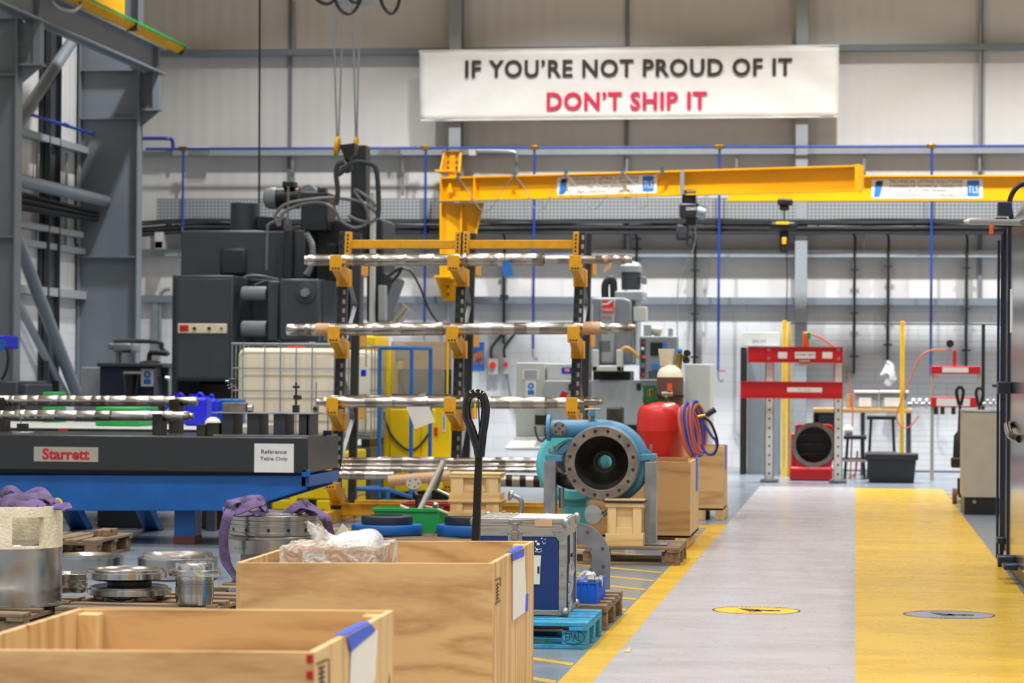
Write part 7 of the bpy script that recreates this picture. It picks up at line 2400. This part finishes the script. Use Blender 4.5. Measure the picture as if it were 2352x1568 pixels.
# small pine box with blue tape
def pine_box(label, px0, px1, py0, py1, Y, d, zb, tape=True, tiers=False):
    x0, x1, z0, z1 = Rc(px0, py0, px1, py1, Y)
    if zb is not None: z0 = zb
    t = thing('pine_box', label, 'box', ((x0 + x1) / 2, Y + d / 2, z0), 'small pine boxes')
    h = z1 - z0; W_ = x1 - x0
    part(B().box(x0 + .03, x1 - .03, Y + .03, Y + d - .03, z0 + .01, z1 - .01), 'box_panel', 'pine', t)
    for f0, f1 in ((0, .27), (.93, 1)) if tiers else ((.8, .97), (0, .25)):
        pass
    b = B().box(x0, x1, Y, Y + .03, z0, z0 + h * .27).box(x0, x1, Y + d - .03, Y + d, z0, z0 + h * .27)
    part(b, 'lower_rails', 'pine', t, .003)
    b = B().box(x1 - .03, x1, Y + .03, Y + d - .03, z0, z0 + h * .27).box(x0, x0 + .03, Y + .03, Y + d - .03, z0, z0 + h * .27)
    part(b, 'side_rails', 'pallet_wood_y' if 0 else 'ply_y', t, .003)
    b = B().box(x0, x1, Y, Y + .03, z1 - h * .17, z1 - .012).box(x0, x1, Y + d - .03, Y + d, z1 - h * .17, z1 - .012).box(x1 - .03, x1, Y + .03, Y + d - .03, z1 - h * .2, z1 - .012)
    part(b, 'upper_rails', 'pine', t, .003)
    b = B().box(x0 + .015, x0 + W_ * .28, Y + .008, Y + .03, z0 + h * .27, z1 - h * .17).box(x1 - W_ * .28, x1 - .015, Y + .008, Y + .03, z0 + h * .27, z1 - h * .17)
    part(b, 'end_battens', 'pine_z', t, .003)
    b = B().box(x0 + W_ * .28, x1 - W_ * .28, Y + .012, Y + .03, z0 + h * .27, z0 + h * .4)
    part(b, 'centre_rail', 'pine', t, .003)
    part(B().box(x0 - .006, x1 + .006, Y - .004, Y + d + .004, z1 - .012, z1), 'lid', 'pine', t, .002)
    if tape:
        part(B().box(x0 - .007, x1 + .007, Y - .006, Y + d * .9, z1 - .03, z1 - .012), 'blue_tape', 'blue_dark', t, label='dark blue tape')
    return t
pine_box('small pine box with dark blue tape under its lid on the pump pallet', 1390, 1478, 1147, 1252, 20.82, .2, .144)

# lever with a round disc (two of them)
def lever(pts, Y, disc, ax, label, grp='levers with round discs'):
    t = thing('disc_lever', label, 'lever', P(*pts[-1], Y), grp)
    part(B().tube(cr([P(*q, Y) for q in pts], 6), .018, 10), 'rod', 'steel_raw', t)
    part(B().lathe(P(*disc[:2], Y), ax, [(0, .02), (.012, disc[2]), (.03, disc[2]), (.04, .01)], 28), 'disc', 'steel', t)
lever([(1180, 1138), (1190, 1142), (1198, 1152), (1197, 1175), (1190, 1205), (1188, 1254)], 21.2, (1178, 1138, .045), (-1, -.25, .25), 'bent steel lever with a small disc standing above the flight case')
lever([(1375, 1180), (1388, 1180), (1398, 1174), (1420, 1185), (1440, 1255)], 21.06, (1366, 1180, .075), (-.35, -1, .0), 'bent steel lever with a large disc beside the pine box')

# ------------------------------------------------------------------ gas bottles behind the crates
t = thing('gas_bottle', 'red propane bottle with a green collar behind the brown crate', 'gas bottle', (P(1515, 1060, 24.2).x, 24.2, 0))
c = V((P(1516, 1000, 24.2).x, 24.2, 0))
kz = lambda py: P(1516, py, 24.2).z
r = 53 * 24.2 / F
zt7 = kz(922)
part(B().lathe(c, (0, 0, 1), [(0, r * .9), (.05, r), (kz(990) - .006, r), (kz(990), r * 1.02), (kz(988), r * 1.02), (kz(962), r), (kz(950), r * .985), (kz(941), r * .94), (kz(934), r * .86), (kz(928), r * .74), (kz(924), r * .6), (zt7, r * .36)], 48), 'bottle', 'gas_red', t)
part(B().lathe((c.x, c.y, zt7 - .01), (0, 0, 1), [(0, r * .36), (kz(915) - zt7, r * .36), (kz(915) - zt7, r * .33), (0, r * .33)], 32, closed=True), 'collar_base', 'green_dark', t)
x_ = P(1500, 0, 24.2).x
b = B()
z_a, z_b = kz(914), kz(889)
rc = 17 * 24.2 / F
cc2 = V((x_, 24.15, 0))
b.ring((x_, 24.15, kz(889)), (0, 0, 1), rc, rc - .012, .03, 32)
b.ring((x_, 24.15, kz(918)), (0, 0, 1), rc, rc - .012, .06, 32)
for i in range(4):
    a_ = PI / 4 + i * PI / 2
    p = V((x_ + math.cos(a_) * (rc - .006), 24.15 + math.sin(a_) * (rc - .006), 0))
    b.box(p.x - .014, p.x + .014, p.y - .008, p.y + .008, kz(920), kz(889))
part(b, 'collar_guard', 'green_dark', t)
part(B().cyl((x_ + .0, 24.15, zt7 - .02), (x_, 24.15, kz(895)), .03, n=16), 'valve', 'brass', t)
part(B().cyl(P(1538, 898, 24.1), P(1538, 880, 24.1), .022, n=14), 'regulator_knob', 'orange', t)
part(B().cyl(P(1520, 904, 24.1), P(1545, 904, 24.1), .024, n=14), 'regulator', 'steel', t)
part(B().ball(P(1530, 912, 24.08), .016), 'green_plug', 'green', t)
q = [P(1524, 927, 23.98), P(1548, 924, 24.0), P(1552, 928, 24.0), P(1532, 934, 23.97)]
part(B().prism(q, (0, -.006, 0)), 'diamond_label', 'white', t)
t = thing('gas_cylinder', 'tall brown gas cylinder with a cream shoulder and cap', 'gas cylinder', (P(1538, 1000, 25).x, 25.0, 0))
kz = lambda py: P(1538, py, 25.0).z
c = V((P(1539, 900, 25.0).x, 25.0, 0))
r = 31 * 25.0 / F
part(B().lathe(c, (0, 0, 1), [(0, r), (kz(866), r)], 40, ), 'cylinder_body', 'brown_cyl', t)
part(B().lathe(c, (0, 0, 1), [(kz(867), r * 1.0), (kz(856), r * .93), (kz(846), r * .75), (kz(840), r * .5), (kz(838), r * .42)], 40), 'shoulder', 'cream', t, label='cream shoulder')
part(B().lathe((P(1536, 0, 25).x, 25, 0), (0, 0, 1), [(kz(841), r * .44), (kz(835), r * .48), (kz(822), r * .52), (kz(806), r * .6), (kz(801), r * .6), (kz(801), r * .52), (kz(812), r * .5)], 32), 'valve_cap', 'cream', t, label='cream cap')
part(B().box(c.x - r * 1.02, c.x + r * 1.02, 24.85, 25.1, kz(912), kz(906)), 'strap', 'black', t)
t = thing('gas_regulator', 'brass regulator with dark gauges and a blue knob behind the cream cap', 'regulator', P(1568, 830, 25.0))
part(B().cyl(P(1558, 845, 25.0), P(1561, 812, 25.0), .03, n=12), 'body', 'brass', t)
part(B().ball(P(1561, 806, 25.0), .025), 'blue_knob', 'blue_sign', t)
for px, py in ((1580, 811), (1578, 827)):
    part(B().lathe(P(px, py, 24.98), (-.5, -1, 0), [(0, .03), (.03, .03)], 20), 'gauge', 'black', t)
part(B().bar(P(1562, 820, 25.05), P(1580, 819, 25.05), .03, .03), 'gauge_stem', 'brass', t)
part(B().cyl(P(1560, 845, 25.05), P(1558, 870, 25.05), .02, n=10), 'outlet', 'rust', t)
# trolley frame behind bottles
xx0, xx1 = P(1560, 0, 24.6).x, P(1577, 0, 24.6).x
t = thing('bottle_trolley', 'red trolley panel beside the propane bottle', 'trolley', ((xx0 + xx1) / 2, 24.6, 0))
part(B().box(xx0, xx1, 24.42, 24.7, .0, P(1570, 1000, 24.6).z), 'side_panel', 'red', t, .01)
part(B().cyl((xx1, 24.56, .1), (xx1 + .05, 24.56, .1), .1, n=24), 'wheel', 'rubber', t)
# hose coil
t = thing('gas_hose_coil', 'coil of orange and blue gas hoses with a black torch grip', 'hose', P(1600, 1055, 24.0))
for m_, ks in (('hose_orange', (0, 2, 4, 6, 8)), ('blue_pipe', (1, 3, 5, 7))):
    b = B()
    for kk in ks:
        cx_ = 1577 + kk * 3.6; cy_ = 992 - kk * 1.2
        rx, ry = 13 + (kk % 3) * 1.5, 54 + (kk % 4) * 3
        tl_ = .22 - kk * .018
        pts = []
        for i in range(28):
            a_ = 2 * PI * i / 28
            u, v_ = rx * math.cos(a_), ry * math.sin(a_)
            pts.append(P(cx_ + u + v_ * tl_, cy_ + v_, 23.95 + .08 * math.sin(a_ + 1.57) + kk * .012))
        b.tube(pts, .014, 8, closed=True)
    part(b, 'orange_hose' if m_ == 'hose_orange' else 'blue_hose', m_, t)
b = B()
b.tube(cr([P(1604, 958, 23.9), P(1618, 975, 23.9), P(1634, 1000, 23.9), P(1644, 1012, 23.9), P(1646, 1030, 23.9), P(1636, 1042, 23.9), P(1622, 1040, 23.9), P(1610, 1020, 23.9)]), .012, 8)
part(b, 'trailing_blue_hose', 'blue_pipe', t)
part(B().tube(cr([P(1612, 956, 23.9), P(1630, 968, 23.9), P(1642, 992, 23.9), P(1648, 1020, 23.9), P(1640, 1042, 23.9), P(1625, 1043, 23.9)]), .012, 8), 'trailing_dark_hose', 'black', t)
part(B().cyl(P(1622, 953, 23.88), P(1643, 940, 23.88), .026, n=14), 'torch_grip', 'black', t)
part(B().cyl(P(1603, 957, 23.88), P(1622, 953, 23.88), .014, n=10), 'torch_valve', 'brass', t)
solo(B().box(*Rc(1395, 935, 1430, 962, 24.5)[:2], 24.4, 24.7, 0, Rc(1395, 935, 1430, 962, 24.5)[3]), 'scrap_stand', 'iron_dark', 'dark metal stand behind the top of the pump casing', 'stand', bev=.02)

# ------------------------------------------------------------------ discs, bins and boxes behind the open crate
def disc(px, pyt, pyb, rpx, Y, m, name, label, ri=0, cat='disc', zb=None):
    kk = Y / F
    x = P(px, pyb, Y).x
    z1 = P(px, pyt, Y - rpx * kk).z
    z0 = zb if zb is not None else P(px, pyb, Y - rpx * kk).z
    if ri:
        b = B().lathe((x, Y, z0), (0, 0, 1), [(0, ri * kk), (0, rpx * kk * .98), (.01, rpx * kk), (z1 - z0 - .01, rpx * kk), (z1 - z0, rpx * kk * .96), (z1 - z0, ri * kk)], 56, closed=True)
    else:
        b = B().lathe((x, Y, z0), (0, 0, 1), [(0, rpx * kk * .98), (.01, rpx * kk), (z1 - z0 - .01, rpx * kk), (z1 - z0, rpx * kk * .98)], 56)
    return solo(b, name, m, label, cat), x, z0, z1
_, x_, z0, z1 = disc(889, 1208, 1228, 83, 21.85, 'blue_table', 'blue_disc', 'round blue flange disc under the black ring, left of the green bin', zb=.15)
_, x_, z0, zq = disc(889, 1186, 1206, 60, 21.85, 'mach_dark2', 'black_ring', 'thick black ring lying on the left blue flange disc', ri=38, cat='ring', zb=z1 + .001)
_, x_, z0, z1 = disc(1082, 1209, 1230, 80, 21.85, 'blue_table', 'blue_disc', 'round blue flange disc under the stacked pine boxes', zb=.15)
_, x_, z0, z2q = disc(1082, 1187, 1208, 62, 21.85, 'mach_dark2', 'black_ring', 'black ring on the right blue flange disc under the pine boxes', ri=38, cat='ring', zb=z1 + .001)
p1 = pine_box('lower wide pine box of the stack on the right blue disc', 1029, 1150, 1150, 1186, 21.7, .35, z2q + .001, tape=False)
zp = P(1090, 1150, 21.7).z
p2 = pine_box('upper wide pine box of the stack on the right blue disc', 1031, 1148, 1087, 1150, 21.72, .32, zp + .001, tape=False)
# scoop bins
def scoop(label, px0, px1, pyt, pyb, Y, m, d=.3):
    x0, x1, z0, z1 = Rc(px0, pyt, px1, pyb, Y)
    t = thing('scoop_bin', label, 'bin', ((x0 + x1) / 2, Y + d / 2, z0), 'scoop bins behind the open crate')
    pr = [(x0 + .03, z0), (x1 - .1, z0), (x1 - .02, z0 + (z1 - z0) * .45), (x1 - .07, z1), (x0, z1)]
    b = B()
    for yy in (Y, Y + d - .006):
        b.prism([(x, yy, z) for x, z in pr], (0, .006, 0))
    for (xa_, za_), (xb_, zb_) in zip(pr, pr[1:]):
        if za_ == z1 and zb_ == z1: continue
        if (xa_, za_) == pr[2]: continue
        b.prism([(xa_, Y, za_), (xb_, Y, zb_), (xb_, Y + d, zb_), (xa_, Y + d, za_)], (0, 0, .006))
    b.prism([(pr[4][0], Y, z1), (pr[0][0], Y, z0), (pr[0][0], Y + d, z0), (pr[4][0], Y + d, z1)], (.006, 0, 0))
    part(b, 'bin_shell', m, t)
    part(B().box(x0 - .012, x1 - .06, Y - .012, Y, z1 - .03, z1).box(x0 - .012, x1 - .06, Y + d, Y + d + .012, z1 - .03, z1), 'rim', m, t, .004)
scoop('green plastic scoop bin standing behind the black ring', 858, 1022, 1168, 1229, 22.15, 'green')
scoop('dark red plastic scoop bin behind the green bin', 925, 1050, 1156, 1225, 22.5, 'bin_red')
t = thing('pipe_tool', 'pale T-shaped tube handle leaning over the green bin', 'handle', P(963, 1172, 22.4))
part(B().tube([P(963, 1173, 22.2), P(1018, 1060, 22.35)], .024, 14), 'long_tube', 'cab_steel', t)
part(B().tube(cr([P(1018, 1062, 22.4), P(1008, 1100, 22.4), P(1000, 1122, 22.4)]), .02, 10), 'bent_arm', 'iron', t)
part(B().tube([P(998, 1122, 22.4), P(1032, 1138, 22.4)], .014, 10), 'short_bar', 'steel', t)
t = thing('rod_tool', 'pale crossed rods lying on the green and red bins', 'handle', P(1000, 1172, 22.4))
part(B().tube([P(975, 1164, 22.3), P(1000, 1168, 22.3), P(1030, 1180, 22.3)], .016, 10), 'rod', 'cab_steel', t)
part(B().ball(P(1000, 1160, 22.3), .03), 'joint', 'steel', t)
part(B().tube([P(919, 1162, 22.2), P(938, 1170, 22.2)], .018, 10), 'rod_end', 'cab_steel', t)
t = thing('valve', 'silver perforated disc on a dark valve stem above the green bin', 'valve', P(960, 1172, 22.45))
c = P(950, 1111, 22.4)
ax = V((.15, -.75, .65))
w1 = part(B().lathe(c, ax, [(0, .066), (.006, .068), (.01, .066)], 36), 'disc', 'steel', t)
b = B()
axn = ax.normalized(); u_ = V((1, 0, 0)); u_ = (u_ - u_.dot(axn) * axn).normalized(); w_ = axn.cross(u_)
for i in range(5):
    a_ = 2 * PI * i / 5
    p = c + u_ * math.cos(a_) * .042 + w_ * math.sin(a_) * .042
    b.cyl(p + axn * .0095, p + axn * .0115, .009, n=10)
part(b, 'holes', 'black', w1)
part(B().tube([P(951, 1116, 22.42), P(958, 1140, 22.42)], .014, 10), 'stem', 'steel', t)
part(B().cyl(P(965, 1168, 22.42), P(963, 1136, 22.42), .038, n=20), 'valve_body', 'iron_dark', t)

# ------------------------------------------------------------------ steel parts at the left
def turned_part(name, label, px, Y, zb, prof, m='turned_z', cat='ring', n=72, group=None, dish=False):
    """prof: (height above zb, radius, metres)"""
    x = P(px, 1350, Y).x
    return solo(B().lathe((x, Y, zb), (0, 0, 1), prof, n), name, m, label, cat, group, origin=(x, Y, zb)), x
kk = 15.1 / F
zu = lambda py, Y: P(300, py, Y).z
# tall cylinder with cream lantern
YL = 14.95
xL_ = P(20, 1300, YL).x
rL = 126 * YL / F
zl = lambda py: P(20, py, YL - rL).z
t = thing('bearing_housing', 'tall steel cylinder with a cream painted lantern top at the left edge', 'casting', (xL_, YL, .144))
zf0, zf1 = .144, zl(1394)
part(B().lathe((xL_, YL, 0), (0, 0, 1), [(.144, rL * 1.1), (.15, rL * 1.12), (zf1 - .005, rL * 1.12), (zf1, rL * 1.1)], 80), 'base_flange', 'steel_brushed', t)
b = B()
for i in range(16):
    a_ = 2 * PI * i / 16
    b.cyl((xL_ + math.cos(a_) * rL * 1.06, YL + math.sin(a_) * rL * 1.06, zf1 - .001), (xL_ + math.cos(a_) * rL * 1.06, YL + math.sin(a_) * rL * 1.06, zf1 + .0015), .012, n=12)
part(b, 'bolt_holes', 'black', t)
part(B().lathe((xL_, YL, 0), (0, 0, 1), [(zf1, rL * .99), (zl(1372), rL * .99), (zl(1372), rL), (zl(1352), rL), (zl(1350), rL * .992), (zl(1275), rL * .992), (zl(1272), rL * 1.0), (zl(1262), rL * 1.0), (zl(1262), rL * .88), (zl(1300), rL * .86)], 80), 'barrel', 'steel_brushed', t)
# lantern: bands plus pillars
zc0, zc1, zc2, zc3 = zl(1262), zl(1256), zl(1189), zl(1166)
ro, ri = rL * .995, rL * .86
b = B()
b.lathe((xL_, YL, 0), (0, 0, 1), [(zc2, ri), (zc2, ro), (zc3, ro), (zc3, ri)], 80, closed=True)
b.lathe((xL_, YL, 0), (0, 0, 1), [(zc0, ri), (zc0, ro), (zc1, ro), (zc1, ri)], 80, closed=True)
for qd in range(4):
    a0, a1 = math.radians(-90 + 58 + qd * 90), math.radians(-90 + 111 + qd * 90)
    ns = 12
    poly = [(xL_ + math.cos(a0 + (a1 - a0) * i / ns) * ro, YL + math.sin(a0 + (a1 - a0) * i / ns) * ro, zc1) for i in range(ns + 1)]
    poly += [(xL_ + math.cos(a1 + (a0 - a1) * i / ns) * ri, YL + math.sin(a1 + (a0 - a1) * i / ns) * ri, zc1) for i in range(ns + 1)]
    b.prism(poly, (0, 0, zc2 - zc1))
part(b, 'lantern', 'cream_cast', t, label='cream painted lantern with window openings')
part(B().lathe((xL_, YL, 0), (0, 0, 1), [(zl(1260), .05), (zl(1262) + .02, ri * .9), (zl(1262), ri * .95)], 48), 'inner_ring', 'steel', t)

# steel parts on the worn pallet and the floor behind it
turned_part('steel_ring', 'small polished ring just right of the tall cylinder', 150, 15.78, .144, [(0, .13), (.01, .135), (.05, .135), (.05, .13), (.07, .13), (.075, .135), (.11, .135), (.115, .125), (.115, .1), (.09, .09)], group='polished steel parts on the left')
turned_part('steel_ring', 'wide polished ring on the floor behind the small ring', 205, 18.75, 0, [(0, .23), (.12, .245), (.15, .245), (.155, .2), (.16, .2), (.165, .215), (.16, .19), (.12, .12), (.12, .05)], group='polished steel parts on the left')
turned_part('steel_ring', 'wide polished ring on the floor right of the stacked discs', 408, 18.75, 0, [(0, .27), (.01, .285), (.15, .285), (.155, .25), (.16, .25), (.18, .245), (.17, .22), (.13, .15), (.13, .05)], group='polished steel parts on the left')
turned_part('steel_disc', 'lower polished disc of the stack on the worn pallet', 297, 15.35, .146, [(0, .2), (.02, .21), (.03, .245), (.06, .245), (.065, .225), (.075, .225), (.08, .21), (.08, .1)], cat='disc', group='polished steel parts on the left')
turned_part('spacer_ring', 'hidden dark spacer between the two stacked polished discs', 297, 15.35, .227, [(0, .13), (.03, .13)], 'iron_dark', cat='ring')
turned_part('steel_disc', 'upper dished polished disc of the stack on the worn pallet', 290, 15.35, .258, [(0, .2), (.01, .215), (.012, .235), (.045, .235), (.05, .22), (.06, .22), (.065, .205), (.055, .19), (.035, .1), (.032, .02)], cat='disc', group='polished steel parts on the left')
turned_part('flanged_cylinder', 'short polished cylinder with a collar right of the stacked discs', 447, 15.1, .144, [(0, .105), (.04, .105), (.04, .11), (.1, .11), (.102, .106), (.11, .106), (.112, .11), (.118, .11), (.12, .106), (.128, .106), (.13, .11), (.165, .11), (.165, .145), (.168, .147), (.198, .147), (.2, .145), (.2, .11), (.235, .11), (.238, .108), (.238, .095), (.19, .09)], cat='cylinder', group='polished steel parts on the left')
x_ = P(535, 1370, 16.0).x
solo(B().lathe((x_, 16.12, 0), (0, 0, 1), [(0, .045), (.0, .055), (P(530, 1352, 16.1).z, .055), (P(530, 1352, 16.1).z, .045)], 32, closed=True), 'pipe_stub', 'mach_mid', 'short grey pipe standing on the floor left of the middle crate', 'pipe')
# big grooved ring set
YG2 = 17.0
kg = YG2 / F
xg = P(630, 1230, YG2).x
zg = lambda py: P(630, py, YG2 - 112 * kg).z
R1 = 110 * kg
t = thing('grooved_ring', 'large grooved steel ring draped with a purple sling behind the middle crate', 'ring', (xg, YG2, .144))
part(B().lathe((xg, YG2, 0), (0, 0, 1), [(.144, 78 * kg), (zg(1275), 78 * kg), (zg(1275), 80 * kg)], 72), 'neck', 'iron', t)
part(B().lathe((xg, YG2, 0), (0, 0, 1), [(zg(1275), 95 * kg), (zg(1274), R1 * 1.06), (zg(1243), R1 * 1.06), (zg(1241), R1 * 1.03)], 88), 'lower_ring', 'steel_brushed', t)
pr = [(zg(1241), R1 * .98), (zg(1236), R1 * 1.0), (zg(1232), R1 * .96), (zg(1229), R1 * .96), (zg(1229), R1), (zg(1225), R1), (zg(1224), R1 * .97), (zg(1213), R1 * .97), (zg(1212), R1), (zg(1208), R1), (zg(1207), R1 * .965), (zg(1203), R1 * .965), (zg(1203), R1), (zg(1198), R1), (zg(1197), R1 * .97), (zg(1195), R1 * .97), (zg(1195), R1), (zg(1187), R1), (zg(1186), R1 * .98), (zg(1186), R1 * .8), (zg(1182), R1 * .8), (zg(1181), R1 * .78), (zg(1181), R1 * .7)]
part(B().lathe((xg, YG2, 0), (0, 0, 1), pr, 88), 'upper_ring', 'steel_brushed', t)
b = B()
for a_ in (-140, -115, -85, -60, -35):
    x, y = xg + math.cos(math.radians(a_)) * R1 * .975, YG2 + math.sin(math.radians(a_)) * R1 * .975
    d_ = V((math.cos(math.radians(a_)), math.sin(math.radians(a_)), 0))
    z = zg(1219)
    b.cyl(V((x, y, z)) - d_ * .01, V((x, y, z)) + d_ * .0005, .011, n=14)
part(b, 'oil_holes', 'black', t)
text('lettering', 'PS 20/041', P(575, 0, YG2).x, P(598, 0, YG2).x, zg(1262), zg(1258), YG2 - R1 * 1.06 - .002, 'ink', t, shear=.2)
part(B().cyl((xg + R1 * .84, YG2 - .05, zg(1186)), (xg + R1 * .84, YG2 - .05, zg(1180)), .012, n=12), 'dowel', 'steel', t)

# purple slings
def sling(label, paths, w_, seed, name='lifting_sling'):
    r_ = random.Random(seed)
    b = B()
    for path in paths:
        pts = cr([P(a_, c_, Y) for a_, c_, Y in path], 10)
        ups = []
        for i in range(len(pts)):
            an = i * .16 + r_.uniform(-.05, .05) + seed
            ups.append(V((.35 * math.sin(an), -.75 + .5 * math.cos(an * .7), .8)))
        b.ribbon(pts, w_, ups, .007)
    return solo(b, name, 'sling', label, 'lifting sling')
Y = 16.85
sling('purple lifting sling heaped on the big grooved ring', [
    [(545, 1178, Y), (520, 1172, Y - .05), (528, 1155, Y - .1), (560, 1150, Y), (600, 1160, Y), (590, 1176, Y - .1), (550, 1180, Y - .12), (530, 1168, Y - .15)],
    [(540, 1172, Y - .05), (570, 1148, Y - .05), (592, 1146, Y), (605, 1160, Y), (615, 1176, Y + .05)],
    [(545, 1176, Y - .2), (575, 1160, Y - .2), (598, 1155, Y - .15), (600, 1172, Y - .1), (580, 1180, Y - .2)],
    [(615, 1176, Y + .1), (640, 1180, Y + .1), (665, 1172, Y), (690, 1158, Y), (715, 1165, Y), (735, 1178, Y), (750, 1195, Y - .02), (757, 1228, Y)],
    [(655, 1178, Y + .05), (690, 1170, Y + .02), (702, 1154, Y), (712, 1172, Y + .05), (735, 1180, Y)],
    [(530, 1172, Y - .15), (521, 1190, Y - .2), (514, 1225, Y - .2), (514, 1262, Y - .2), (522, 1295, Y - .2), (545, 1330, Y - .2)]], .065, 1)
YQ2 = 14.9
sling('purple lifting sling heaped on the cream lantern at the left edge', [
    [(-40, 1160, YQ2), (5, 1158, YQ2), (12, 1130, YQ2), (28, 1122, YQ2), (45, 1135, YQ2), (60, 1152, YQ2), (90, 1160, YQ2)],
    [(0, 1163, YQ2 - .1), (20, 1145, YQ2 - .1), (60, 1142, YQ2 - .05), (95, 1140, YQ2), (120, 1150, YQ2), (130, 1162, YQ2)],
    [(-20, 1150, YQ2 + .05), (20, 1158, YQ2 - .15), (60, 1160, YQ2 - .15), (85, 1154, YQ2 - .1), (100, 1163, YQ2 - .1)],
    [(40, 1150, YQ2 + .1), (75, 1132, YQ2 + .1), (92, 1128, YQ2 + .1), (108, 1140, YQ2 + .05), (118, 1160, YQ2), (150, 1163, YQ2 - .05), (154, 1172, YQ2 - .1)]], .06, 3)
c = P(132, 1155, YQ2 + .1)
solo(B().lathe(c, (.1, -1, .2), [(0, .03), (.008, .03)], 28), 'yellow_tag', 'post_yellow', 'round yellow tag beside the sling on the cream lantern', 'tag')
# scrap of wood on the lone pallet, tiny paper scrap on the walkway
solo(B().obox((g1.x - .12, 21.2, .17), (.12, .3, .05)), 'wood_block', 'pallet_wood_y', 'loose wood block on the lone brown pallet', 'block', bev=.004)
c = G(1441, 1497)
solo(B().prism([(c.x - .016, c.y - .03, .003), (c.x + .016, c.y - .03, .003), (c.x + .008, c.y + .05, .02), (c.x - .012, c.y + .06, .006)], (0, 0, .003)), 'paper_scrap', 'tape_tan', 'small cream paper scrap on the pale walkway', 'scrap')
